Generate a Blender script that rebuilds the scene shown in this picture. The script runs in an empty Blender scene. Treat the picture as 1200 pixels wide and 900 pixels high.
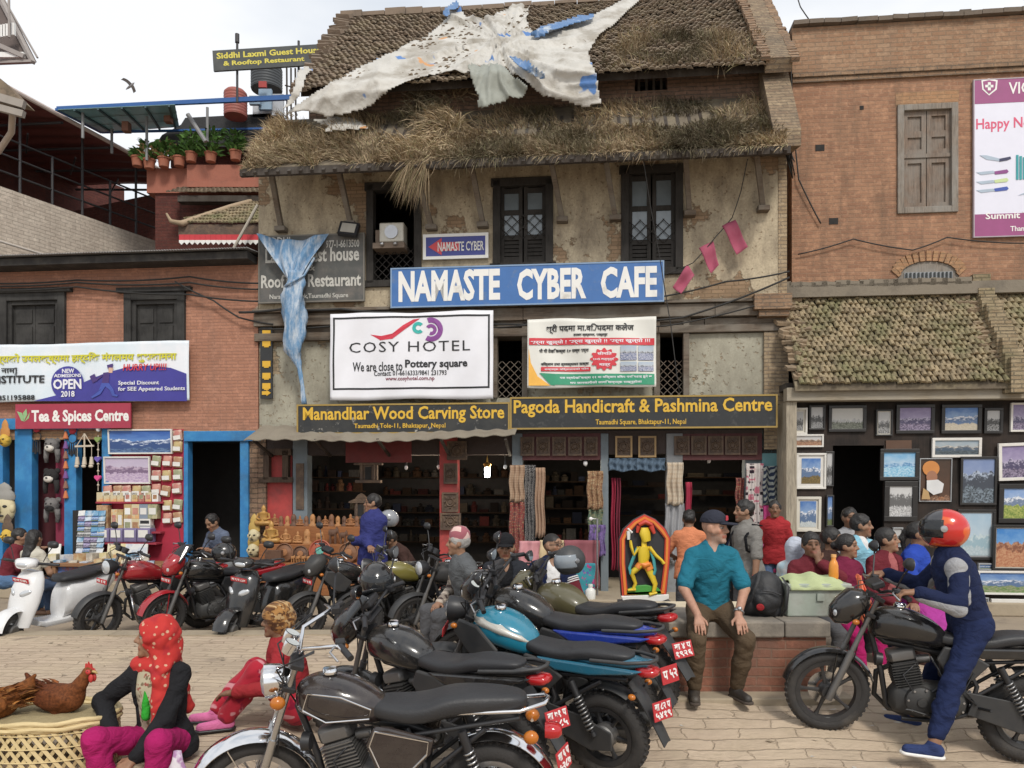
import bpy, math, random
import numpy as np
from mathutils import Matrix, Vector
random.seed(7)
S = bpy.context.scene
COL = S.collection
R = math.radians
F, HY, H = 900.0, 570.0, 1.70          # focal length in photo pixels, horizon row, eye height
# ------------------------------------------------------------------ camera
cam = bpy.data.objects.new('camera', bpy.data.cameras.new('camera'))
COL.objects.link(cam)
cam.location = (0, 0, H)
cam.rotation_euler = (R(90), 0, 0)
cam.data.lens = 27
cam.data.sensor_width = 36
cam.data.shift_y = 0.10
cam.data.clip_start = 0.05
cam.data.clip_end = 3000
S.camera = cam
# ------------------------------------------------------------------ light
SUN_EL, SUN_AZ = 46, 162               # overcast: a broad weak sun behind the camera's right shoulder
W = bpy.data.worlds.new('World')
S.world = W
W.use_nodes = True
wt = W.node_tree
wt.nodes.clear()
def wn(t, **kw):
	n = wt.nodes.new(t)
	for k, v in kw.items(): setattr(n, k, v)
	return n
sky = wn('ShaderNodeTexSky', sky_type='NISHITA', sun_disc=False)
sky.sun_elevation = R(SUN_EL)
sky.sun_rotation = R(SUN_AZ)
tc = wn('ShaderNodeTexCoord')
mp = wn('ShaderNodeMapping')
mp.inputs['Scale'].default_value = (1.0, 1.0, 2.6)
nz = wn('ShaderNodeTexNoise')
nz.inputs['Scale'].default_value = 1.7
nz.inputs['Detail'].default_value = 5
rmp = wn('ShaderNodeValToRGB')
rmp.color_ramp.elements[0].position = .34
rmp.color_ramp.elements[0].color = (5.3, 5.75, 6.3, 1)
rmp.color_ramp.elements[1].position = .54
rmp.color_ramp.elements[1].color = (8.0, 8.05, 8.1, 1)
mx = wn('ShaderNodeMix', data_type='RGBA')
mx.inputs[0].default_value = .86       # the cloud layer hides most of the blue
bg = wn('ShaderNodeBackground')
bg.inputs['Strength'].default_value = .087
wo = wn('ShaderNodeOutputWorld')
L_ = wt.links.new
L_(tc.outputs['Generated'], mp.inputs[0]); L_(mp.outputs[0], nz.inputs['Vector'])
L_(nz.outputs[0], rmp.inputs[0])
L_(sky.outputs[0], mx.inputs[6]); L_(rmp.outputs[0], mx.inputs[7])
L_(mx.outputs[2], bg.inputs[0]); L_(bg.outputs[0], wo.inputs[0])
sl = bpy.data.lights.new('sun', 'SUN')
sl.energy = 1.5
sl.angle = R(12)
sl.color = (1, .95, .87)
so = bpy.data.objects.new('sun', sl)
COL.objects.link(so)
# light travels from the sun (azimuth measured like the sky node: 0 = +Y, clockwise)
sd = Vector((math.sin(R(SUN_AZ)) * math.cos(R(SUN_EL)), math.cos(R(SUN_AZ)) * math.cos(R(SUN_EL)), math.sin(R(SUN_EL))))
so.rotation_euler = (-sd).to_track_quat('-Z', 'Y').to_euler()
so.location = (0, 0, 30)
S.view_settings.view_transform = 'Standard'
S.view_settings.look = 'None'
S.view_settings.exposure = 0.7
S.view_settings.gamma = 1
S.render.engine = 'CYCLES'
S.cycles.max_bounces = 6
S.cycles.transparent_max_bounces = 12
# ------------------------------------------------------------------ spaces
I4 = Matrix.Identity(4)
TH = -math.atan(.1)                    # the row of houses stands 5.7 degrees askew to the view
FM = Matrix.Translation((0, 12.5, 0)) @ Matrix.Rotation(TH, 4, 'Z')
FMI = FM.inverted()
def P(px, py, Y): return Vector(((px - 600) / F * Y, Y, H - (py - HY) / F * Y))
def fl(px, py, v=0.0):
	o = FMI @ Vector((0, 0, H)); d = FMI.to_3x3() @ Vector(((px - 600) / F, 1, -(py - HY) / F))
	t = (v - o.y) / d.y
	q = o + d * t
	return q.x, q.z
def fr(x0, y0, x1, y1, v=0.0):
	cy, cx = (y0 + y1) / 2, (x0 + x1) / 2
	return fl(x0, cy, v)[0], fl(x1, cy, v)[0], fl(cx, y1, v)[1], fl(cx, y0, v)[1]
# ------------------------------------------------------------------ object helpers
WM = {}
class MB:
	"""collects shapes; build() links them as one mesh object"""
	def __init__(s): s.v, s.f, s.m, s.M, s.mi = [], [], [], None, 0
	def add(s, vs, fs):
		n = len(s.v)
		s.v += [s.M @ Vector(v) for v in vs] if s.M else [Vector(v) for v in vs]
		s.f += [tuple(i + n for i in f) for f in fs]
		s.m += [s.mi] * len(fs)
		return s
	def box(s, x0, x1, y0, y1, z0, z1):
		return s.add([(x0,y0,z0),(x1,y0,z0),(x1,y1,z0),(x0,y1,z0),(x0,y0,z1),(x1,y0,z1),(x1,y1,z1),(x0,y1,z1)],
                     [(3,2,1,0),(4,5,6,7),(0,1,5,4),(1,2,6,5),(2,3,7,6),(3,0,4,7)])
	def obox(s, c, sz, rot=None):
		a, b, d = sz[0]/2, sz[1]/2, sz[2]/2
		m = Matrix.Translation(c) @ (rot.to_4x4() if rot else I4)
		o = s.M; s.M = (o @ m) if o else m
		s.box(-a, a, -b, b, -d, d); s.M = o
		return s
	def bar(s, p, q, w, h, up=(0,0,1)):
		p, q = Vector(p), Vector(q); d = q - p
		x = d.normalized(); y = Vector(up).cross(x)
		if y.length < 1e-4: y = Vector((0,1,0)).cross(x)
		y.normalize(); z = x.cross(y)
		return s.obox((p+q)/2, (d.length, w, h), Matrix((x, y, z)).transposed())
	def tube(s, pts, r, n=8, cap=True, sq=1.0):
		pts = [Vector(p) for p in pts]; k = len(pts)
		rs = [r]*k if isinstance(r, (int, float)) else list(r)
		t0 = (pts[1]-pts[0]).normalized()
		a = t0.orthogonal().normalized() if abs(t0.z) > .9 else Vector((0,0,1)).cross(t0).normalized()
		vs = []
		for i in range(k):
			t = (pts[min(i+1,k-1)] - pts[max(i-1,0)])
			t = t.normalized() if t.length > 1e-9 else t0
			a = (a - t*a.dot(t)); a = a.normalized() if a.length > 1e-6 else t.orthogonal().normalized()
			b = t.cross(a)
			for j in range(n):
				w = 2*math.pi*j/n
				vs.append(pts[i] + (a*math.cos(w) + b*math.sin(w)*sq)*rs[i])
		fs = [(i*n+j, i*n+(j+1)%n, (i+1)*n+(j+1)%n, (i+1)*n+j) for i in range(k-1) for j in range(n)]
		if cap: fs += [tuple(range(n-1,-1,-1)), tuple((k-1)*n+j for j in range(n))]
		return s.add(vs, fs)
	def lathe(s, prof, n=20, M=None, a0=0, a1=360, ell=(1,1)):
		full = abs(a1-a0) >= 359.9; k = n if full else n+1
		vs = [(r*math.cos(R(a0+(a1-a0)*j/n))*ell[0], r*math.sin(R(a0+(a1-a0)*j/n))*ell[1], h) for r, h in prof for j in range(k)]
		fs = []
		for i in range(len(prof)-1):
			for j in range(n if full else n):
				j2 = (j+1) % k
				fs.append((i*k+j, i*k+j2, (i+1)*k+j2, (i+1)*k+j))
		o = s.M
		if M is not None: s.M = (o @ M) if o else M
		s.add(vs, fs); s.M = o
		return s
	def loft(s, rings, cap=True, closed=True):
		n = len(rings[0]); vs = [v for r in rings for v in r]
		m = n if closed else n-1
		fs = [(i*n+j, i*n+(j+1)%n, (i+1)*n+(j+1)%n, (i+1)*n+j) for i in range(len(rings)-1) for j in range(m)]
		if cap and closed: fs += [tuple(range(n-1,-1,-1)), tuple((len(rings)-1)*n+j for j in range(n))]
		return s.add(vs, fs)
	def sweep(s, st, n=16, e=2.6):
		"""stations along x: (x, zc, half width, half height[, exponent]) -> rounded body"""
		rings = []
		for q in st:
			x, zc, hw, hh = q[:4]; ee = q[4] if len(q) > 4 else e
			rg = []
			for j in range(n):
				w = 2*math.pi*j/n; c, d = math.cos(w), math.sin(w)
				rg.append((x, hw*math.copysign(abs(c)**(2/ee), c), zc + hh*math.copysign(abs(d)**(2/ee), d)))
			rings.append(rg)
		return s.loft(rings)
	def prism(s, poly, a, b, ax='y'):
		n = len(poly)
		def q(p, d): return (p[0], d, p[1]) if ax == 'y' else (p[0], p[1], d) if ax == 'z' else (d, p[0], p[1])
		return s.add([q(p, a) for p in poly] + [q(p, b) for p in poly],
                     [tuple(range(n)), tuple(range(2*n-1, n-1, -1))] + [(i, i+n, (i+1)%n+n, (i+1)%n) for i in range(n)])
	def ball(s, c, r, n=12, m=8):
		if isinstance(r, (int, float)): r = (r, r, r)
		vs = [(c[0]+r[0]*math.sin(math.pi*i/m)*math.cos(2*math.pi*j/n), c[1]+r[1]*math.sin(math.pi*i/m)*math.sin(2*math.pi*j/n), c[2]+r[2]*math.cos(math.pi*i/m)) for i in range(m+1) for j in range(n)]
		fs = [(i*n+j, (i+1)*n+j, (i+1)*n+(j+1)%n, i*n+(j+1)%n) for i in range(m) for j in range(n)]
		return s.add(vs, fs)
	def grid(s, fn, nu, nv, thick=0.0):
		vs = [Vector(fn(i/nu, j/nv)) for j in range(nv+1) for i in range(nu+1)]
		k = nu+1
		fs = [(j*k+i, j*k+i+1, (j+1)*k+i+1, (j+1)*k+i) for j in range(nv) for i in range(nu)]
		if thick:
			ns = [Vector((0,0,0)) for _ in vs]
			for f in fs:
				nn = (vs[f[1]]-vs[f[0]]).cross(vs[f[3]]-vs[f[0]])
				for i in f: ns[i] += nn
			N0 = len(vs)
			vs += [v - (n.normalized() if n.length > 0 else Vector((0,0,1)))*thick for v, n in zip(vs, ns)]
			fs2 = [tuple(i+N0 for i in reversed(f)) for f in fs]
			rim = [j*k for j in range(nv, 0, -1)] + list(range(k)) [:-1] + [j*k+nu for j in range(nv)] + [nv*k+i for i in range(nu, 0, -1)]
			m = len(rim)
			fs = fs + fs2 + [(rim[(i+1)%m], rim[i], rim[i]+N0, rim[(i+1)%m]+N0) for i in range(m)]
		return s.add(vs, fs)
	def text(s, t, c, w, h, x=(1,0,0), z=(0,0,1), bold=.0, ext=.004, shear=0., fit=True, sp=1.0):
		"""lettering: t centred on c, w x h metres, extruded towards the reader"""
		vs, fs = text_mesh(t, bold, ext / max(h, 1e-3), shear, sp)
		x0, x1 = vs[:,0].min(), vs[:,0].max(); y0, y1 = vs[:,1].min(), vs[:,1].max()
		sx = w / (x1-x0); sy = h / (y1-y0)
		if not fit: sx = min(sx, sy*1.15)
		x, z, c = Vector(x).normalized(), Vector(z).normalized(), Vector(c)
		y = x.cross(z)            # towards the reader
		out = [c + x*((v[0]-(x0+x1)/2)*sx) + z*((v[1]-(y0+y1)/2)*sy) + y*(v[2]*h) for v in vs]
		return s.add(out, fs)
	def build(s, name, mat, parent=None, sp=None, smooth=None, tag=None, kind=None, bev=0, base=None, label=None):
		sp = I4 if sp is None else sp
		if parent is not None:
			T = I4 if isinstance(sp, str) else WM[parent.name].inverted() @ sp
			wm = WM[parent.name]
		else:
			if base is None:
				xs = [v.x for v in s.v]; ys = [v.y for v in s.v]; zs = [v.z for v in s.v]
				base = ((min(xs)+max(xs))/2, (min(ys)+max(ys))/2, min(zs))
			T = Matrix.Translation(-Vector(base)); wm = sp @ Matrix.Translation(base)
		me = bpy.data.meshes.new(name)
		vs = [T @ v for v in s.v]
		me.from_pydata(vs, [], s.f)
		mats = mat if isinstance(mat, (list, tuple)) else [mat]
		for m in mats: me.materials.append(m)
		if len(mats) > 1: me.polygons.foreach_set('material_index', s.m)
		if smooth is not None:
			me.polygons.foreach_set('use_smooth', [True]*len(me.polygons))
			if smooth < 180: me.set_sharp_from_angle(angle=R(smooth))
		me.update()
		return link(name, me, parent, wm, tag, kind, bev, label)
def link(name, me, parent, wm, tag=None, kind=None, bev=0, label=None):
	o = bpy.data.objects.new(name, me)
	COL.objects.link(o)
	if parent is not None: o.parent = parent
	else: o.matrix_world = wm
	WM[o.name] = wm
	if bev:
		b = o.modifiers.new('bevel', 'BEVEL'); b.width = bev; b.segments = 2; b.limit_method = 'ANGLE'; b.angle_limit = R(40)
	if tag:
		o['label'], o['category'] = tag[0], tag[1]
		if len(tag) > 2 and tag[2]: o['group'] = tag[2]
	if label: o['label'] = label
	if kind: o['kind'] = kind
	return o
def thing(name, label, cat, base, sp=None, group=None, rz=0, M=None):
	wm = M if M is not None else (I4 if sp is None else sp) @ Matrix.Translation(base) @ Matrix.Rotation(rz, 4, 'Z')
	o = bpy.data.objects.new(name, None)
	o.empty_display_size = .1
	COL.objects.link(o)
	o.matrix_world = wm; WM[o.name] = wm
	o['label'], o['category'] = label, cat
	if group: o['group'] = group
	return o
def dup(root, wm, label=None, group=None):
	r = root.copy(); COL.objects.link(r); r.matrix_world = wm; WM[r.name] = wm
	if label: r['label'] = label
	if group: r['group'] = group
	for ch in list(root.children):
		c = ch.copy(); COL.objects.link(c); c.parent = r
		for g in list(ch.children):
			d = g.copy(); COL.objects.link(d); d.parent = c
	return r
TXT = {}
def text_mesh(t, bold, ext, shear, sp):
	key = (t, bold, ext, shear, sp)
	if key not in TXT:
		cu = bpy.data.curves.new('t', 'FONT')
		cu.body = t; cu.align_x = 'CENTER'; cu.offset = bold; cu.extrude = ext/2; cu.shear = shear; cu.space_character = sp
		cu.resolution_u = 2
		o = bpy.data.objects.new('t', cu); COL.objects.link(o)
		dg = bpy.context.evaluated_depsgraph_get()
		me = bpy.data.meshes.new_from_object(o.evaluated_get(dg))
		vs = np.array([v.co[:] for v in me.vertices]).reshape(-1, 3); fs = [tuple(p.vertices) for p in me.polygons]
		bpy.data.objects.remove(o); bpy.data.curves.remove(cu); bpy.data.meshes.remove(me)
		if len(vs) == 0: vs, fs = np.array([(0,0,0),(1,0,0),(1,1,0)], float), [(0,1,2)]
		TXT[key] = (vs, fs)
	return TXT[key]
# ------------------------------------------------------------------ materials
MC = {}
class NT:
	def __init__(s, name):
		s.mat = bpy.data.materials.new(name); s.mat.use_nodes = True
		s.t = s.mat.node_tree; s.b = s.t.nodes['Principled BSDF']
		s.out = s.t.nodes['Material Output']
	def n(s, typ, ins=(), out=0, **props):
		n = s.t.nodes.new('ShaderNode' + typ)
		for k, v in props.items(): setattr(n, k, v)
		for k, v in (ins.items() if isinstance(ins, dict) else enumerate(ins)):
			if v is None: continue
			if isinstance(v, bpy.types.NodeSocket): s.t.links.new(v, n.inputs[k])
			else:
				if isinstance(v, tuple) and len(v) == 3 and n.inputs[k].type == 'RGBA': v = v + (1,)
				n.inputs[k].default_value = v
		s.last = n
		return n.outputs[out]
	def obj(s): return s.n('TexCoord', out=3)
	def gen(s): return s.n('TexCoord', out=0)
	def math(s, op, a, b=None, c=None): return s.n('Math', (a, b, c), operation=op)
	def mix(s, f, a, b, mode='MIX'):
		n = s.t.nodes.new('ShaderNodeMix'); n.data_type = 'RGBA'; n.blend_type = mode
		for k, v in ((0, f), (6, a), (7, b)):
			if isinstance(v, bpy.types.NodeSocket): s.t.links.new(v, n.inputs[k])
			else: n.inputs[k].default_value = (v + (1,)) if isinstance(v, tuple) and len(v) == 3 else v
		return n.outputs[2]
	def noise(s, vec, sc, det=4, rough=.55, out=0): return s.n('TexNoise', {'Vector': vec, 'Scale': sc, 'Detail': det, 'Roughness': rough}, out=out)
	def ramp(s, f, stops, interp='LINEAR'):
		o = s.n('ValToRGB', (f,)); cr = s.last.color_ramp; cr.interpolation = interp
		while len(cr.elements) < len(stops): cr.elements.new(.5)
		for e, (p, c) in zip(cr.elements, stops):
			e.position = p; e.color = (c, c, c, 1) if isinstance(c, (int, float)) else tuple(c) + (1,)
		return o
	def bump(s, h, st=.3, d=.02, nrm=None): return s.n('Bump', {'Strength': st, 'Distance': d, 'Height': h, 'Normal': nrm})
	def set(s, **kw):
		al = dict(col='Base Color', rough='Roughness', metal='Metallic', nrm='Normal', spec='Specular IOR Level', em='Emission Color', ems='Emission Strength', alpha='Alpha', coat='Coat Weight', trans='Transmission Weight', sheen='Sheen Weight', sub='Subsurface Weight')
		for k, v in kw.items():
			i = s.b.inputs[al[k]]
			if isinstance(v, bpy.types.NodeSocket): s.t.links.new(v, i)
			else: i.default_value = (v + (1,)) if isinstance(v, tuple) and len(v) == 3 else v
		return s.mat
def mul(c, k): return tuple(min(1, x*k) for x in c)
def nm(name, col, rough=.6, metal=0, var=.18, sc=5, bump=.0, bsc=60, col2=None, lo=.45, hi=.62, spec=.5, coat=0, dirt=None, dsc=2.5, dlo=.5, dhi=.75, sheen=0):
	"""general surface: a colour with uneven tone, optional second colour in patches, dirt and grain"""
	if name in MC: return MC[name]
	t = NT(name); v = t.obj()
	n1 = t.noise(v, sc, 5, .6)
	c = t.mix(n1, mul(col, 1-var), mul(col, 1+var))
	if col2: c = t.mix(t.ramp(t.noise(v, sc*.7, 6, .65), [(lo, 0), (hi, 1)]), c, col2)
	if dirt: c = t.mix(t.ramp(t.noise(v, dsc, 6, .7), [(dlo, 0), (dhi, .8)]), c, dirt)
	kw = dict(col=c, metal=metal, spec=spec, coat=coat, sheen=sheen)
	kw['rough'] = t.math('MULTIPLY_ADD', t.noise(v, sc*2.3, 4), .35*rough, rough*.82) if rough > .05 else rough
	if bump: kw['nrm'] = t.bump(t.noise(v, bsc, 4, .6), bump, .01)
	MC[name] = t.set(**kw)
	return MC[name]
def glow(name, col, st):
	if name not in MC: MC[name] = NT(name).set(col=(.8,.8,.8), em=col, ems=st)
	return MC[name]
def flatv(t, v):
	"""(x+y, z) of object coordinates, so courses run level on every wall face"""
	x, y, z = (t.n('SeparateXYZ', (v,), out=i) for i in range(3))
	return t.n('CombineXYZ', (t.math('ADD', x, y), z, 0.0))
def brick(name, c1, c2, mortar, rowh=.06, bw=.21, msz=.008, stain=(.12,.1,.08), amt=.5, bumpk=.6, wob=.03, plaster=None, pamt=.6, sq=.5):
	if name in MC: return MC[name]
	t = NT(name); v = t.obj()
	wv = t.n('VectorMath', (flatv(t, v), t.n('VectorMath', (t.noise(v, 3.5, 3, .6, out=1), (.5,.5,.5)), operation='SUBTRACT')), operation='ADD')
	sc = t.n('VectorMath', (t.n('VectorMath', (t.noise(v, 2.2, 4, .6, out=1), (.5,.5,.5)), operation='SUBTRACT'), (wob, wob, 0)), operation='MULTIPLY')
	wv = t.n('VectorMath', (flatv(t, v), sc), operation='ADD')
	br = t.t.nodes.new('ShaderNodeTexBrick')
	t.t.links.new(wv, br.inputs['Vector'])
	br.inputs['Scale'].default_value = 1; br.inputs['Brick Width'].default_value = bw; br.inputs['Row Height'].default_value = rowh
	br.inputs['Mortar Size'].default_value = msz; br.inputs['Mortar Smooth'].default_value = .3; br.inputs['Bias'].default_value = 0
	br.inputs['Color1'].default_value = c1 + (1,); br.inputs['Color2'].default_value = c2 + (1,); br.inputs['Mortar'].default_value = mortar + (1,)
	br.offset_frequency = 2; br.squash = 1
	n1 = t.noise(v, 1.3, 6, .65)
	c = t.mix(t.math('MULTIPLY', n1, .55), br.outputs[0], mul(c2, .62))
	c = t.mix(t.ramp(t.noise(v, 11, 4, .7), [(.5, 0), (.72, .55)]), c, mul(c1, 1.35))
	mpv = t.n('Mapping', {'Vector': v, 'Scale': (2.2, 2.2, .45)})
	c = t.mix(t.ramp(t.noise(mpv, 1.6, 6, .65), [(.48, 0), (.75, amt)]), c, stain)
	hgt = t.math('SUBTRACT', t.math('MULTIPLY', t.noise(v, 25, 4, .65), .7), br.outputs[1])
	if plaster:
		pm = t.ramp(t.noise(v, .9, 7, .62), [(pamt-.03, 1), (pamt+.01, 0)])
		pc = t.mix(t.noise(v, 3, 5, .7), mul(plaster, .8), mul(plaster, 1.15))
		c = t.mix(pm, c, pc); hgt = t.math('ADD', t.math('MULTIPLY', pm, 1.2), t.math('MULTIPLY', hgt, t.math('SUBTRACT', 1.0, pm)))
	MC[name] = t.set(col=c, rough=.92, spec=.2, nrm=t.bump(hgt, bumpk, .02))
	return MC[name]
def planks(name, col, sc=(14, 14, 1.2), var=.4, rough=.8, grey=None):
	"""weathered wood with grain along z (or along x when sc says so)"""
	if name in MC: return MC[name]
	t = NT(name); v = t.obj()
	g = t.noise(t.n('Mapping', {'Vector': v, 'Scale': sc}), 4, 6, .7)
	c = t.mix(t.ramp(g, [(.3, 0), (.7, 1)]), mul(col, 1-var), mul(col, 1+var))
	if grey: c = t.mix(t.ramp(t.noise(v, 2.5, 5, .6), [(.42, 0), (.66, .8)]), c, grey)
	MC[name] = t.set(col=c, rough=rough, spec=.25, nrm=t.bump(g, .35, .008))
	return MC[name]
def attr_mat(name, rough=.8, attr='Col', noise=.15, sc=40, spec=.2, sheen=0, sub=0, bump=0):
	if name in MC: return MC[name]
	t = NT(name)
	a = t.n('VertexColor'); t.last.layer_name = attr
	c = t.mix(1.0, a, t.ramp(t.noise(t.obj(), sc, 4, .6), [(.25, 1-noise*1.5), (.75, 1.0)]), 'MULTIPLY') if noise else a
	kw = {}
	if bump: kw['nrm'] = t.bump(t.noise(t.obj(), sc*3, 3), bump, .004)
	MC[name] = t.set(col=c, rough=rough, spec=spec, sheen=sheen, sub=sub, **kw)
	return MC[name]
def set_cols(o, cols):
	"""per-vertex colours of the things themselves (straw, skin, lips)"""
	me = o.data; a = me.color_attributes.new('Col', 'FLOAT_COLOR', 'POINT')
	c = np.ones((len(me.vertices), 4), np.float32); c[:, :3] = np.asarray(cols, np.float32)[:, :3]
	a.data.foreach_set('color', c.ravel())
BLK = nm('black_plastic', (.018,.018,.02), .45, bump=.05)
STEEL = nm('steel', (.45,.45,.46), .35, .9, dirt=(.12,.1,.08))
CHROME = nm('chrome', (.75,.75,.76), .12, 1, var=.05, dirt=(.3,.28,.25), dlo=.55)
WOODD = planks('dark_wood', (.045,.035,.028), grey=(.09,.08,.07))
WOODG = planks('grey_wood', (.2,.17,.14), grey=(.26,.25,.23))
WOODX = planks('beam_wood', (.13,.1,.075), sc=(1.2,14,14), grey=(.2,.18,.15))
DARK = nm('dark_interior', (.02,.018,.017), .9)  # near-black colour puts the shade of rooms and openings into the material
# ------------------------------------------------------------------ ground
def ground_z(x, y):
	"""plaza: level, falling to the lower near end - a step on the left, a worn ramp on the right"""
	a = min(1, max(0, (x + 1.9) / .7)); a = a*a*(3-2*a)
	tl = 1.0 if y < 4.62 else max(0, 1 - (y-4.62)/.03)
	t = min(1, max(0, (6.15 - y) / .95)); tr = t*t*(3-2*t)
	return -.25 * (tl*(1-a) + tr*a)
def pave_mat():
	t = NT('plaza_paving'); v = t.obj()
	wob = t.n('VectorMath', (t.n('VectorMath', (t.noise(v, 1.4, 5, .65, out=1), (.5,.5,.5)), operation='SUBTRACT'), (.45,.12,0)), operation='MULTIPLY')
	wv = t.n('VectorMath', (v, wob), operation='ADD')
	br = t.t.nodes.new('ShaderNodeTexBrick'); t.t.links.new(wv, br.inputs['Vector'])
	for k, q in (('Scale',1),('Brick Width',.42),('Row Height',.11),('Mortar Size',.011),('Mortar Smooth',1.),('Color1',(.50,.395,.295,1)),('Color2',(.40,.31,.23,1)),('Mortar',(.385,.292,.21,1))): br.inputs[k].default_value = q
	n1 = t.noise(v, 1.1, 7, .68)
	c = t.mix(t.ramp(n1, [(.38, 0), (.68, .8)]), br.outputs[0], (.52,.42,.30))
	c = t.mix(t.ramp(t.noise(v, 4.5, 6, .7), [(.5, 0), (.8, .65)]), c, (.33,.26,.18))
	c = t.mix(t.ramp(t.noise(v, .5, 4, .6), [(.5, 0), (.72, .3)]), c, (.24,.2,.16))
	c = t.mix(t.ramp(t.noise(v, 2.3, 3, .5), [(.64, 0), (.74, .5)]), c, (.15,.12,.1))
	h = t.math('ADD', t.math('MULTIPLY', t.math('SUBTRACT', 1.0, br.outputs[1]), .55), t.math('MULTIPLY', t.noise(t.n('Mapping', {'Vector': v, 'Scale': (.6,1.6,1)}), 7, 7, .7), 1.3))
	return t.set(col=c, rough=.9, spec=.25, nrm=t.bump(h, .75, .035))
PAVE = pave_mat()
m = MB()
xs = [-60,-30,-14] + [-9+i*.25 for i in range(73)] + [14,30,60]
ys = [-20,-6,0,2,3,3.6,4.2,4.55,4.61,4.62,4.65,4.7] + [4.8+i*.1 for i in range(22)] + [7.2,7.7,8.2,8.6,8.85]
m.add([(x, y, ground_z(x, y) + (.012*math.sin(x*2.1+y*3)+.008*math.sin(x*5.3-y*4.1) if -9<x<9 and 3<y<8.8 else 0)) for y in ys for x in xs],
      [(j*len(xs)+i, j*len(xs)+i+1, (j+1)*len(xs)+i+1, (j+1)*len(xs)+i) for j in range(len(ys)-1) for i in range(len(xs)-1)])
m.build('plaza', PAVE, kind='structure', smooth=40, base=(0,0,0))
KERB = nm('kerb_stone', (.34,.28,.2), .9, bump=.5, bsc=25, dirt=(.15,.12,.09))
m = MB()
rr = random.Random(3)
x = -14
while x < 14:
	w = .5 + rr.random()*.4
	m.box(x+.004, x+w-.004, 8.72, 9.0+rr.random()*.01, -.26, .008+rr.random()*.012); x += w
m.build('plaza_kerb', KERB, kind='structure')
m = MB()
m.add([(-400,8.8,-.2),(400,8.8,-.2),(400,600,-.2),(-400,600,-.2)], [(0,1,2,3)])
m.build('street', nm('street_dust', (.30,.24,.175), .95, sc=1.5, bump=.5, bsc=30, dirt=(.12,.1,.08)), kind='structure', base=(0,9,-.2))
ZS = -.2
m = MB()
for k in range(420):
	x, y = rr.uniform(-5,5), 4.4+rr.random()**1.5*4.2; s = .006+rr.random()*.014; a = rr.random()*6; z = ground_z(x,y)+.012
	m.add([(x+s*math.cos(a+q*1.57)*(1+(q%2)), y+s*math.sin(a+q*1.57)*(1+(q%2)), z+rr.random()*.012) for q in range(4)], [(0,1,2,3)])
m.build('street_litter', nm('litter', (.25,.2,.14), .9, sc=.8, var=.9, col2=(.5,.47,.42), lo=.55, hi=.6), kind='stuff', base=(0,6,0))
# ------------------------------------------------------------------ the row of houses
def holes(mb, u0, u1, z0, z1, v0, v1, hs):
	us = sorted({u0, u1, *[h[0] for h in hs], *[h[1] for h in hs]}); zs = sorted({z0, z1, *[h[2] for h in hs], *[h[3] for h in hs]})
	us = [u for u in us if u0 <= u <= u1]; zs = [z for z in zs if z0 <= z <= z1]
	for a, b in zip(us, us[1:]):
		run = None
		for c, d in list(zip(zs, zs[1:])) + [(None, None)]:
			solid = c is not None and not any(h[0]-1e-6 <= a and b <= h[1]+1e-6 and h[2]-1e-6 <= c and d <= h[3]+1e-6 for h in hs)
			if solid: run = (run[0], d) if run else (c, d)
			elif run: mb.box(a, b, v0, v1, *run); run = None
BR_OLD = brick('old_brick', (.33,.22,.14), (.24,.15,.095), (.19,.155,.12), stain=(.07,.06,.05), amt=.6, bumpk=.9)
BR_ATT = brick('attic_brick', (.26,.16,.115), (.19,.125,.09), (.13,.11,.09), stain=(.09,.075,.06), amt=.5, bumpk=1.0, rowh=.065, wob=.06)
BR_RED = brick('red_brick', (.39,.22,.135), (.28,.15,.095), (.33,.21,.14), stain=(.1,.075,.055), amt=.6, rowh=.062, wob=.035, msz=.007)
BR_TEA = brick('painted_brick', (.42,.21,.14), (.36,.175,.115), (.30,.16,.115), stain=(.2,.12,.09), amt=.5, rowh=.055, plaster=(.36,.33,.26), pamt=.33, bumpk=.45)
BR_PALE = brick('pale_brick', (.64,.56,.47), (.56,.48,.40), (.42,.36,.30), rowh=.075, bw=.23, stain=(.25,.2,.16), amt=.4)
BR_ORG = brick('orange_brick', (.42,.22,.10), (.35,.18,.085), (.34,.25,.16), rowh=.07, stain=(.2,.13,.08), amt=.4)
BR_DKR = brick('maroon_brick', (.13,.045,.035), (.10,.035,.03), (.1,.05,.04), rowh=.07, stain=(.04,.03,.03))
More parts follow.
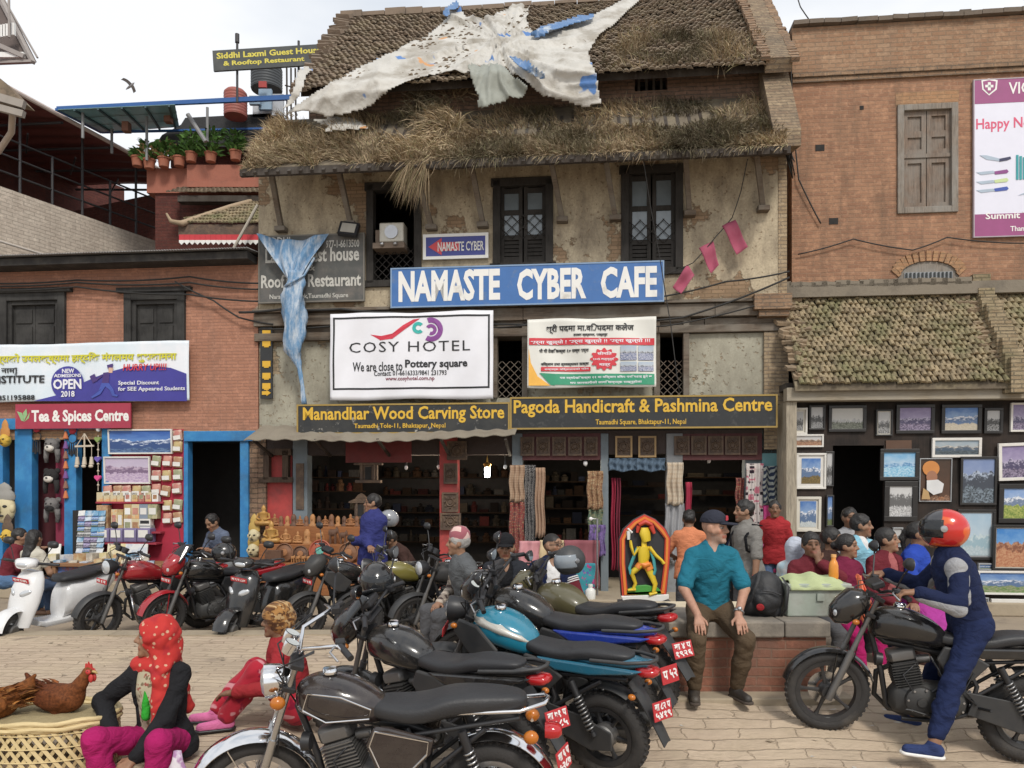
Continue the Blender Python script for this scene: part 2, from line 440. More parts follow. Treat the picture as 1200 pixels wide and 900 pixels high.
def plaster(name, col, stain, brickc, amt=.4, lo=.55):
	t = NT(name); v = t.obj()
	c = t.mix(t.noise(v, 2.2, 6, .7), mul(col, .72), mul(col, 1.2))
	mv = t.n('Mapping', {'Vector': v, 'Scale': (2.0, 2.0, .85)})
	st = t.ramp(t.noise(mv, 1.5, 7, .7), [(.42, 0), (.7, amt+.3)])
	c = t.mix(st, c, stain)
	sp = t.ramp(t.noise(v, 17, 3, .55), [(.62, 0), (.68, 1)])       # flaked pock marks
	c = t.mix(t.math('MULTIPLY', sp, .75), c, mul(brickc, .75))
	hole = t.ramp(t.noise(v, 1.15, 8, .66), [(lo, 0), (lo+.02, 1)])
	br = t.t.nodes.new('ShaderNodeTexBrick'); t.t.links.new(flatv(t, v), br.inputs['Vector'])
	for k, q in (('Scale',1),('Brick Width',.21),('Row Height',.062),('Mortar Size',.008),('Color1',brickc+(1,)),('Color2',mul(brickc,.75)+(1,)),('Mortar',mul(brickc,.6)+(1,))): br.inputs[k].default_value = q
	c = t.mix(hole, c, br.outputs[0])
	c = t.mix(t.ramp(t.noise(v, 30, 3, .6), [(.3, .35), (.6, 0)]), c, mul(stain, 1.2))
	h = t.math('SUBTRACT', t.math('SUBTRACT', t.math('MULTIPLY', t.noise(v, 9, 6, .7), .6), hole), t.math('MULTIPLY', sp, .5))
	MC[name] = t.set(col=c, rough=.95, spec=.15, nrm=t.bump(h, .8, .02))
	return MC[name]
PL_UP = plaster('flaking_cream_plaster', (.51,.43,.305), (.15,.12,.09), (.33,.225,.14), .55, .555)
PL_MID = plaster('grey_green_plaster', (.39,.37,.295), (.2,.18,.14), (.34,.26,.17), .5, .575)
FMT = dict(sp=FM)
uL, uR = fl(303, 330)[0], fl(922, 330)[0]
zE, zB0, zB1, zM0 = 6.95, fl(600, 395)[1], fl(600, 358)[1], fl(600, 492)[1]
MAIN = thing('townhouse', 'weathered three storey house with grassy tiled roof and flaking cream plaster', 'house', ((uL+uR)/2, 2, ZS), FM)
W_UP = [(432,216,492,332), (580,211,646,312), (730,196,798,318)]
hol = []
for q in W_UP:
	a, b, c, d = fr(*q); hol.append((a, b, c, d))
m = MB(); holes(m, uL, uR-.13, zB1, zE+.2, 0, .35, hol); m.build('upper_wall', PL_UP, MAIN, FM)
HM = [fr(578,378,617,466), fr(768,372,806,466)]
m = MB(); holes(m, uL, uR-.35, zM0-.3, zB0, .03, .35, HM); m.build('middle_wall', PL_MID, MAIN, FM)
m = MB(); m.box(uR-.13, uR, -.012, .4, zB1, zE+.2); m.box(uR-.35, uR+.02, -.03, .4, zM0-.5, zB0+.0); m.build('brick_corner', brick('corner_brick', (.42,.33,.22), (.33,.24,.15), (.26,.21,.16), bumpk=.9, stain=(.12,.1,.08)), MAIN, FM)
m = MB()
for k, (za, zb, vv) in enumerate(((zB0, zB0+.13, -.07), (zB0+.135, zB0+.24, .0), (zB0+.245, zB1-.06, -.11), (zB1-.055, zB1+.0, -.16))):
	u = uL - .05
	while u < uR:
		w = min(1.7 + rr.random()*1.6, uR+.03-u); m.box(u, u+w-.006, vv+rr.random()*.02, .36, za+rr.random()*.012, zb); u += w
m.build('storey_beam', WOODX, MAIN, FM, bev=.008)
m = MB()
a, b, c, d = fr(884,344,928,362, -.2)
m.box(a, b, -.22, .2, c, d); m.box(a+.08, b-.03, -.17, .2, c-.1, c-.003); m.build('corner_cornice', BR_OLD, MAIN, FM)
# back and side walls, rooms coloured near black for their shade
m = MB(); m.box(uL, uL+.3, .36, 5, ZS, 6.9); m.box(uR-.3, uR, .41, 5, ZS, 6.9); m.box(uL+.301, uR-.301, 4.7, 5, ZS, 6.9); m.build('rear_wall', BR_OLD, MAIN, FM)
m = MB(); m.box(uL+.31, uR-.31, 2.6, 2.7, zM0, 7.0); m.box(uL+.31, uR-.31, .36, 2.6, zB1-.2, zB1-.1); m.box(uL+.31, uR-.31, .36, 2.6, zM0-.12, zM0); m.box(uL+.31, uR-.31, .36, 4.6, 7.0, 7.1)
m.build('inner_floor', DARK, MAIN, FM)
WINW = planks('window_wood', (.03,.027,.024), grey=(.055,.05,.046))
GLS = nm('dusty_glass', (.16,.19,.21), .12, var=.4, sc=3, spec=.8)
def lattice(mb, a, b, c, d, v, n=5):
	w, h = b-a, d-c; st = w/n
	for i in range(-int(h/st)-1, n+1):
		for sgn in (1, -1):
			pts = []
			x0 = a + i*st if sgn == 1 else b - i*st
			t0, t1 = 0, h
			xa, xb = x0, x0 + sgn*h
			lo, hi = (a, b)
			f = lambda x: (x-xa)*sgn
			ta = max(0, min(f(lo), f(hi))); tb = min(h, max(f(lo), f(hi)))
			if tb - ta > .02: mb.tube([(xa+sgn*ta, v, c+ta), (xa+sgn*tb, v, c+tb)], .007, 5)
for k, (a, b, c, d) in enumerate(hol):
	m = MB()
	for q in ((a-.03,a+.09,c,d),(b-.09,b+.03,c,d),(a-.06,b+.06,d-.1,d+.03),(a-.08,b+.08,c-.06,c+.05)): m.box(q[0],q[1],-.05,.13,q[2],q[3])
	fo = m.build('window', WINW, MAIN, FM, bev=.006)
	if k == 0:
		m = MB(); lattice(m, a+.09, b-.09, c+.05, c+.62, .02); m.build('lattice', WINW, fo, FM)
	else:
		mid = (a+b)/2; g = MB(); m = MB(); lz = c + .48
		for s0, s1 in ((a+.09, mid-.012), (mid+.012, b-.09)):
			m.box(s0, s0+.06, .03, .08, c+.05, d-.1); m.box(s1-.06, s1, .03, .08, c+.05, d-.1)
			for zz in (c+.08, lz, (lz+d)/2-.05, d-.16): m.box(s0+.06, s1-.06, .032, .078, zz-.04, zz+.04)
			g.box(s0+.06, s1-.06, .052, .058, lz+.04, d-.2)
			for j in range(5): m.box(s0+.06, s1-.06, .04+.004*j, .07, c+.12+j*.065, c+.17+j*.065)
		m.build('sash', WINW, fo, FM); g.build('pane', GLS, fo, FM)
		m = MB(); lattice(m, a+.09, b-.09, lz-.02, lz+.36, .015, 4); m.build('grille', WINW, fo, FM)
for (a, b, c, d) in HM:
	m = MB()
	for q in ((a-.02,a+.07,c,d),(b-.07,b+.02,c,d),(a-.04,b+.04,d-.07,d+.02)): m.box(q[0],q[1],-.03,.15,q[2],q[3])
	fo = m.build('window', WOODX, MAIN, FM)
	m = MB(); lattice(m, a+.07, b-.07, c, c+.6, .06, 3); m.build('lattice', WOODX, fo, FM)
# eave struts
zWall = fl(600, 190, -.02)[1]
for (x0, y0, x1, y1) in ((318,203,330,268),(397,200,411,262),(488,206,506,266),(553,196,566,263),(646,190,659,257),(709,182,721,255),(803,182,808,250),(886,178,894,244)):
	p = fl(x0, y0, -.62); q = fl(x1, y1, -.05)
	m = MB(); m.bar((q[0], -.06, q[1]), (p[0], -.62, p[1]), .09, .08, up=(1,0,0))
	m.box(q[0]-.09, q[0]+.09, -.15, .02, q[1]-.06, q[1]+.02)
	m.build('roof_strut', WOODX, MAIN, FM, bev=.008)
# lower roof skirt
uA, uB = fl(284, 190, -.95)[0], fl(924, 175, -.95)[0]
zS0, zS1 = fl(600, 186, -.95)[1], fl(600, 128, .2)[1]
m = MB(); m.prism([(-.95, zS0-.06), (-.95, zS0+.03), (.25, zS1+.03), (.25, zS1-.08)], uA, uB, 'x')
m.build('lower_roof', nm('roof_earth', (.13,.105,.075), .95, bump=.9, bsc=22, col2=(.2,.165,.11)), MAIN, FM)
m = MB()
m.box(uA-.02, uB+.02, -1.0, -.93, zS0-.11, zS0-.0)
for k in range(46):
	u = uA + .06 + k*(uB-uA-.12)/45
	m.bar((u, -1.02, zS0-.1), (u, .0, zS0-.1+(zS1-zS0)/1.15*1.0), .06, .05, up=(1,0,0))
m.build('rafter', WOODD, MAIN, FM)
# attic wall with its small vent
uG = fl(893, 70, 0)[0]
uAt = fl(362, 110, .25)[0]
zT0, zT1 = zS1 - .2, fl(800, 70, .25)[1]
hv = fr(744,84,782,106,.25)
m = MB(); holes(m, uAt, uR, zT0, zT1, .25, .55, [hv]); m.build('attic_wall', BR_ATT, MAIN, FM)
m = MB(); m.box(hv[0]-.1, hv[1]+.1, .9, .95, hv[2]-.1, hv[3]+.1); m.build('vent_back', DARK, MAIN, FM)
m = MB()
for k in range(4): m.box(hv[0]+.05+k*.12, hv[0]+.09+k*.12, .3, .35, hv[2], hv[3])
m.build('vent_bar', WOODD, MAIN, FM)
# upper roof of curved tiles
def tiles(mb, A, U, V, nu, nv, jit=.015, amp=.022, wave=True, rnd=random):
	"""rows of small clay tiles: A lower left corner, U along the eave, V up the slope"""
	A, U, V = Vector(A), Vector(U), Vector(V); N = U.cross(V).normalized()
	du, dv = U/nu, V/nv; prof = ((0,0),(.22,.8),(.5,1),(.78,.55),(1,-.25))
	for j in range(nv):
		sh = (j % 2)*.5
		for i in range(nu):
			jj = N*(rnd.random()*jit) + dv*((rnd.random()-.5)*.3) + du*((rnd.random()-.5)*.12)
			p = A + du*(i+sh) + dv*j + jj
			tw = (rnd.random()-.5)*.12
			vs = []
			for k, (c, h) in enumerate(prof):
				q = p + du*c; n_ = N*(h*amp)
				vs += [q + n_ + N*.026 + dv*(tw*c), q + n_ + dv*1.35, q + n_*.4 + N*.004 + dv*(tw*c)]
			fs = []
			for k in range(4): fs += [(k*3, k*3+3, k*3+4, k*3+1), (k*3+2, k*3+5, k*3+3, k*3)]
			mb.add(vs, fs)
def tile_mat(name, c1, c2, moss, dark, scale=9):
	t = NT(name); v = t.obj()
	vor = t.n('TexVoronoi', {'Vector': v, 'Scale': scale}, out=1)
	c = t.mix(t.n('SeparateColor', (vor,)), c1, c2)
	c = t.mix(t.ramp(t.noise(v, 2.0, 6, .65), [(.45, 0), (.68, .8)]), c, moss)
	c = t.mix(t.ramp(t.noise(v, 6, 5, .7), [(.5, 0), (.75, .8)]), c, dark)
	MC[name] = t.set(col=c, rough=.95, spec=.15, nrm=t.bump(t.noise(v, 45, 4, .65), .5, .01))
	return MC[name]
TL_OLD = tile_mat('old_roof_tile', (.22,.165,.12), (.145,.115,.085), (.25,.205,.14), (.07,.06,.05))
TL_MOSS = tile_mat('mossy_roof_tile', (.34,.27,.17), (.19,.15,.10), (.17,.17,.085), (.09,.08,.055))
uU0 = fl(345, 92, -.3)[0]
zU0, zU1 = fl(780, 84, -.3)[1], fl(640, 9, 2.3)[1]
m = MB(); m.prism([(-.12, zU0+.0), (-.12, zU0+.12), (2.3, zU1-.02), (4.9, zU0-.02), (4.9, zU0-.12), (2.3, zU1-.12)], uU0+.04, uG, 'x'); m.build('roof_deck', WOODD, MAIN, FM)
m = MB(); tiles(m, (uU0, -.32, zU0), (uG-uU0-.02, 0, 0), (0, 2.62, zU1-zU0), 76, 36, jit=.045, amp=.026); m.build('upper_roof', TL_OLD, MAIN, FM)
m = MB()
k = 0; u = uU0 - .05
while u < uG:
	w = .3 + rr.random()*.25; m.box(u, min(u+w-.01, uG), 2.18, 2.48, zU1-.03+rr.random()*.03, zU1+.05+rr.random()*.07); u += w
m.build('ridge_cap', nm('ridge_brick', (.2,.15,.11), .95, bump=.7, bsc=18, dirt=(.07,.06,.05)), MAIN, FM)
m = MB()
for k in range(26):           # loose bricks along the left verge
	t = k/25; m.obox((uU0+.02+rr.random()*.12, -.25+2.5*t, zU0+(zU1-zU0)*t+.05), (.3+rr.random()*.12, .16, .07), Matrix.Rotation((rr.random()-.5)*.8, 3, 'Z') @ Matrix.Rotation(.6, 3, 'X'))
m.build('verge_brick', nm('ridge_brick', (.2,.15,.11)), MAIN, FM)
# stepped brick gable at the right end
m = MB()
m.prism([(-.75, zS0+.1), (-.75, zS0+.35), (.1, zS1+.45), (-.2, zU0-.05), (-.32, zU0+.12), (2.3, zU1+.25), (4.9, zU0+.2), (4.9, zE), (.3, zE)], uG, uR+.02, 'x')
m.build('gable_wall', brick('gable_brick', (.32,.245,.16), (.22,.155,.105), (.2,.16,.12), bumpk=1.1, stain=(.1,.085,.07), amt=.6), MAIN, FM)
m = MB()
for k in range(34):
	t = k/33; m.obox((uG-.02+rr.random()*.02, -.3+2.6*t, zU0+.14+(zU1-zU0+.12)*t), (.1+rr.random()*.1, .12, .06), Matrix.Rotation(.75, 3, 'X'))
	m.obox((uR+.03+rr.random()*.03, -.3+2.6*t, zU0+.1+(zU1-zU0+.1)*t), (.09+rr.random()*.06, .13, .07), Matrix.Rotation(.7+rr.random()*.3, 3, 'X'))
m.build('gable_edge', BR_OLD, MAIN, FM)
# grass on the roofs
def blades(name, pts, dirs, lens, cols, wid=.0062, droop=.5, sag=(0,0,-1)):
	n = len(pts); rs = np.random.RandomState(5)
	pts = np.asarray(pts, float); d = np.asarray(dirs, float); d /= np.linalg.norm(d, axis=1)[:, None]
	L = np.asarray(lens)[:, None]; sd = np.cross(d, rs.normal(size=(n,3))); sd /= np.linalg.norm(sd, axis=1)[:, None]
	w = wid*(.6+.8*rs.rand(n,1)); g = np.array(sag, float)
	p1 = pts + d*L*.5 + g*L*droop*.18; p2 = pts + d*L + g*L*droop*.75
	vs = np.stack([pts-sd*w, pts+sd*w, p1-sd*w*.7, p1+sd*w*.7, p2], 1).reshape(-1, 3)
	b = np.arange(n)*5
	fs = [tuple(q) for q in np.stack([b, b+1, b+3, b+2], 1)] + [tuple(q) for q in np.stack([b+2, b+3, b+4], 1)]
	return vs, fs, np.repeat(np.asarray(cols), 5, axis=0)
STRAW = attr_mat('dry_grass', .9, noise=.3, sc=30)
rs = np.random.RandomState(11)
def straw_cols(n, green=.15):
	t = rs.rand(n, 1); c = np.array([.50,.395,.255])*(1-t) + np.array([.27,.195,.125])*t
	g = rs.rand(n, 1) < green; return np.where(g, np.array([.34,.30,.17]), c)*(.7+.6*rs.rand(n,1))
P_, D_, LN, CL = [], [], [], []
from mathutils import noise as mnoise
def addg(n, fn, lmin, lmax, up=.7, out=.6, spread=.5, green=.15):
	pp = np.array([fn(*rs.rand(2)) for _ in range(n)])
	dn = np.stack([mnoise.noise(Vector((q[0]*1.7, q[1]*1.7, q[2]*1.7))) for q in pp])
	keep = dn > -.38; pp = pp[keep]; dn = dn[keep]; k = len(pp); nv_ = np.array([mnoise.noise_vector(Vector(q*2.3))[:] for q in pp]); tn = np.array([mnoise.noise(Vector(q*.9+5)) for q in pp])[:,None]
	dd = np.stack([np.zeros(k)-.15, -out*np.ones(k), up*np.ones(k)], 1) + rs.normal(size=(k,3))*spread*.7 + nv_*1.1
	P_.append(pp); D_.append(dd); LN.append((lmin+(lmax-lmin)*rs.rand(k))*(1+.7*dn)); CL.append(straw_cols(k, green)*np.clip(1+1.1*tn, .45, 1.5)*np.where(tn < -.12, np.array([.85,.9,.9]), 1))
sk = lambda a, b, t0=0, t1=1, u0=uA, u1=uB: (u0+(u1-u0)*a, -.97+1.2*(t0+(t1-t0)*b), zS0+.02+(zS1-zS0)*(t0+(t1-t0)*b))
addg(17000, lambda a, b: sk(a, b), .08, .24)
addg(10000, lambda a, b: sk(a, b*b, 0.03, .5), .1, .25, up=.4, out=.7, spread=.7)
addg(1100, lambda a, b: sk(a, 0, 0, .05), .08, .2, up=-.25, out=.8, spread=.35)
addg(2600, lambda a, b: sk(a, b, 0, 1.1, uA, uA+1.6), .15, .38, up=.6, out=.5)
uc = fl(505, 150, -.5)[0]
addg(1500, lambda a, b: (uc+(a-.5)*.8+(rs.rand()-.5)*.3, -.97+1.25*b, zS0+(zS1+.45-zS0)*b), .25, .5, up=.1, out=.9)
addg(260, lambda a, b: (uc-.1+(a-.5)*.35, -1.0-.03*b, zS0+.05-b*.12), .25, .5, up=-.9, out=.4, spread=.3)
up_ = lambda x0, x1, y0, y1: (lambda a, b: (fl(x0+(x1-x0)*a, 50, .5)[0], *(lambda t: (-.3+2.6*t, zU0+.03+(zU1-zU0)*t))(y0+(y1-y0)*b)))
addg(4200, up_(705, 890, .02, .42), .16, .34)
addg(900, up_(690, 890, .3, .6), .12, .25)
addg(1100, up_(400, 890, .4, 1.0), .05, .13)
vs, fs, cs = blades('g', np.concatenate(P_), np.concatenate(D_), np.concatenate(LN), np.concatenate(CL))
m = MB(); m.add(vs, fs); o = m.build('dry_grass', STRAW, sp=FM, kind='stuff'); set_cols(o, cs)
o['label'] = 'dry straw coloured grass growing over the old tiled roof'
# ------------------------------------------------------------------ right brick house
uR0, uR1 = fl(928, 200, .35)[0], fl(1330, 200, .35)[0]
zr1 = fl(1065, 26, .35)[1]; zr0 = fl(1060, 345, .35)[1]
RH = thing('brick_house', 'plain red brick house with a mossy tiled lean-to roof over a picture shop', 'house', ((uR0+uR1)/2, 2, ZS), FM)
hw = fr(1051,122,1122,250,.35); ha = fr(1052,306,1124,338,.35)
m = MB(); holes(m, uR0, uR1, zr0-.5, fl(1065,92,.35)[1], .35, .7, [hw, ha])
for (x, y) in ((961,173), (977,259)): pass
m.build('upper_wall', BR_RED, RH, FM)
BR_TOP = brick('parapet_brick', (.36,.235,.15), (.29,.165,.10), (.26,.19,.13), stain=(.2,.15,.11), rowh=.07, bumpk=.7)
zc = fl(1065, 92, .35)[1]
m = MB(); m.box(uR0, uR1, .33, .7, zc+.16, zr1); m.build('parapet', BR_TOP, RH, FM)
m = MB(); m.box(uR0, uR1, .30, .69, zc+.001, zc+.07); m.box(uR0, uR1, .27, .69, zc+.075, zc+.155)
m.build('cornice', BR_OLD, RH, FM)
m = MB(); u = uR0
while u < uR1:
	w = .22 + rr.random()*.1; m.obox((u+w/2, .5, zr1+.03+rr.random()*.02), (w-.008, .52, .07), Matrix.Rotation((rr.random()-.5)*.1, 3, 'Y')); u += w
q = fl(1130, 18, .4); m.obox((q[0], .45, zr1+.11), (.17, .2, .09))
m.build('coping', nm('coping_tile', (.14,.11,.085), .95, bump=.6, bsc=25, dirt=(.05,.05,.04)), RH, FM)
m = MB(); m.box(uR0, uR1, .71, 5, zr0-.5, zr1-.3); m.build('rear_wall', BR_RED, RH, FM)
a, b, c, d = hw
m = MB()
for q in ((a,a+.1,c,d-.005),(b-.1,b,c,d-.005),(a+.1,b-.1,d-.1,d-.005),(a+.1,b-.1,c,c+.1)): m.box(q[0],q[1],.31,.5,q[2],q[3])
fo = m.build('window', WOODG, RH, FM, bev=.008)
zm = c+(d-c)*.53; mid = (a+b)/2
m = MB()
for s0, s1 in ((a+.1, mid-.006), (mid+.006, b-.1)):
	for z0, z1 in ((c+.1, zm-.03), (zm+.03, d-.1)):
		m.box(s0, s0+.07, .37, .43, z0, z1); m.box(s1-.07, s1, .37, .43, z0, z1); m.box(s0+.07, s1-.07, .37, .43, z0, z0+.08); m.box(s0+.07, s1-.07, .37, .43, z1-.08, z1)
		m.box(s0+.07, s1-.07, .40, .44, z0+.08, z1-.08)
	zz = zm+.03+(d-.1-zm)*.45; m.box(s0+.07, s1-.07, .375, .4, zz-.05, zz+.05)
m.box(a+.1, b-.1, .35, .45, zm-.03, zm+.03)
m.build('shutter', planks('shutter_wood', (.17,.125,.095), grey=(.22,.2,.175), var=.5), fo, FM)
m = MB(); m.box(a-.02, b+.02, .345, .36, d+.0, d+.2); m.build('lintel', brick('lintel_brick', (.40,.235,.13), (.36,.2,.11), (.3,.2,.12)), RH, FM)
a, b, c, d = ha
m = MB(); m.prism([(a,c),(b,c),(b,d-.13)] + [(b-(b-a)*k/8, d-.13+.13*math.sin(math.pi*k/8)) for k in range(1,8)] + [(a,d-.13)], .36, .5)
fo = m.build('arched_window', WOODG, RH, FM)
m = MB(); m.box(a+.1, b-.1, .345, .36, c+.05, c+.26); fo2 = m.build('grille_frame', nm('grey_paint', (.25,.26,.27), .7), fo, FM)
m = MB()
for k in range(12): m.box(a+.13+k*(b-a-.26)/11-.012, a+.13+k*(b-a-.26)/11+.012, .325, .343, c+.05, c+.25)
m.build('bar', nm('window_bar', (.02,.025,.025), .6), fo, FM)
m = MB()
for k in range(15):
	w = math.pi*(k+.5)/15; cx = (a+b)/2
	m.obox((cx+(b-a)/2*1.06*-math.cos(w), .343, d-.19+.27*math.sin(w)), (.07, .03, .16), Matrix.Rotation((w-math.pi/2)*.55, 3, 'Y'))
m.build('arch_brick', brick('lintel_brick', (.4,.235,.13), (.36,.2,.11), (.3,.2,.12)), RH, FM)
for (x, y) in ((961,173), (977,259), (1010,126)):
	u, z = fl(x, y, .34); m = MB(); m.box(u-.07, u+.07, .343, .36, z-.05, z+.05) if x != 1010 else m.box(u-.03, u+.03, .343, .36, z-.03, z+.03)
	m.build('putlog_hole_shade', DARK, RH, FM)  # dark plate on the wall face, painted shade in place of a recess
# lean-to roof
t0, t1 = fl(932, 450, -.75), fl(1180, 450, -.75)
zl0, zl1 = fl(1060, 450, -.75)[1], fl(1060, 342, .33)[1]
uQ = fl(1330, 450, -.75)[0]
m = MB(); tiles(m, (t0[0]+.05, -.75, zl0), (t1[0]-t0[0]-.02, 0, 0), (0, 1.09, zl1-zl0), 36, 19, jit=.045, amp=.034); m.build('lower_roof', TL_MOSS, RH, FM)
m = MB(); tiles(m, (t1[0]+.28, -.75, zl0), (1.6, 0, 0), (0, 1.09, zl1-zl0), 16, 17, jit=.02, amp=.032); m.build('lower_roof', TL_MOSS, RH, FM)
m = MB(); m.prism([(-.74, zl0-.08), (-.74, zl0-.01), (.34, zl1-.01), (.34, zl1-.15)], t0[0], uQ, 'x'); m.build('roof_deck', nm('roof_earth', (.13,.105,.075)), RH, FM)
m = MB()
for k in range(60):
	t = rr.random(); u = t0[0] + rr.random()*.32 if k < 42 else t1[0] - .02 - rr.random()*.2
	m.obox((u, -.72+1.05*t, zl0+.05+(zl1-zl0)*t), (.18+rr.random()*.15, .12, .05), Matrix.Rotation((rr.random()-.5)*.9, 3, 'Z') @ Matrix.Rotation(.5, 3, 'X'))
m.build('loose_brick', nm('loose_bricks', (.27,.2,.13), .95, sc=3, bump=.6, dirt=(.1,.08,.06)), RH, FM)
m = MB(); prev = None
for k in range(14):
	t = k/14; m.box(t1[0]-.02+rr.random()*.05, t1[0]+.3-rr.random()*.06, -.82+1.15*t, -.82+1.15*(t+.085), zl0-.15, zl0+.22+(zl1-zl0)*(t+.05)+rr.random()*.06)
m.build('party_wall', brick('party_brick', (.36,.29,.19), (.28,.21,.13), (.16,.14,.1), bumpk=1.1, stain=(.14,.13,.07), amt=.7), RH, FM)
m = MB(); m.box(t0[0]-.05, uQ, .1, .345, zl1-.1, zl1+.09)
for k in range(16):
	u = t0[0] + .05+k*.18; m.obox((u, .2, zl1+.1), (.2+rr.random()*.1, .2, .06+rr.random()*.05), Matrix.Rotation((rr.random()-.5)*.2, 3, 'Y'))
m.build('roof_flashing', nm('ridge_mortar', (.2,.17,.13), .95, bump=.6, bsc=20, dirt=(.07,.06,.05)), RH, FM)
zb = fl(1060, 462, -.5)[1]
m = MB(); m.box(t0[0]-.1, uQ, -.66, -.45, zb-.1, zb+.1); m.build('shop_beam', planks('pale_beam', (.27,.23,.17), sc=(1,14,14), grey=(.3,.27,.22)), RH, FM, bev=.01)
m = MB(); m.box(t0[0]-.06, uQ, -.44, .0, zb+.101, zb+.2); m.build('soffit', WOODD, RH, FM)
m = MB(); u = fl(930, 560, -.5)[0]; m.box(u-.13, u+.02, -.6, .35, ZS, zb-.101); m.build('shop_pier', planks('pale_post', (.3,.26,.2)), RH, FM)
# shop back panel with its dark doorway
hd = fr(976, 522, 1036, 720, -.35)
m = MB(); holes(m, u+.03, uQ, ZS, zb-.002, -.35, -.3, [(hd[0], hd[1], ZS, hd[3])]); m.build('shop_front', planks('black_board', (.022,.018,.016), grey=(.05,.035,.028)), RH, FM)
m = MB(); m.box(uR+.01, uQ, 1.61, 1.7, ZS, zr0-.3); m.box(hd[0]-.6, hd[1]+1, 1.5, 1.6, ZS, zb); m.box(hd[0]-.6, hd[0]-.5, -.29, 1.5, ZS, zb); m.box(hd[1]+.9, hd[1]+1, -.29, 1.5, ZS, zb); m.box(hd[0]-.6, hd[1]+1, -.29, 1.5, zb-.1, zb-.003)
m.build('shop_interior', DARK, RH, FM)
m = MB(); m.box(u+.03, uQ, -.58, -.36, ZS, .0); m.build('shop_step', KERB, RH, FM, bev=.02)
# ------------------------------------------------------------------ left tea shop house
uT0, uT1 = fl(-140, 400)[0], uL-.01
zt1 = fl(150, 306)[1]; ztm = fl(150, 505)[1]
TH_ = thing('brick_shop_house', 'low orange painted brick house with a corrugated eave over a tea shop', 'house', ((uT0+uT1)/2, .5, ZS), FM)
h1, h2 = fr(2,344,78,408), fr(147,343,218,408)
m = MB(); holes(m, uT0, uT1, ztm, zt1, 0, .4, [h1, h2]); m.build('upper_wall', BR_TEA, TH_, FM)
m = MB(); m.box(uT0, uT1, -.02, .4, ztm-.14, ztm-.001); m.build('lintel_band', brick('raw_brick', (.40,.25,.14), (.33,.19,.11), (.28,.2,.14), rowh=.06, bumpk=.8, stain=(.14,.11,.08)), TH_, FM)
for (a, b, c, d) in (h1, h2):
	m = MB()
	for q, v in (((a,a+.13,c,d),-.06),((b-.13,b,c,d),-.06),((a+.13,b-.13,d-.13,d),-.06),((a-.12,b+.12,d+.001,d+.08),-.09),((a+.13,a+.2,c,d-.13),-.02),((b-.2,b-.13,c,d-.13),-.02),((a+.2,b-.2,d-.2,d-.13),-.02)): m.box(q[0],q[1],v,.12,q[2],q[3])
	fo = m.build('window', planks('blackened_wood', (.028,.027,.026), grey=(.06,.058,.055)), TH_, FM, bev=.006)
	mid = (a+b)/2; m = MB()
	for s0, s1 in ((a+.2, mid-.004), (mid+.004, b-.2)):
		m.box(s0, s1, .04, .07, c, d-.2); m.box(s0+.05, s1-.05, .02, .04, c+.08, c+.38); m.box(s0+.05, s1-.05, .02, .04, c+.44, d-.27)
	m.build('shutter', planks('blackened_wood', (.028,.027,.026)), fo, FM)
m = MB(); n = 150; rings = []
for i in range(n*2+1):
	u = uT0 + (uT1+.05-uT0)*i/(n*2); rings.append((u, .02 if i % 2 else -.0))
vs = []; 
for (u, h) in rings: vs += [(u, -.5, zt1+.0+h), (u, 1.6, zt1+.25+h), (u, -.5, zt1-.006+h), (u, 1.6, zt1+.244+h)]
fs = []
for i in range(n*2): k = i*4; fs += [(k, k+4, k+5, k+1), (k+2, k+3, k+7, k+6), (k, k+2, k+6, k+4)]
m.add(vs, fs); m.build('corrugated_roof', nm('rusty_zinc', (.3,.29,.28), .6, .4, dirt=(.15,.09,.06)), TH_, FM)
m = MB(); m.box(uT0, uT1-.01, -.38, -.003, zt1-.13, zt1-.012); 
m.build('eave_board', nm('dark_eave_wood', (.03,.028,.027), .9, bump=.4, col2=(.06,.055,.05)), TH_, FM)  # near-black board along the eave, mottled with a second tone
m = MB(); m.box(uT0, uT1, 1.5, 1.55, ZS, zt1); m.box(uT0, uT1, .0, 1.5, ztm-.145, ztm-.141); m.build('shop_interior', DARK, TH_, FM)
# ------------------------------------------------------------------ ground floor of the tall house
zF = .02                                    # shop floor / plinth
RED = nm('red_paint', (.42,.055,.05), .75, col2=(.3,.05,.045), dirt=(.12,.04,.035), bump=.2)
TEALW = nm('teal_wall_paint', (.12,.25,.27), .8, dirt=(.08,.12,.12))
GREYB = nm('grey_blue_paint', (.16,.19,.21), .8, dirt=(.07,.07,.07))
zt = fl(600, 508, .0)[1]
m = MB(); m.box(uL, fl(312,560)[0], -.02, .6, ZS, zt); m.build('corner_pier', brick('rough_brick', (.30,.2,.13), (.22,.14,.1), (.14,.11,.085), rowh=.085, bw=.26, bumpk=1.2, wob=.07, stain=(.1,.08,.06)), MAIN, FM)
m = MB(); a,b,c,d = fr(309,522,342,612,.03); m.box(a,b,.05,.5,ZS,zt); m.build('shop_wall', RED, MAIN, FM)
a,b,c,d = fr(310,528,339,562,-.0)
m = MB()
for q in ((a,a+.1,c,d),(b-.1,b,c,d),(a-.05,b+.05,d-.08,d+.03),(a-.08,b+.08,c-.05,c+.04)): m.box(q[0],q[1],-.06,.12,q[2],q[3])
m.build('carved_window', planks('carved_wood', (.075,.05,.036), grey=(.12,.085,.06)), MAIN, FM)
CARV = nm('carving_wood', (.085,.055,.038), .7, sc=9, col2=(.14,.09,.055), bump=.9, bsc=28)
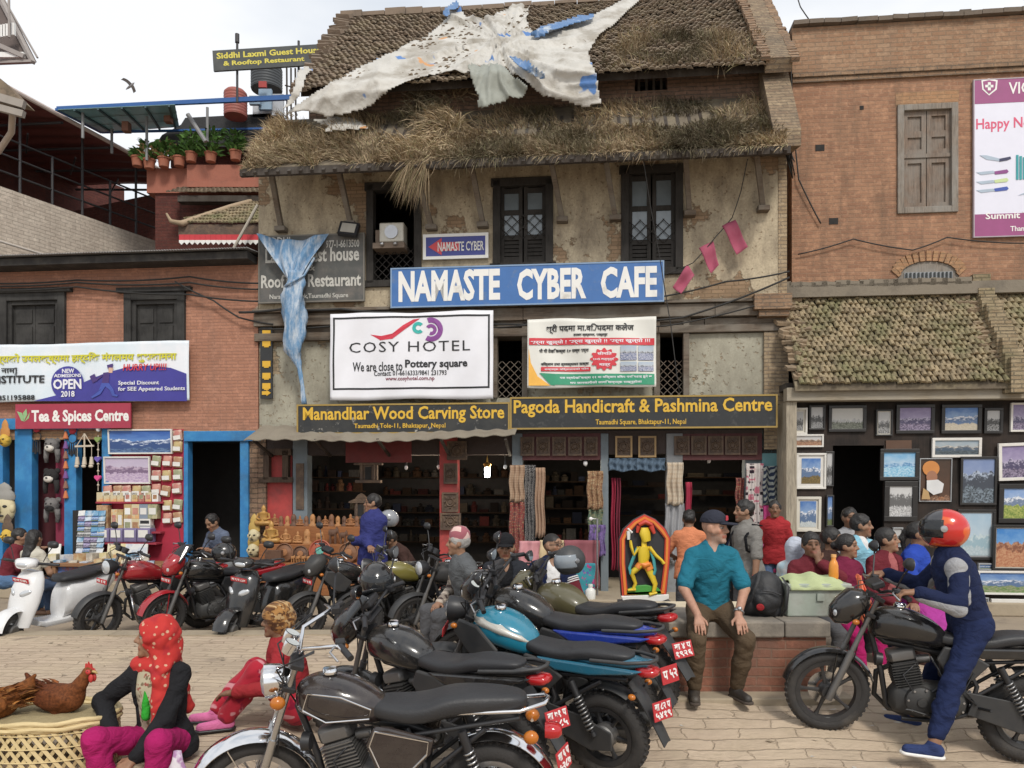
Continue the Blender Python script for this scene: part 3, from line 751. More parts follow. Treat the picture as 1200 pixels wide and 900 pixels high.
def post(x0, x1, mat, v0=-.03, v1=.2, top=508, name='shop_post'):
	a, b = fl(x0,560,v0)[0], fl(x1,560,v0)[0]; m = MB(); m.box(a, b, v0, v1, ZS, fl((x0+x1)/2, top, v0)[1]); return m.build(name, mat, MAIN, FM, bev=.008)
p_ = post(343, 360, GREYB)
a,b,c,d = fr(347,543,356,597,-.04); m = MB(); m.box(a,b,-.05,-.031,c,d); m.build('carved_panel', CARV, p_, FM)
post(515, 536, RED); post(600, 612, GREYB); post(704, 713, GREYB); post(781, 800, nm('grey_post', (.22,.225,.23), .8, dirt=(.1,.1,.1))); post(873, 894, GREYB, .05, .3)
a,b,c,d = fr(893,500,925,545,.0); m = MB(); m.box(a,b,.0,.3,ZS,d+.05); m.build('shop_wall', TEALW, MAIN, FM)
m = MB(); a = fl(309,510,0)[0]; b = uR-.02
m.box(a, b, .0, .3, zt-.34, zt+.15); m.build('shop_lintel', nm('dark_lintel', (.05,.035,.03), .85, bump=.5), MAIN, FM)
a,b,c,d = fr(405,517,482,542,-.02); m = MB(); m.box(a,b,-.02,-.003,c,d); m.build('red_valance', nm('dull_red_beam', (.16,.03,.028), .85, dirt=(.06,.02,.02), dlo=.45), MAIN, FM)
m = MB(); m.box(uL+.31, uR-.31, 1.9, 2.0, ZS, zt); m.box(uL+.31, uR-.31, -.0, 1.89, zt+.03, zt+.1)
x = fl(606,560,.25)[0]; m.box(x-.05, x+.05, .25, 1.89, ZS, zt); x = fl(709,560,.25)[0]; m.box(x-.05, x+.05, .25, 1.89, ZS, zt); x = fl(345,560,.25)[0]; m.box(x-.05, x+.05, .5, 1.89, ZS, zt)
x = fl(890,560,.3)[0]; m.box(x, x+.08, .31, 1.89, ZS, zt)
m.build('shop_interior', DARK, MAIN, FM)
m = MB(); m.box(uL-.02, uR, -1.0, 1.9, ZS-.1, zF); m.build('shop_plinth', KERB, MAIN, FM, bev=.02)
# stock in the rooms, its colours darkened to paint in their dimness
GOODS = attr_mat('shade_toned_goods', .9, noise=.3, sc=25)
rg = random.Random(21)
def stock(name, x0, x1, y0, y1, v, n, label, dark=.35, w=(.06,.2), h=(.05,.22)):
	m = MB(); cs = []; y = y0+14
	while y < y1+8:
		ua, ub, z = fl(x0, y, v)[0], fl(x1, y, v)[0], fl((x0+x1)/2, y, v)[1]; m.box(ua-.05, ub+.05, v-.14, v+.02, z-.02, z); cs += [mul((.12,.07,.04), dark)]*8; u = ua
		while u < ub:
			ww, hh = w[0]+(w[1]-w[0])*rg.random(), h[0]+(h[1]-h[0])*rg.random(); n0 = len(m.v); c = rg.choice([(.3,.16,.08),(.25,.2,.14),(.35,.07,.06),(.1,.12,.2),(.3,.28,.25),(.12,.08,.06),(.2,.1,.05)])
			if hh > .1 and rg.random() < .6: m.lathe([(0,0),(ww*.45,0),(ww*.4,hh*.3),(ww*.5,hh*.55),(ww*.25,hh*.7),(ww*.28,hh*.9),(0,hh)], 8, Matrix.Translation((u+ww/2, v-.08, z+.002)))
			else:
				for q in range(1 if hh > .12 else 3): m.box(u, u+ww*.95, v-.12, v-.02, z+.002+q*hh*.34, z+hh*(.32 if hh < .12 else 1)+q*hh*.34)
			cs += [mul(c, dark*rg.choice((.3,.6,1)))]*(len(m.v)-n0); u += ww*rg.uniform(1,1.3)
		y += rg.uniform(15,21)
	o = m.build(name, GOODS, sp=FM, kind='stuff'); o['label'] = label; set_cols(o, cs)
stock('shop_stock', 365, 425, 545, 612, 1.0, 60, 'shade coloured wooden masks and carvings piled in the shop window', .55)
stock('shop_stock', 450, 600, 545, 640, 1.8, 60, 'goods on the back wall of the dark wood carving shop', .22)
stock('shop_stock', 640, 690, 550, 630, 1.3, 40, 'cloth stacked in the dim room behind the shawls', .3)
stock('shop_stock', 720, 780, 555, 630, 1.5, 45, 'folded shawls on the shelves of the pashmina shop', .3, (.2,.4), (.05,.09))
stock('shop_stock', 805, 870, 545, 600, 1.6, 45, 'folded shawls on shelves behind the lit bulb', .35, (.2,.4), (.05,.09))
# sheet canopy over the carving shop
m = MB(); u0, u1 = fl(288,512,-.7)[0], fl(604,508,-.7)[0]
z0 = fl(440, 513, -.75)[1]; n = 40
m.grid(lambda s, t: (u0+(u1-u0)*s, -.78+.72*t, z0+.26*t+.012*math.sin(s*90)+.03*math.sin(s*7+1)*(1-t)-.05*(1-s)*(1-t)), 90, 4, .012)
m.build('sheet_canopy', nm('weathered_sheet', (.23,.2,.155), .85, bump=.3, dirt=(.14,.11,.085)), MAIN, FM, smooth=40)
m = MB()
for k in range(5):
	u = u0+.15+(u1-u0-.3)*k/4; m.bar((u,-.74,z0-.03),(u,-.02,z0-.25),.04,.04,up=(1,0,0))
m.build('canopy_bracket', WOODD, MAIN, FM)
# ------------------------------------------------------------------ signs and banners
def board(name, label, rect, v, mat, border=None, bw=.03, cat='sign', th=.03, group=None):
	a,b,c,d = fr(*rect, v)
	t = thing(name, label, cat, ((a+b)/2, v, c), FM, group)
	m = MB(); m.box(a,b,v,v+th,c,d); m.build('panel', mat, t, FM)
	if border:
		m = MB(); q = .008
		for r in ((a-.004,b+.004,d-bw,d+.004),(a-.004,b+.004,c-.004,c+bw),(a-.004,a+bw,c+bw,d-bw),(b-bw,b+.004,c+bw,d-bw)): m.box(r[0],r[1],v-q,v+th+.004,r[2],r[3])
		m.build('border', border, t, FM)
	return t
def lett(t, mat, lines, v, name='lettering', fn=None, ext=.006, bold=.012):
	m = MB()
	for L in lines:
		s, x0, y0, x1, y1 = L[:5]; kw = dict(bold=bold, ext=ext); kw.update(L[5] if len(L) > 5 else {})
		a,b,c,d = fr(x0,y0,x1,y1,v)
		m.text(s, ((a+b)/2, v, (c+d)/2), b-a, d-c, **kw)
	if fn:
		for q in m.v: q.y += fn(q.x, q.z)
	return m.build(name, mat, t, FM)
WHITE = nm('white_paint', (.74,.73,.70), .6, var=.08, dirt=(.4,.37,.32), dlo=.56)
YEL = nm('yellow_paint', (.62,.38,.035), .6, dirt=(.3,.2,.06), dlo=.6)
BOARDK = nm('black_sign_board', (.022,.024,.026), .7, dirt=(.10,.10,.095), dlo=.56, dsc=6)
BOARDG = nm('grey_sign_board', (.075,.078,.075), .8, col2=(.11,.105,.1), dirt=(.16,.14,.12))
t = board('guest_house_sign', 'large dark grey guest house board with faded white lettering, half hidden by the blue tarpaulin', (303,275,427,354), -.1, BOARDG, nm('old_frame', (.16,.15,.13), .8), .02)
OLDW = nm('faded_white_paint', (.5,.49,.45), .8, var=.2, sc=9, dirt=(.15,.14,.13), dsc=9, dlo=.48)
lett(t, OLDW, [('SIDDHI',311,278,340,287), ('977-1-6613500',382,281,421,290), ('Laxmi Guest house',311,290,421,307,dict(bold=.025)), ('&',361,309,369,317), ('RoofTop Restaurant',306,321,423,341,dict(bold=.025)), ('Narayan Chowk,Taumadhi Square',316,344,408,351)], -.101)
BLUES = nm('sign_blue', (.03,.09,.30), .55, dirt=(.12,.17,.27), dlo=.58)
t = board('small_cyber_sign', 'small blue cyber sign with a red arrow and white border, between two upper windows', (496,274,572,303), -.06, nm('sign_navy', (.05,.06,.25), .5), WHITE, .045)
a,b,c,d = fr(502,279,530,299,-.065); m = MB(); m.prism([(a,(c+d)/2),(a+.22,d),(a+.22,d-.07),(b+.12,d-.07),(b+.12,c+.07),(a+.22,c+.07),(a+.22,c)], -.066, -.061); m.build('arrow', nm('sign_red', (.55,.06,.07), .5), t, FM)
lett(t, WHITE, [('NAMASTE CYBER',513,283,567,294)], -.067)
t = board('cyber_cafe_sign', 'wide blue sign board with big white cyber cafe lettering across the house front', (458,310,778,357), -.24, nm('sign_sky_blue', (.045,.14,.37), .55, dirt=(.16,.2,.26), dsc=4, dlo=.55), nm('pale_blue_edge', (.2,.3,.45), .6), .018)
lett(t, WHITE, [('NAMASTE',467,316,586,353,dict(bold=.04)), ('CYBER',606,314,687,351,dict(bold=.04)), ('CAFE',704,312,770,349,dict(bold=.04))], -.242)
GOLDB = nm('gold_border', (.3,.2,.05), .6)
t = board('wood_carving_sign', 'long black shop board with yellow wood carving store lettering and worn grey scratches', (348,473,597,508), -.42, nm('worn_black_board', (.02,.022,.024), .7, sc=3, col2=(.035,.035,.033), dirt=(.42,.40,.36), dsc=7, dlo=.60, dhi=.68), GOLDB, .022)
lett(t, YEL, [('Manandhar Wood Carving Store',355,476,591,496,dict(bold=.022)), ('Taumadhi Tole-11, Bhaktapur, Nepal',415,496,522,503)], -.423)
t = board('handicraft_sign', 'long black shop board with yellow handicraft and pashmina lettering, right beside the other one', (598,464,911,502), -.42, BOARDK, GOLDB, .022)
lett(t, YEL, [('Pagoda Handicraft & Pashmina Centre',602,467,905,488,dict(bold=.022)), ('Taumadhi Square, Bhaktapur-11, Nepal',698,491,804,499)], -.423)
def banner(name, label, rect, v, mat, rip, cat='banner'):
	a,b,c,d = fr(*rect, v); t = thing(name, label, cat, ((a+b)/2, v, c), FM)
	m = MB(); m.grid(lambda s, q: (a+(b-a)*s, v+rip(a+(b-a)*s, c+(d-c)*q), c+(d-c)*q + .02*math.sin(s*9)*(q-.5)), 60, 20, -.004)
	m.build('cloth', mat, t, FM, smooth=180); return t
def shape(t, name, mat, polys, v, fn=None, d=.003):
	"""flat printed shapes given as photo outlines"""
	m = MB()
	for pl in polys:
		q = [fl(x, y, v) for x, y in pl]; m.prism(q, v-d, v)
	if fn:
		for p in m.v: p.y += fn(p.x, p.z)
	return m.build(name, mat, t, FM)
VIN = nm('white_vinyl', (.72,.72,.76), .5, var=.06)
INK = nm('black_ink', (.015,.015,.017), .5)
rip = lambda u, z: .014*math.sin(u*5+z*2) + .009*math.sin(u*11-z*7)
t = banner('hotel_banner', 'white hotel banner with a black frame line and a red, teal and purple swirl', (387,366,578,468), -.3, VIN, rip)
V = -.308
a,b,c,d = fr(390,370,574,456,V); m = MB()
for q in ((a,b,d-.03,d),(a,b,c,c+.03),(a,a+.03,c,d),(b-.03,b,c,d)):
	m.grid(lambda s, r: (q[0]+(q[1]-q[0])*s, V+rip(q[0]+(q[1]-q[0])*s, q[2]+(q[3]-q[2])*r), q[2]+(q[3]-q[2])*r), 30, 6)
m.build('frame_line', INK, t, FM)
lett(t, INK, [('COSY HOTEL',409,400,551,412,dict(bold=-.002, sp=1.15)), ('We are close to',413,424,472,435), ('Pottery square',475,421,548,433,dict(bold=.03)), ('Contact: 01-6616333/9841 231793',438,434,523,440)], V, fn=rip)
lett(t, nm('maroon_ink', (.2,.03,.06), .5), [('www.cosyhotel.com.np',452,441,509,447)], V, fn=rip)
arc = lambda cx, cy, r0, r1, a0, a1, n=18: [(cx+r0*math.cos(R(a0+(a1-a0)*i/n)), cy+r0*math.sin(R(a0+(a1-a0)*i/n))) for i in range(n+1)] + [(cx+r1*math.cos(R(a1-(a1-a0)*i/n)), cy+r1*math.sin(R(a1-(a1-a0)*i/n))) for i in range(n+1)]
shape(t, 'red_swoosh', nm('logo_red', (.55,.03,.06), .5), [[(434,392),(446,399),(460,397),(474,386),(486,377),(492,373),(484,374),(472,381),(460,391),(447,394)]], V, rip)
shape(t, 'teal_swirl', nm('logo_teal', (.03,.38,.34), .5), [arc(490,384,3,7,40,320)], V, rip)
shape(t, 'purple_swirl', nm('logo_purple', (.22,.06,.26), .5), [arc(505,386,8,14,-110,120), arc(505,386,2.5,6.5,-150,110)], V, rip)
# school banner
rip2 = lambda u, z: .02*math.sin(u*4+z*3) + .012*math.sin(u*9+z*5)
t = banner('school_banner', 'white school admission banner with a red band, red flower shape and green foot', (618,373,769,454), -.32, nm('cream_vinyl', (.68,.67,.62), .5, var=.07), rip2)
V = -.333
REDI = nm('red_ink', (.55,.035,.05), .5)
bandp = lambda x0, y0, x1, y1, n=20: [[(x0+(x1-x0)*i/n, y0), (x0+(x1-x0)*(i+1)/n, y0), (x0+(x1-x0)*(i+1)/n, y1), (x0+(x1-x0)*i/n, y1)] for i in range(n)]
shape(t, 'red_band', REDI, bandp(620,396,767,404) + bandp(634,430,692,435,8), V, rip2)
shape(t, 'green_foot', nm('green_ink', (.03,.26,.14), .5), [[(632,437),(650,438),(650,452),(645,451)]] + bandp(650,438,767,451,16), V, rip2)
shape(t, 'orange_corner', nm('orange_ink', (.75,.4,.06), .5), [[(619.5,408),(622,425),(630,441),(645,452),(619.5,452)]], V, rip2)
fl_ = [(708+(15+2.0*math.cos(R(a*12)))*math.cos(R(a)), 421+(12+1.6*math.cos(R(a*12)))*math.sin(R(a))) for a in range(0,360,6)]
shape(t, 'red_flower', REDI, [fl_], V-.002, rip2)
lett(t, INK, [('श्री पदमा मा.वि./पदमा कलेज',640,379,743,390), ('दरबार स्क्वायर, भक्तपुर',672,391,712,394.5), ('पी पी देखि कक्षा १० सम्म भर्ना',632,408,690,414), ('विज्ञान तथा व्यवस्थापन कक्षा',634,424,690,429)], V, fn=rip2, bold=.02)
lett(t, VIN, [('भर्ना खुल्यो ! भर्ना खुल्यो !! भर्ना खुल्यो !!!',622,397,762,403), ('सम्पर्क विद्यालयको फोन',638,431,690,434), ('यस वर्षदेखि कक्षा ११ मा विज्ञान विषय पनि पढाइ हुने छ',656,440,764,444), ('थप जानकारीको लागि सम्पर्क राख्नुहोला',668,446,752,450)], V-.003, fn=rip2, bold=.02, name='white_lettering')
lett(t, VIN, [('सीमित',700,412,717,416), ('१००% छात्रवृत्ति',695,419,721,423), ('मात्र',702,426,715,430)], V-.006, fn=rip2, bold=.02, name='flower_lettering')
PHOTO = None
def painting(name, sky1, sky2, far, snow, fore, fore2, ridge=.55, foreh=.28, k=2.5, seed=0., rag=.22):
	"""a printed picture: sky, ragged mountains with snow, foreground (printed ink, not light)"""
	if name in MC: return MC[name]
	t = NT(name); g = t.gen(); x, z = t.n('SeparateXYZ', (g,)), t.n('SeparateXYZ', (g,), out=2)
	sv = t.n('VectorMath', (g, (seed*3.1, seed, seed*1.7)), operation='ADD')
	xv = t.n('CombineXYZ', (x, seed, seed*2))
	h = t.math('MULTIPLY_ADD', t.math('SUBTRACT', t.noise(xv, k, 5, .6), .5), rag*3, ridge)
	hf = t.math('MULTIPLY_ADD', t.math('SUBTRACT', t.noise(xv, k*2.3, 4, .6), .5), .4, foreh)
	c = t.mix(t.math('ADD', z, t.math('MULTIPLY', t.math('SUBTRACT', t.noise(sv, 4, 5, .6), .5), .9)), sky2, sky1)
	mc = t.mix(t.ramp(t.math('ADD', t.noise(sv, 9, 5, .7), t.math('MULTIPLY', t.math('SUBTRACT', z, h), .9)), [(.38, 0), (.5, 1)]), far, snow)
	c = t.mix(t.ramp(t.math('SUBTRACT', h, z), [(.0, 0), (.02, 1)]), c, mc)
	fc = t.mix(t.ramp(t.noise(sv, 16, 4, .7), [(.4, 0), (.6, 1)]), fore, fore2)
	c = t.mix(t.ramp(t.math('SUBTRACT', hf, z), [(.0, 0), (.03, 1)]), c, fc)
	MC[name] = t.set(col=c, rough=.35)
	return MC[name]
for k, rc in enumerate(((727,405,746,422),(748,405,766,422),(727,424,746,435),(748,424,766,435))):
	a,b,c,d = fr(*rc, V); m = MB(); m.grid(lambda s, q: (a+(b-a)*s, V-.003+rip2(a+(b-a)*s, c+(d-c)*q), c+(d-c)*q), 6, 4, -.002)
	m.build('printed_photo', painting('school_photo', (.35,.42,.5), (.5,.5,.5), (.1,.11,.12), (.4,.4,.42), (.05,.08,.2), (.5,.5,.55), .6, .5, 6, k), t, FM)
# institute banner on the tea shop house
rip3 = lambda u, z: .012*math.sin(u*4+z*2) + .006*math.sin(u*13-z*5)
t = banner('institute_banner', 'wide white and violet institute banner with yellow headline and a running man', (-135,403,222,471), -.14, nm('pale_print', (.62,.70,.76), .5, var=.12, sc=1.2, col2=(.75,.76,.8)), rip3)
V = -.16
VIO = nm('violet_ink', (.045,.04,.26), .5)
pts = [(40,470),(70,462),(100,447),(125,437),(150,430),(175,428),(200,431),(219,438)]
shape(t, 'violet_wave', VIO, [[(x0,470),(x0,y0),(x1,y1),(x1,470)] for (x0,y0),(x1,y1) in zip(pts,pts[1:])], V+.004, rip3, .004)
shape(t, 'violet_disc', VIO, [[(79+19*math.cos(R(a)), 449+20*math.sin(R(a))) for a in range(0,360,12)]], V, rip3)
lett(t, nm('headline_yellow', (.55,.52,.03), .5), [('यात्राको उपलक्ष्यमा हार्दिक मंगलमय शुभकामना',-14,413,207,426)], V, fn=rip3, bold=.03, name='headline')
lett(t, INK, [('नाम]',2,431,20,439), ('INSTITUTE',-12,440,52,449,dict(bold=.02)), ('9851195888',-8,463,41,469)], V, fn=rip3)
lett(t, VIN, [('NEW',72,432,87,437), ('ADMISSIONS',63,438,95,442), ('OPEN',62,444,95,456,dict(bold=.03)), ('2018',71,458,87,465)], V-.013, fn=rip3, name='disc_lettering', bold=.02)
lett(t, VIN, [('Special Discount',139,446,186,452), ('for SEE Appeared Students',139,453,217,459)], V-.013, fn=rip3, name='white_lettering')
lett(t, REDI, [('HURRY UP!!!!',144,426,195,434,dict(shear=.15))], V-.013, fn=rip3, name='red_lettering')
shape(t, 'running_man', nm('print_dark', (.06,.03,.16), .5), [[(122,437),(129,436),(128,449),(120,450)],[(126,428),(133,426),(132,432),(127,432)],[(105,441),(111,438),(115,446),(109,449)],[(112,445),(120,439),(121,441),(113,447)]], V-.004, rip3)
shape(t, 'running_legs', nm('print_blue', (.05,.08,.35), .5), [[(120,449),(128,449),(133,456),(135,462),(139,463),(138,465),(132,464),(129,457),(124,453),(118,462),(108,467),(107,465),(116,458)]], V-.005, rip3)
shape(t, 'running_face', nm('print_skin', (.6,.38,.27), .5), [[(128,431),(133,431),(132,437),(128,437)]], V-.004, rip3)
t = board('tea_shop_sign', 'maroon tea and spices sign with white lettering and a leaf mark', (18,473,153,502), -.15, nm('maroon_sign', (.33,.03,.06), .5, dirt=(.36,.1,.12), dlo=.6), None)
lett(t, WHITE, [('Tea & Spices Centre',37,480,151,498,dict(bold=.035))], -.151)
shape(t, 'leaf_mark', nm('leaf_green', (.25,.42,.2), .5), [[(20,482),(26,484),(29,494),(25,493)],[(28,494),(27,484),(31,479),(32,486)],[(29,494),(33,487),(35,483),(34,490)]], -.151)
# vertical strip sign
t = board('arrow_strip_sign', 'narrow upright black board with yellow characters and an arrow, at the house corner', (305,383,319,467), -.05, BOARDK, None)
m = MB()
for k, y in enumerate((387,399,423,437,449)):
	a,b,c,d = fr(307.5,y,317,y+8,-.055); m.box(a,b,-.06,-.051,c+.02,d); m.box(a+.03,b-.03,-.06,-.051,c,c+.019)
a,b,c,d = fr(307,457,317.5,464,-.055); m.prism([(a,(c+d)/2+.03),(a+.08,(c+d)/2+.03),(a+.08,d),(b,(c+d)/2),(a+.08,c),(a+.08,(c+d)/2-.03),(a,(c+d)/2-.03)], -.06, -.051)
m.build('yellow_mark', nm('strip_yellow', (.62,.36,.03), .6), t, FM)
# knife poster
MAG = nm('magenta_print', (.27,.055,.17), .5)
t = board('knife_poster', 'tall knife advertising poster with magenta bands, hung on the red brick house', (1141,90,1292,276), .3, nm('pale_lilac_print', (.66,.66,.75), .45, var=.06), nm('poster_edge', (.35,.3,.33), .6), .012, 'poster')
a,b,c,d = fr(1141,90,1292,276,.3)
m = MB(); m.box(a+.012,b-.012,.296,.3,d-.38,d-.012); m.box(a+.012,b-.012,.296,.3,c+.012,c+.36); m.build('band', MAG, t, FM)
lett(t, WHITE, [('VICTORINOX',1182,94,1284,108), ('Summit Trading',1155,248,1240,258,dict(bold=.02)), ('Thamel, Kathmandu',1184,264,1250,271)], .295)
lett(t, nm('pink_print', (.6,.08,.16), .5), [('Happy New Year',1144,137,1252,153,dict(bold=.012))], .299)
q = lambda x, y: (x, y)
shape(t, 'shield', WHITE, [[(1150,94),(1159,92),(1169,94),(1168,105),(1159,112),(1151,105)]], .2955)
shape(t, 'shield_cross', MAG, [[(1152,95.5),(1159,94),(1167,95.5),(1166,104),(1159,110),(1153,104)]], .292)
shape(t, 'cross', WHITE, [[(1157.5,96.5),(1161,96.5),(1161,106),(1157.5,106)],[(1154.5,99.5),(1164,99.5),(1164,102.5),(1154.5,102.5)]], .289)
KN = nm('blade_print', (.35,.42,.5), .4)
shape(t, 'knife_blade', KN, [[(1148,182),(1156,182),(1172,186),(1172,189),(1156,187)]] + [[(1144,y-1),(1164,y-3),(1166,y),(1150,y+2)] for y in (203,214,224)] + [[(1193,229),(1205,224),(1206,227)]], .297)
for nme, cc, y in (('navy', (.03,.03,.08), 186), ('purple', (.22,.05,.2), 201), ('pale_green', (.5,.6,.3), 211), ('blue', (.04,.08,.35), 221)):
	shape(t, 'knife_handle', nm('handle_'+nme, cc, .4), [[(1165 if y>190 else 1171,y),(1180 if y>190 else 1184,y-2.5),(1182 if y>190 else 1185,y),(1180,y+2),(1166 if y>190 else 1171,y+3.5)]], .296)
m = MB(); a2,b2,c2,d2 = fr(1191,181,1215,210,.29)
for k in range(6): m.box(a2+.05*k, a2+.05*k+.035, .292, .297, c2, d2-.02*k)
m.build('knife_block', nm('teal_print', (.03,.28,.3), .4), t, FM)
# ------------------------------------------------------------------ pink flags, lamps, machines on the wall
PINK = nm('pink_cloth', (.34,.07,.12), .85, bump=.3, bsc=60, dirt=(.3,.12,.15))
def cloth_poly(name, label, cat, px4, v, mat, grp=None, wav=.02):
	A,B,C_,D = [fl(x, y, v) for x, y in px4]
	m = MB(); m.grid(lambda s, t: ((A[0]*(1-s)+B[0]*s)*(1-t)+(D[0]*(1-s)+C_[0]*s)*t, v-wav*math.sin(s*5+t*3)-wav*math.sin(t*7), (A[1]*(1-s)+B[1]*s)*(1-t)+(D[1]*(1-s)+C_[1]*s)*t), 10, 10, .004)
	return m.build(name, mat, sp=FM, smooth=180, tag=(label, cat, grp))
cloth_poly('pink_flag', 'pink cloth flag hanging highest, just under the bundle of wires', 'flag', [(846,265),(862,257),(876,290),(863,299)], -.2, PINK, 'pink flags')
cloth_poly('pink_flag', 'pink cloth flag in the middle of the string of three', 'flag', [(819,291),(836,282),(842,311),(833,321)], -.2, PINK, 'pink flags')
cloth_poly('pink_flag', 'pink cloth flag hanging lowest, beside the blue sign board', 'flag', [(805,310),(814,322),(798,345),(788,337)], -.2, PINK, 'pink flags')
t = thing('flood_lamp', 'small black flood lamp above the dark guest house board', 'lamp', (*[fl(409,275,-.15)[0]], -.1, fl(409,275,-.1)[1]), FM)
a,b,c,d = fr(397,259,420,277,-.2); m = MB(); m.M = Matrix.Translation(((a+b)/2,-.2,(c+d)/2)) @ Matrix.Rotation(R(8),4,'Y') @ Matrix.Rotation(R(-20),4,'X')
m.box(-.16,.16,-.02,.06,-.12,.12); m.build('housing', BLK, t, FM)
m2 = MB(); m2.M = m.M; m2.box(-.12,.12,-.028,-.021,-.085,.085); m2.build('glass', nm('lamp_glass', (.4,.38,.33), .2), t, FM)
m3 = MB(); m3.tube([((a+b)/2,-.15,(c+d)/2),((a+b)/2,0,(c+d)/2+.05)], .015); m3.build('bracket', BLK, t, FM)
a,b,c,d = fr(440,262,474,292,-.1)
t = thing('air_cooler', 'small square metal machine mounted in the open dark window', 'machine', ((a+b)/2,-.1,c), FM)
m = MB(); m.box(a+.08,b,-.16,.12,c+.1,d); m.build('case', nm('silver_case', (.5,.47,.4), .4, .3, dirt=(.2,.18,.14)), t, FM, bev=.02)
m = MB(); m.box(a-.02,b+.02,-.2,.15,c-.01,c+.08); m.box(a,a+.07,-.1,.1,c+.1,d-.1); m.build('base', nm('rust_metal', (.16,.12,.09), .8), t, FM)
m = MB(); m.lathe([(.0,0),(.11,0),(.11,.02),(.0,.02)], 20, Matrix.Translation(((a+b)/2+.04,-.162,(c+d)/2+.05)) @ Matrix.Rotation(R(90),4,'X')); m.ball(((a+b)/2-.1,-.22,c+.05),.035); m.ball(((a+b)/2+.12,-.22,c+.05),.035); m.build('dial', STEEL, t, FM, smooth=40)
# ------------------------------------------------------------------ cables
CAB = nm('cable_rubber', (.02,.019,.018), .7)
def cable(label, pts, r=.012, grp=None, sagn=8):
	out = []
	for (a, b) in zip(pts, pts[1:]):
		for k in range(sagn):
			s = k/sagn; p = Vector(a)*(1-s) + Vector(b)*s; p.z -= .16*s*(1-s)*(Vector(b)-Vector(a)).length*.5; out.append(p)
	out.append(Vector(pts[-1]))
	MB().tube(out, r, 5).build('cable', CAB, sp=FM, smooth=180, tag=(label, 'cable', grp))
fp = lambda x, y, v: (fl(x,y,v)[0], v, fl(x,y,v)[1])
cable('black cable running the length of the beam above the hotel banner', [fp(303,386,-.2), fp(470,372,-.22), fp(600,380,-.2), fp(800,372,-.22), fp(925,325,-.2)], .016)
cable('thin black cable drooping over the middle windows', [fp(560,384,-.2), fp(640,378,-.25), fp(780,382,-.22), fp(905,352,-.2)])
cable('cable slanting from the flags to the house corner', [fp(760,350,-.2), fp(850,330,-.22), fp(925,318,-.15)], .014)
cable('cable with the flags strung on it', [fp(778,322,-.2), fp(812,308,-.22), fp(840,276,-.22), fp(858,255,-.2)], .008)
cable('thin cable from the eave down to the flag string', [fp(876,186,-.6), fp(868,225,-.3), fp(858,255,-.2)], .007)
cable('thin pale rope hanging from the eave past the right window', [fp(752,172,-.98), fp(762,240,-.7), fp(773,300,-.5), fp(786,380,-.4), fp(796,460,-.42)], .008)
cable('cable bundle along the red brick corner', [fp(926,60,.2), fp(930,150,.25), fp(936,210,.28), fp(962,262,.3)], .012)
cable('black cable sagging across the red brick wall', [fp(935,298,.3), fp(1000,280,.28), fp(1070,293,.28), fp(1110,278,.28), fp(1200,285,.28)], .011)
cable('wire from the gable top down to the right parapet', [fp(930,-20,1.0), fp(938,8,.6), fp(953,29,.5)], .01)
for k, (y0, y1, lb) in enumerate(((333,331,'upper cable running over the shuttered windows of the tea shop house'), (338,345,'lower cable sagging over the shuttered windows of the tea shop house'), (330,324,'topmost cable under the corrugated eave'))):
	cable(lb, [fp(-60,y0,-.12), fp(90,y0-2,-.14), fp(222,y1,-.14), fp(303,y1+8,-.1)], .015)
cable('black cable dropping from the shutter to the arrow strip sign', [fp(205,330,-.14), fp(250,352,-.12), fp(280,372,-.1), fp(320,380,-.1)], .015)
cable('thick bundled cable across the grey plaster corner', [fp(280,366,-.2), fp(330,362,-.2), fp(400,362,-.2), fp(460,366,-.2)], .022)
for k in range(7):
	rk = random.Random(k)
	cable('wire in the tangle at the corner between the tall house and red brick house', [fp(918+rk.random()*10,165+rk.random()*8,-.3), fp(925+rk.random()*8,185+k*4,-.25+.05*k), fp(918+rk.random()*8,160+k*3,-.1)], .009, 'corner wires')
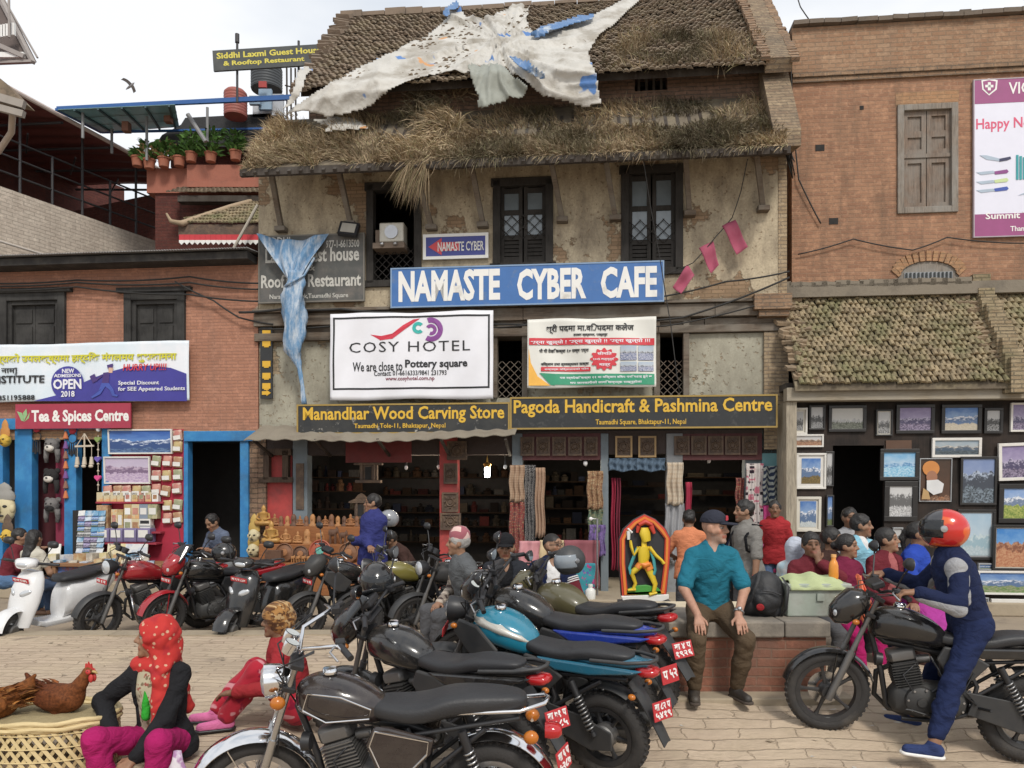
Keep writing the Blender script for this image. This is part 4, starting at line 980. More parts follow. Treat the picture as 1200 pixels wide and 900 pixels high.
# ------------------------------------------------------------------ tarpaulin on the roof
def roof_v(px, py):
	for k in range(400):
		v = -1.0 + k*.0125
		u, z = fl(px, py, v)
		if v < .25 and z <= zS0 + (v+.95)/1.15*(zS1-zS0): return v
		if v >= -.32 and zU0-.06 <= z <= zU0+(v+.32)/2.62*(zU1-zU0): return v
		if v >= .25 and z < zU0+.3: return v
	return 2.2
def inside(x, y, pl):
	c = False; j = len(pl)-1
	for i in range(len(pl)):
		if (pl[i][1] > y) != (pl[j][1] > y) and x < (pl[j][0]-pl[i][0])*(y-pl[i][1])/(pl[j][1]-pl[i][1])+pl[i][0]: c = not c
		j = i
	return c
def tarp(name, label, poly, off, mat, seed=0, step=2.0, amp=.125, blur=3):
	xs0, ys0 = min(p[0] for p in poly), min(p[1] for p in poly)
	nx, ny = int((max(p[0] for p in poly)-xs0)/step)+2, int((max(p[1] for p in poly)-ys0)/step)+2
	V_ = np.array([[roof_v(xs0+i*step, ys0+j*step) for i in range(nx)] for j in range(ny)])
	V_ = np.minimum.accumulate(V_, axis=0); B = V_.copy()
	for _ in range(blur*3):
		Bp = np.pad(B, 1, 'edge'); B = (Bp[:-2,1:-1]+Bp[2:,1:-1]+Bp[1:-1,:-2]+Bp[1:-1,2:]+Bp[1:-1,1:-1])/5
		B = np.minimum(B, V_)
	vs, idx, fs = [], {}, []
	def vert(i, j):
		if (i, j) not in idx:
			px, py = xs0+i*step, ys0+j*step
			th, rd = math.atan2((py-52)*1.3, px-585), math.hypot(px-585, py-52)
			n1 = mnoise.noise(Vector((px*.018+py*.03+seed, py*.022-px*.008, seed)))
			n2 = 1-abs(mnoise.noise(Vector((th*3.2+rd*.006, rd*.008, seed+3))))*2.4
			n3 = 1-abs(mnoise.noise(Vector((th*7+rd*.012, rd*.02, seed+8))))*2.4
			v = min(B[j, i], V_[j, i] - .02); n4 = 1-abs(mnoise.noise(Vector((px*.21+py*.1, py*.19-px*.12, seed+1))))*2; q = off + .03 + amp*max(0, n1+.25) + amp*1.3*max(0, n2)**2 + amp*.55*max(0, n3)**2 + amp*.06*n4
			# fold lines also shift the cloth sideways a little
			q = max(q, .115); u, z = fl(px + 3*n1, py + q*42, v); idx[(i, j)] = len(vs); vs.append((u, v-.66*q, z+.6*q))
		return idx[(i, j)]
	for j in range(ny-1):
		for i in range(nx-1):
			if inside(xs0+(i+.5)*step, ys0+(j+.5)*step, poly): fs.append((vert(i,j), vert(i,j+1), vert(i+1,j+1), vert(i+1,j)))
	m = MB(); m.add(vs, fs)
	o = m.build(name, mat, sp=FM, smooth=180, tag=(label, 'tarpaulin'))
	s = o.modifiers.new('thickness', 'SOLIDIFY'); s.thickness = .008; s.offset = 0
	return o
tt = NT('old_tarpaulin'); v = tt.obj()
c = tt.mix(tt.noise(v, 2.2, 6, .65), (.36,.34,.30), (.60,.58,.54))
c = tt.mix(tt.ramp(tt.noise(v, 1.9, 5, .6), [(.47, 0), (.62, .8)]), c, (.26,.23,.185))
c = tt.mix(tt.ramp(tt.noise(tt.n('Mapping', {'Vector': v, 'Location': (3.3,1,2)}), 1.55, 3, .5), [(.64, 0), (.66, 1)]), c, (.07,.17,.40))
c = tt.mix(tt.ramp(tt.noise(tt.n('Mapping', {'Vector': v, 'Location': (7.3,4,2)}), 2.1, 3, .5), [(.72, 0), (.74, 1)]), c, (.5,.25,.1))
TARPM = tt.set(col=c, rough=.6, nrm=tt.bump(tt.n('TexVoronoi', {'Vector': tt.n('VectorMath', (v, tt.n('VectorMath', (tt.noise(v, 3, 3, .6, out=1), (.5,.5,.5)), operation='MULTIPLY')), operation='ADD'), 'Scale': 3.2}), .45, .05, tt.bump(tt.noise(v, 14, 6, .7), .5, .02)))
tarp('white_tarpaulin', 'large torn dirty white tarpaulin with blue patches thrown over the old roof',
     [(338,136),(383,108),(413,88),(457,70),(480,54),(507,42),(526,22),(531,9),(540,10),(546,25),(580,24),(600,12),(613,7),(622,8),(618,26),(624,44),(650,36),(690,28),(722,8),(746,-6),(754,-2),(728,26),(700,50),(690,68),(697,95),(704,127),(685,130),(665,124),(640,118),(622,105),(605,94),(585,86),(550,89),(513,91),(490,96),(475,104),(460,112),(440,126),(423,133),(390,140),(360,136)], .06, TARPM, 2)
BLS = nm('blue_strip', (.08,.17,.34), .5, col2=(.4,.45,.5), lo=.52, hi=.6, bump=.6, bsc=20)
tarp('blue_plastic_strip', 'long blue plastic strip lying along the upper right arm of the white tarpaulin', [(624,52),(634,41),(655,36),(676,29),(697,26),(694,33),(672,39),(650,47),(632,54)], .30, BLS, 4)
tarp('blue_plastic_strip', 'short blue plastic strip hanging near the right tip of the white tarpaulin', [(600,80),(607,79),(618,86),(640,99),(641,104),(626,99),(610,92)], .32, BLS, 6)
tarp('blue_plastic_strip', 'blue plastic knot at the top edge of the white tarpaulin by the ridge', [(524,24),(530,12),(538,8),(541,15),(533,22),(528,30)], .3, BLS, 8)
tarp('grey_tarpaulin', 'grey green tarpaulin flap hanging below the white one', [(552,86),(570,82),(592,86),(622,112),(612,120),(596,126),(582,131),(572,139),(562,136),(564,122),(556,104)], .16, nm('grey_green_sheet', (.27,.28,.245), .7, dirt=(.14,.14,.11), bump=.4, bsc=14), 9)
tarp('torn_sheet_scrap', 'small torn scrap of dirty sheet lying in the roof grass', [(372,146),(395,143),(420,144),(434,154),(420,157),(400,159),(384,162),(390,154)], .12, TARPM, 5)
tarp('torn_sheet_strip', 'narrow pale strip of sheet hanging at the left roof verge', [(352,90),(362,84),(372,86),(362,92),(360,104),(356,118),(346,132),(338,136),(348,114)], .14, TARPM, 7)
# blue plastic knotted in front of the guest house board
BLT = NT('blue_plastic'); v = BLT.obj()
c = BLT.mix(BLT.ramp(BLT.noise(BLT.n('Mapping', {'Vector': v, 'Scale': (4,4,1)}), 3, 6, .7), [(.42, 0), (.66, 1)]), (.10,.22,.38), (.50,.55,.60))
BLT = BLT.set(col=c, rough=.5, nrm=BLT.bump(BLT.noise(v, 18, 5, .7), .6, .02))
t = thing('blue_tarpaulin', 'blue and white plastic sheet knotted and twisted, hanging in front of the guest house board', 'tarpaulin', (fl(345,472,-.3)[0], -.3, fl(345,472,-.3)[1]), FM)
A_, B_, C_ = fl(300,273,-.22), fl(384,272,-.22), fl(345,328,-.3)
m = MB(); m.grid(lambda s, q: ((A_[0]*(1-s)+B_[0]*s)*(1-q)+(C_[0]+(s-.5)*.22)*q, -.2-.12*q-.05*math.sin(s*17+q*5)*(1-.3*q), (A_[1]*(1-s)+B_[1]*s)*(1-q)+C_[1]*q-.12*math.sin(math.pi*s)*(1-q)), 40, 20, .006)
m.build('spread_sheet', BLT, t, FM, smooth=180)
pts = [(346,318,.13),(347,332,.14),(344,345,.17),(345,365,.19),(345,390,.17),(344,410,.14),(347,420,.08),(351,432,.035),(355,452,.03),(357,474,.045)]
rings = []
for k in range(len(pts)*4-3):
	i, f = divmod(k, 4); f /= 4; p = pts[min(i, len(pts)-1)]; q = pts[min(i+1, len(pts)-1)]
	x, y, r = (p[j]*(1-f)+q[j]*f for j in range(3)); u, z = fl(x, y, -.3)
	rings.append([(u+r*math.cos(w)*(1+.22*math.sin(3*w+k*.5)+.1*math.sin(7*w-k)), -.32+r*.6*math.sin(w)*(1+.2*math.sin(5*w+k*.6)), z) for w in [2*math.pi*j/20 for j in range(20)]])
m = MB(); m.loft(rings); m.build('twisted_sheet', BLT, t, FM, smooth=180)
m = MB(); q = fl(346,334,-.3); m.tube([(q[0]-.17,-.35,q[1]-.04),(q[0],-.47,q[1]),(q[0]+.17,-.35,q[1]+.14),(q[0]+.3,-.25,q[1]+.45)], .02, 6); m.build('knot', BLT, t, FM, smooth=180)
# ------------------------------------------------------------------ houses and terraces behind, on the left
def PX(px, Y, z): return Vector(((px-600)/F*Y, Y, z))
# long pale brick wall running away down the side street
A0, A1 = Vector((-11.2,13.0,0)), Vector((-8.55,19,0))
DV = (A1-A0).normalized(); NV = Vector((DV.y, -DV.x, 0))
LM = Matrix.Translation(A0) @ Matrix(((DV.x,-DV.y,0,0),(DV.y,DV.x,0,0),(0,0,1,0),(0,0,0,1)))   # local x along the wall, -y towards the street
Ln = (A1-A0).length
def LP(px, z=0):                              # distance along the wall seen at photo column px
	k = (px-600)/F; return (k*A0.y - A0.x)/(DV.x - k*DV.y)
SH = thing('terrace_house', 'pale brick house with a railed terrace under a maroon sheet canopy, in the side street', 'house', (Ln/2, .5, ZS), LM)
zt_ = 7.68
m = MB(); m.box(0, Ln, 0, .3, 6.05, zt_); m.build('parapet_wall', BR_PALE, SH, LM)
m = MB(); m.box(0, Ln, -.12, .3, 5.9, 6.049); m.box(0, Ln, -.2, .3, 5.75, 5.899); m.build('ledge', nm('pale_ledge', (.4,.34,.27), .9, dirt=(.2,.16,.12)), SH, LM)
m = MB()
for k in range(9): m.box(.5+k*.75, .62+k*.75, -.3, -.001, 6.25, 6.37)
m.build('beam_end', WOODG, SH, LM)
m = MB(); m.tube([(0,-.2,6.55),(Ln*.5,-.2,6.5),(Ln,-.2,6.42)], .025); m.build('wall_pipe', nm('pvc_pipe', (.55,.5,.45), .6), SH, LM, smooth=60)
m = MB(); m.box(0, Ln, .0, .4, ZS, 5.749); m.build('lower_wall', BR_ORG, SH, LM)
m = MB(); x = LP(10); m.box(x-.3, x+.3, -.06, .0, 5.0, 5.62); x = LP(58); m.box(x-.25,x+.25,-.06,.0,5.0,5.5); fo = m.build('window', WOODG, SH, LM)
m = MB(); m.box(0, Ln, .31, 4.0, 5.8, 5.9); m.box(0, Ln+2, 3.9, 4.0, 5.9, 10.4); m.build('terrace_back', BR_DKR, SH, LM)
RAIL = nm('dark_rail', (.03,.028,.03), .6)
m = MB()
for zz in (8.05, 8.4, 8.75): m.tube([(0,.15,zz),(Ln,.15,zz)], .022)
for k in range(10): m.tube([(.2+k*.7,.15,zt_),(.2+k*.7,.15,9.75 if k%2==0 else 8.75)], .028)
m.build('railing', RAIL, SH, LM, smooth=60)
x0, x1 = LP(84), LP(214)
MAR = nm('maroon_sheet', (.13,.035,.03), .7, dirt=(.07,.03,.028))
m = MB()
m.grid(lambda s, t: (-2.2+(x1+2.2)*s, -.35+4.3*t, 9.85-.62*s+1.0*t*(1-t*.3)+.02*math.sin(s*140)), 180, 4, .02)
m.build('canopy_sheet', MAR, SH, LM)
m = MB(); m.tube([(-2.2,-.36,9.85),(x1,-.36,9.22)], .045)
m.build('canopy_edge', nm('pale_edge', (.5,.42,.38), .7), SH, LM)
m = MB()
for k in range(9):
	s = k/8; xx = -2.0+(x1+1.9)*s; zz = 9.8-.62*s; m.tube([(xx,-.3,zz-.05),(xx,3.8,zz+.6)], .03)
	if k < 8: m.tube([(xx,.8,zz-.08),(xx+.9,2.2,zz+.1)], .02)
m.build('canopy_truss', RAIL, SH, LM)
m = MB(); m.box(x1-.5, x1+1.4, -.1, 3.9, 6.0, 9.0); m.build('end_wall', BR_DKR, SH, LM)
# tiled eave corner of a nearer house and the pagoda roof, cut by the frame
def tri_roof(name, label, pts_, th, mat, extra=None):
	t = thing(name, label, 'roof', pts_[0])
	return t
Y = 12.2
a = P(30,123,Y); b = P(-40,60,Y); 
EV = thing('tiled_eave', 'small brown tiled eave with white boards, above the railed terrace', 'eave', (a.x, Y, a.z-.4))
m = MB(); m.prism([(a.x, a.z+.02), (a.x-.35, a.z+.38), (a.x-1.4, a.z+1.1), (a.x-1.4, a.z+.3)], Y-.05, Y+.25); m.build('roof', TL_OLD, EV)
m = MB(); m.bar((a.x+.02,Y-.06,a.z-.03),(a.x-1.4,Y-.06,a.z+.38), .08, .12); m.bar((a.x+.0,Y-.04,a.z-.17),(a.x-1.4,Y-.04,a.z+.2), .08, .1); m.build('eave_board', nm('eave_grey', (.28,.25,.22), .8), EV)
m = MB(); p0, p1 = P(15,128,Y+.2), P(-2,178,Y+.8); m.tube([p0, (p0+p1)/2+Vector((.1,0,-.02)), p1], .05, 8); m.build('strut', nm('carved_pale', (.38,.31,.25), .8), EV, smooth=60)
Y = 16.0
PG = thing('pagoda_roof', 'corner of a carved temple roof with white hanging fringe, high against the sky', 'temple roof', P(0,77,Y))
ap, c1, c2 = P(-4,-10,Y+.8), P(38,74,Y), P(-60,78,Y+.2)
m = MB(); d = Vector((0,.15,.1))
m.add([ap, c1, c2, ap+d, c1+d, c2+d], [(0,2,1),(3,4,5),(0,1,4,3),(1,2,5,4),(2,0,3,5)]); m.build('roof', nm('temple_wood', (.11,.085,.075), .85, bump=.5), PG)
m = MB(); m.bar(ap+Vector((.02,-.06,0)), c1+Vector((.05,-.06,-.02)), .09, .07); m.bar(c1+Vector((.05,-.06,0)), c2+Vector((0,-.06,0)), .08, .05); m.bar(ap+Vector((.14,-.02,-.12)), c1+Vector((.12,-.02,.1)), .03, .03); m.build('hip_ridge', nm('pale_ridge', (.30,.27,.25), .8), PG)
m = MB()
for (y, xa, xb, n, hh) in ((40,-6,17,8,14), (66,-4,28,9,6)):
	for k in range(n):
		p = P(xa+(xb-xa)*k/(n-1), y-(2 if y==40 else 0)*k*.3, Y-.02); m.box(p.x-.035, p.x+.035, Y-.09, Y-.03, p.z-hh/F*Y/2, p.z+hh/F*Y/2)
m.build('fringe', WHITE, PG)
m = MB(); p, q = P(10,-30,Y-.2), P(11,44,Y-.2); m.tube([p,q], .025); p, q = P(-4,52,Y-.1), P(28,66,Y-.1); m.bar(p,q,.05,.09); m.build('hanging_rod', nm('pale_ridge', (.3,.27,.25)), PG)
# maroon house with hip roof, valance and planted terrace
Y = 16.5
def pbox(m, x0, y0, x1, y1, Y0, dep=1.0):
	a, b = P(x0,y1,Y0), P(x1,y0,Y0); m.box(a.x, b.x, Y0, Y0+dep, a.z, b.z)
HH = thing('maroon_house', 'dark maroon house with a planted terrace and red fringed eave, behind the tea shop house', 'house', PX(250, Y, ZS))
m = MB(); pbox(m, 182,225,312,330, Y+.3, 2.5); m.build('wall', BR_DKR, HH)
m = MB(); pbox(m, 172,197,222,226, Y+.25, 2); pbox(m, 219,193,312,226, Y+.1, 2); pbox(m, 219,212,316,219, Y+.0, 2); m.build('terrace_parapet', nm('red_parapet', (.32,.115,.075), .85, bump=.4, bsc=30, dirt=(.16,.07,.05)), HH)
m = MB(); a, b = P(198,228,Y-.3), P(312,228,Y-.3); tiles(m, (a.x,Y-.4,a.z), (b.x-a.x,0,0), (0,.6,.32), 22, 5, rnd=rr); m.build('small_roof', TL_OLD, HH)
m = MB(); pbox(m, 208,229,312,236, Y-.35, .2); m.build('eave_board', WOODD, HH)
Y2 = 15.2
a, b = P(204,262,Y2), P(312,262,Y2)
rz = P(300,233,Y2+1.2).z
m = MB(); n = 26
tiles(m, (a.x+.05,Y2,a.z), (b.x-a.x,0,0), (.0,1.2,rz-a.z), n, 9, rnd=rr)
m.v = [Vector((max(v.x, a.x + (v.y-Y2)*1.25), v.y, v.z)) for v in m.v]
m.build('hip_roof', TL_MOSS, HH)
m = MB(); pts = [P(303,234,Y2+1.1), P(270,243,Y2+.7), P(235,255,Y2+.3), P(213,262,Y2-.05), P(200,259,Y2-.1), P(195,250,Y2-.12)]
m.tube(pts, [.06,.06,.065,.06,.04,.02], 8); m.build('hip_ridge', nm('ridge_clay', (.36,.27,.18), .9), HH, smooth=60)
m = MB(); pbox(m, 209,263,312,276, Y2+.02, .3); m.build('carved_frieze', CARV, HH)
m = MB()
for k in range(16):
	x = 210+k*6.2; p = [P(x,275,Y2-.02), P(x+6,275,Y2-.02), P(x+6,282,Y2-.02), P(x+3,285,Y2-.02), P(x,282,Y2-.02)]; m.prism([(q.x,q.z) for q in p], Y2-.03, Y2-.01)
m.build('valance', nm('red_valance_cloth', (.48,.04,.05), .8), HH)
m = MB()
for k in range(16):
	x = 210+k*6.2; p = [P(x,281.5,Y2-.04), P(x+6,281.5,Y2-.04), P(x+6,284,Y2-.04), P(x+3,287,Y2-.04), P(x,284,Y2-.04)]; m.prism([(q.x,q.z) for q in p], Y2-.05, Y2-.04)
m.build('valance_fringe', WHITE, HH)
m = MB(); p, q = P(302,240,Y2-.3), P(270,298,Y2-.3); m.tube([p,q], .03); m.build('roof_prop', nm('bamboo', (.4,.36,.3), .7), HH)
# upper hut with its black tiled roof on the terrace
m = MB(); pbox(m, 200,168,318,196, Y+1.2, 2); m.build('hut_wall', BR_DKR, HH)
p = [P(183,168,Y+.8), P(190,158,Y+.8), P(212,146,Y+.8), P(217,138,Y+.8), P(330,132,Y+.8), P(330,176,Y+.8)]
m = MB(); m.prism([(q.x,q.z) for q in p], Y+.8, Y+2.5); m.build('hut_roof', nm('black_tiles', (.032,.032,.033), .9, bump=1, bsc=16), HH)
# blue awning
Y = 15.8
AW = thing('blue_awning', 'flat blue and green translucent awning on thin posts over the planted terrace', 'awning', PX(230, Y, 8.6))
a, b, c, d = P(66,128,Y), P(345,116,Y), P(345,124,Y+2.2), P(119,156,Y+2.2-1.0)
c = P(345,150,Y+1.4); d = P(119,155,Y+1.4)
m = MB(); m.add([a, b, b+Vector((0,0,.1)), a+Vector((0,0,.06)), a+Vector((0,.06,0)), b+Vector((0,.06,0)), b+Vector((0,.06,.1)), a+Vector((0,.06,.06))], [(0,1,2,3),(7,6,5,4),(3,2,6,7),(1,0,4,5),(0,3,7,4),(2,1,5,6)])
m.bar(a, d, .06, .05); m.bar(d, c, .05, .04); m.build('edge_beam', nm('awning_blue', (.02,.09,.28), .5), AW)
cc = P(210,148,Y+1.4); bb = P(205,122,Y)
m = MB(); m.grid(lambda s, t: (a*(1-s)+bb*s)*(1-t)+(d*(1-s)+cc*s)*t, 12, 4, .015); 
tq = NT('green_polycarbonate'); v = tq.obj()
TQ = tq.set(col=tq.mix(tq.noise(v, 3, 4), (.10,.26,.27), (.28,.42,.42)), rough=.3, trans=.35)
m.build('sheet', TQ, AW)
m = MB()
for s in (.15,.35,.55,.75,.95):
	m.bar(a*(1-s)+bb*s+Vector((0,0,-.03)), d*(1-s)+cc*s+Vector((0,0,-.03)), .04, .04)
for t_ in (.33,.66): m.bar(a*(1-t_)+d*t_, (bb*(1-t_)+cc*t_), .03, .03)
m.build('rib', nm('rib_dark', (.05,.09,.1), .6), AW)
m = MB()
for (x, y0, y1, dy) in ((97,132,162,.2),(131,150,180,1.2),(172,132,188,.6),(243,126,166,.5)): m.tube([P(x,y0,Y+dy), P(x,y1,Y+dy)], .03)
m.tube([P(220,134,Y+.3), P(241,166,Y+.3)], .045); m.build('post', nm('post_grey', (.2,.2,.2), .6), AW)
m = MB()
for (x, y) in ((149,150),(198,139)):
	p = P(x,y,Y+.7); m.box(p.x-.07,p.x+.07,Y+.6,Y+.75,p.z-.1,p.z+.1)
m.build('hanging_light', nm('rust_red', (.2,.09,.06), .8), AW)
# terrace plants
def potted(px, py, Y, hpx, label, flow=False, col=(.10,.20,.05), dense=150):
	p = P(px, py, Y); s = Y/F; hh = hpx*s
	t = thing('potted_plant', label, 'plant', p, group='potted plants on the terrace')
	m = MB(); m.lathe([(0,0),(.1,0),(.12,.17),(.135,.17),(.135,.2),(.115,.2),(.1,.16),(0,.16)], 14, Matrix.Translation(p)); m.build('pot', nm('terracotta', (.33,.115,.065), .85, dirt=(.2,.1,.07)), t, smooth=40)
	r = random.Random(px); V_, D, Lh, Cc = [], [], [], []
	for k in range(dense):
		a = r.random()*6.28; q = r.random()**.6
		V_.append((p.x+math.cos(a)*.42*hh*q, p.y+math.sin(a)*.3*hh*q, p.z+.17+hh*r.random()*.95)); D.append((math.cos(a), math.sin(a), .5+r.random())); Lh.append(.12+.14*r.random())
		Cc.append(mul(col, .5+r.random()*1.1) if not (flow and r.random()<.25) else (.5,.3,.15))
	vs, fs, cs = blades('l', V_, D, Lh, Cc, .035, .6); m = MB(); m.add(vs, fs)
	for k in range(5):
		a = k*1.26; m.tube([(p.x,p.y,p.z+.2),(p.x+.05*math.cos(a),p.y+.05*math.sin(a),p.z+.2+hh*.5),(p.x+.16*hh*math.cos(a),p.y+.16*hh*math.sin(a),p.z+.2+hh*.95)], .008, 4)
	cs = list(cs) + [(.07,.08,.03)]*(len(m.v)-len(vs))
	o = m.build('foliage', attr_mat('leaves', .6, noise=.2), t); set_cols(o, cs)
Y = 16.55
for (px, py, hp, lb, fw) in ((161,195,8,'small potted plant standing alone at the outer end of the terrace',0),(175,198,22,'pale thin potted plant beside the awning post, by the outer end of the terrace',1),(192,196,20,'potted plant with pale flowers between the thin one and the big ferns',1),(210,195,14,'low potted plant with small leaves left of the bushy plants on the terrace',0),(224,190,26,'bushy green potted plant with spreading leaves on the red parapet',0),(247,190,30,'tallest bushy potted plant on the red parapet of the terrace',0),(276,188,22,'potted plant nearest the grassy roof, on the red parapet',0)):
	potted(px, py, Y, hp, lb, fw)
# tanks and clutter on the roof, with the rooftop sign
def tank(px0, px1, py0, py1, Y, mat, label):
	a, b = P(px0,py1,Y), P(px1,py0,Y); r = (b.x-a.x)/2; h = b.z-a.z; t = thing('water_tank', label, 'water tank', ((a.x+b.x)/2, Y, a.z))
	m = MB(); pr = [(0,0),(r,0)]
	for k in range(8): pr += [(r, h*.85*(k+.2)/8), (r*1.03, h*.85*(k+.5)/8), (r, h*.85*(k+.8)/8)]
	pr += [(r,h*.86),(r*.8,h*.95),(0,h*.97)]
	m.lathe(pr, 24, Matrix.Translation(((a.x+b.x)/2, Y, a.z))); m.build('drum', mat, t, smooth=40)
	m = MB(); m.lathe([(0,h*.96),(r*.35,h*.96),(r*.35,h),(0,h*1.01)], 16, Matrix.Translation(((a.x+b.x)/2, Y, a.z))); m.build('lid', mat, t, smooth=40)
tank(263,289,105,137,16.9,nm('tank_red', (.30,.085,.065), .6, dirt=(.2,.08,.06)),'rust red ribbed water tank behind the blue awning')
tank(295,330,76,106,17.5,nm('tank_black', (.05,.055,.06), .6),'black water tank under the rooftop guest house sign')
Y = 17
m = MB(); r = random.Random(4)
CL2 = thing('roof_shelter', 'jumble of blue plastic and tin sheets on the roof under the black tank', 'shelter', P(310,136,Y))
for k, (x0,y0,x1,y1) in enumerate(((292,112,305,122),(303,104,318,128),(318,110,332,135),(296,122,318,137))):
	m = MB(); pbox(m, x0,y0,x1,y1, Y+.1*k, .08); m.M=None; m.build('tin_sheet', nm('shelter_%d'%k, [(.2,.28,.36),(.25,.35,.45),(.4,.42,.45),(.55,.57,.6)][k], .6, dirt=(.15,.12,.1)), CL2)
m = MB(); pbox(m, 303,95,312,102, Y-.1, .05); m.build('red_label', nm('red_paint', (.42,.055,.05)), CL2)
m = MB()
for x in (336,341,346): m.tube([P(x,80,Y-.2), P(x+r.random()*2,140,Y-.2)], .02)
m.tube([P(334,100,Y-.22), P(350,104,Y-.22)], .015); m.build('stick', WOODD, CL2)
Y = 15.5
SG = thing('rooftop_sign', 'dark roof sign with yellow guest house and rooftop restaurant lettering on a thin post', 'sign', PX(315, Y, P(0,81,Y).z))
a, b = P(250,82,Y), P(382,54,Y); tl = .06
SX = Vector((b.x-a.x,0,.14)).normalized(); SZ = Vector((-SX.z,0,SX.x))
cn = (a+b)/2; w_, h_ = b.x-a.x, b.z-a.z-.07
m = MB(); m.obox(cn, (w_, .05, h_), Matrix((SX, (0,1,0), SZ)).transposed()); m.build('panel', nm('sign_slate', (.06,.065,.065), .7, dirt=(.1,.1,.09)), SG)
m = MB(); tY = nm('sign_yellow', (.60,.52,.08), .6)
m.text('Siddhi Laxmi Guest House', cn+SZ*h_*.22-Vector((0,.027,0)), w_*.93, h_*.30, x=SX, z=SZ, bold=.03)
m.text('& Rooftop Restaurant', cn-SZ*h_*.2-Vector((0,.027,0))-SX*w_*.05, w_*.72, h_*.3, x=SX, z=SZ, bold=.03); m.build('lettering', tY, SG)
m = MB(); m.tube([P(278,44,Y+.06), P(278,120,Y+.06)], .025); m.tube([P(350,48,Y+.06), P(350,110,Y+.06)], .025); m.tube([P(278,40,Y+.06), P(278,50,Y+.06)], .045); m.build('post', RAIL, SG)
# bird
p = P(153,101,22)
t = thing('bird', 'grey bird gliding alone across the pale sky', 'bird', p)
m = MB(); m.M = Matrix.Translation(p) @ Matrix.Rotation(R(-35),4,'Y') @ Matrix.Scale(.75,4); m.sweep([(-.22,0,.01,.01),(-.12,0,.04,.035),(.02,.01,.06,.05),(.12,.02,.04,.04),(.2,.03,.008,.008)], 10, 2); 
m.grid(lambda s, q: (-.02+.12*q-.1*s*s, -.05-.32*s, .03+.22*s-.1*s*s), 6, 3, .008); m.grid(lambda s, q: (.1-.12*q-.1*s*s, .05+.5*s, .03+.28*s-.2*s*s), 6, 3, .008)
m.build('body', nm('bird_grey', (.25,.24,.24), .8), t, smooth=60)
# ------------------------------------------------------------------ tea shop front (parts of the low house)
BLUEW = nm('blue_door_paint', (.025,.17,.40), .7, col2=(.04,.22,.45), dirt=(.03,.08,.16), bump=.2)
def tpost(x0, y0, x1, y1, v0, v1, mat, name, parent=None):
	a,b,c,d = fr(x0,y0,x1,y1,v0); m = MB(); m.box(a,b,v0,v1,c,d); return m.build(name, mat, parent or TH_, FM, bev=.01)
for r_ in ((-4,502,3,668),(17,500,37,668),(75,500,89,668),(119,500,128,612),(215,505,220,668),(281,505,291,668)): tpost(*r_, -.05, .12, BLUEW, 'blue_post')
tpost(215,505,304,517, -.09, .12, BLUEW, 'blue_lintel'); tpost(-4,490,122,503, -.08, .12, BLUEW, 'blue_lintel')
REDP = nm('red_panel_cloth', (.36,.02,.045), .8, dirt=(.2,.015,.03), bump=.15)
tpost(122,503,190,700, .02, .1, REDP, 'red_panel'); tpost(189,503,215,668, -.02, .08, REDP, 'red_panel')
tpost(65,503,76,640, .1, .2, nm('maroon_cloth', (.2,.02,.05), .85), 'maroon_panel'); tpost(37,505,66,640, .45, .5, nm('maroon_dark', (.075,.014,.02), .9), 'back_cloth')
m = MB(); a,b,_,_ = fr(-60,600,17,610,0); m.box(a,b,.3,.35,ZS,ztm-.145); m.build('side_panel', DARK, TH_, FM)
m = MB(); a,b,_,_ = fr(291,600,302,610,0); m.box(a,b,-.0,.4,ZS,ztm-.141); m.build('brick_pier', brick('rough_brick', (.30,.2,.13), (.22,.14,.1), (.14,.11,.085)), TH_, FM)
a, b = fl(130,600,-.3)[0], fl(306,600,-.3)[0]
m = MB(); m.box(a,b,-.5,1.49,ZS,fl(240,668,-.5)[1]); m.box(a,b,-.95,-.501,ZS,fl(240,684,-.9)[1]); m.box(fl(-60,600,0)[0],a-.002,-.35,1.49,ZS,.0); m.build('stone_step', KERB, TH_, FM, bev=.02)
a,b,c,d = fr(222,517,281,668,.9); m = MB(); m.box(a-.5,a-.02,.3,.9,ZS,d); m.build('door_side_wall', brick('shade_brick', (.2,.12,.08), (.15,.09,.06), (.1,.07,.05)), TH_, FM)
def glob(rect, v, mat, label, cat='lamp', name='light_bulb', grp=None, st=None):
	u, z = fl(*rect[:2], v); r = rect[2]
	t = thing(name, label, cat, (u, v, z), FM, grp)
	m = MB(); m.ball((u,v,z), (r,r,r*1.25)); m.build('bulb', st, t, FM, smooth=180)
	ld = bpy.data.lights.new('bulb_light', 'POINT'); ld.energy = 7; ld.color = (1,.85,.65); ld.shadow_soft_size = .04; lo_ = bpy.data.objects.new('bulb_light', ld); COL.objects.link(lo_); lo_.location = FM @ Vector((u, v+.25, z-.12))
	m = MB(); m.tube([(u,v,z+r),(u,v,z+r+.07)], r*.55); m.tube([(u,v,z+r+.07),(u,v,z+.6)], .008, 5); m.build('socket', BLK, t, FM)
CW = glow('cool_lamp', (.95,1,1), 9); WW = glow('warm_lamp', (1,.62,.25), 9)
glob((476,548,.03), .1, CW, 'round lit bulb hanging just right of the carved wooden shrine'); glob((514,547,.03), .12, CW, 'small lit bulb peeping out left of the red post')
glob((592,547,.03), .1, CW, 'lit bulb left of the hanging patterned rugs'); glob((686,543,.035), .05, WW, 'warm yellow lit bulb over the brown shawls'); glob((831,540,.03), .2, CW, 'lit bulb over the shelves of folded shawls')
glob((115,503,.035), -.1, CW, 'lit bulb under the tea shop sign')
u, z = fl(571,553,.1); t = thing('tube_lamp', 'stubby white lit tube lamp with a brass cap in the dark doorway', 'lamp', (u,.1,z), FM)
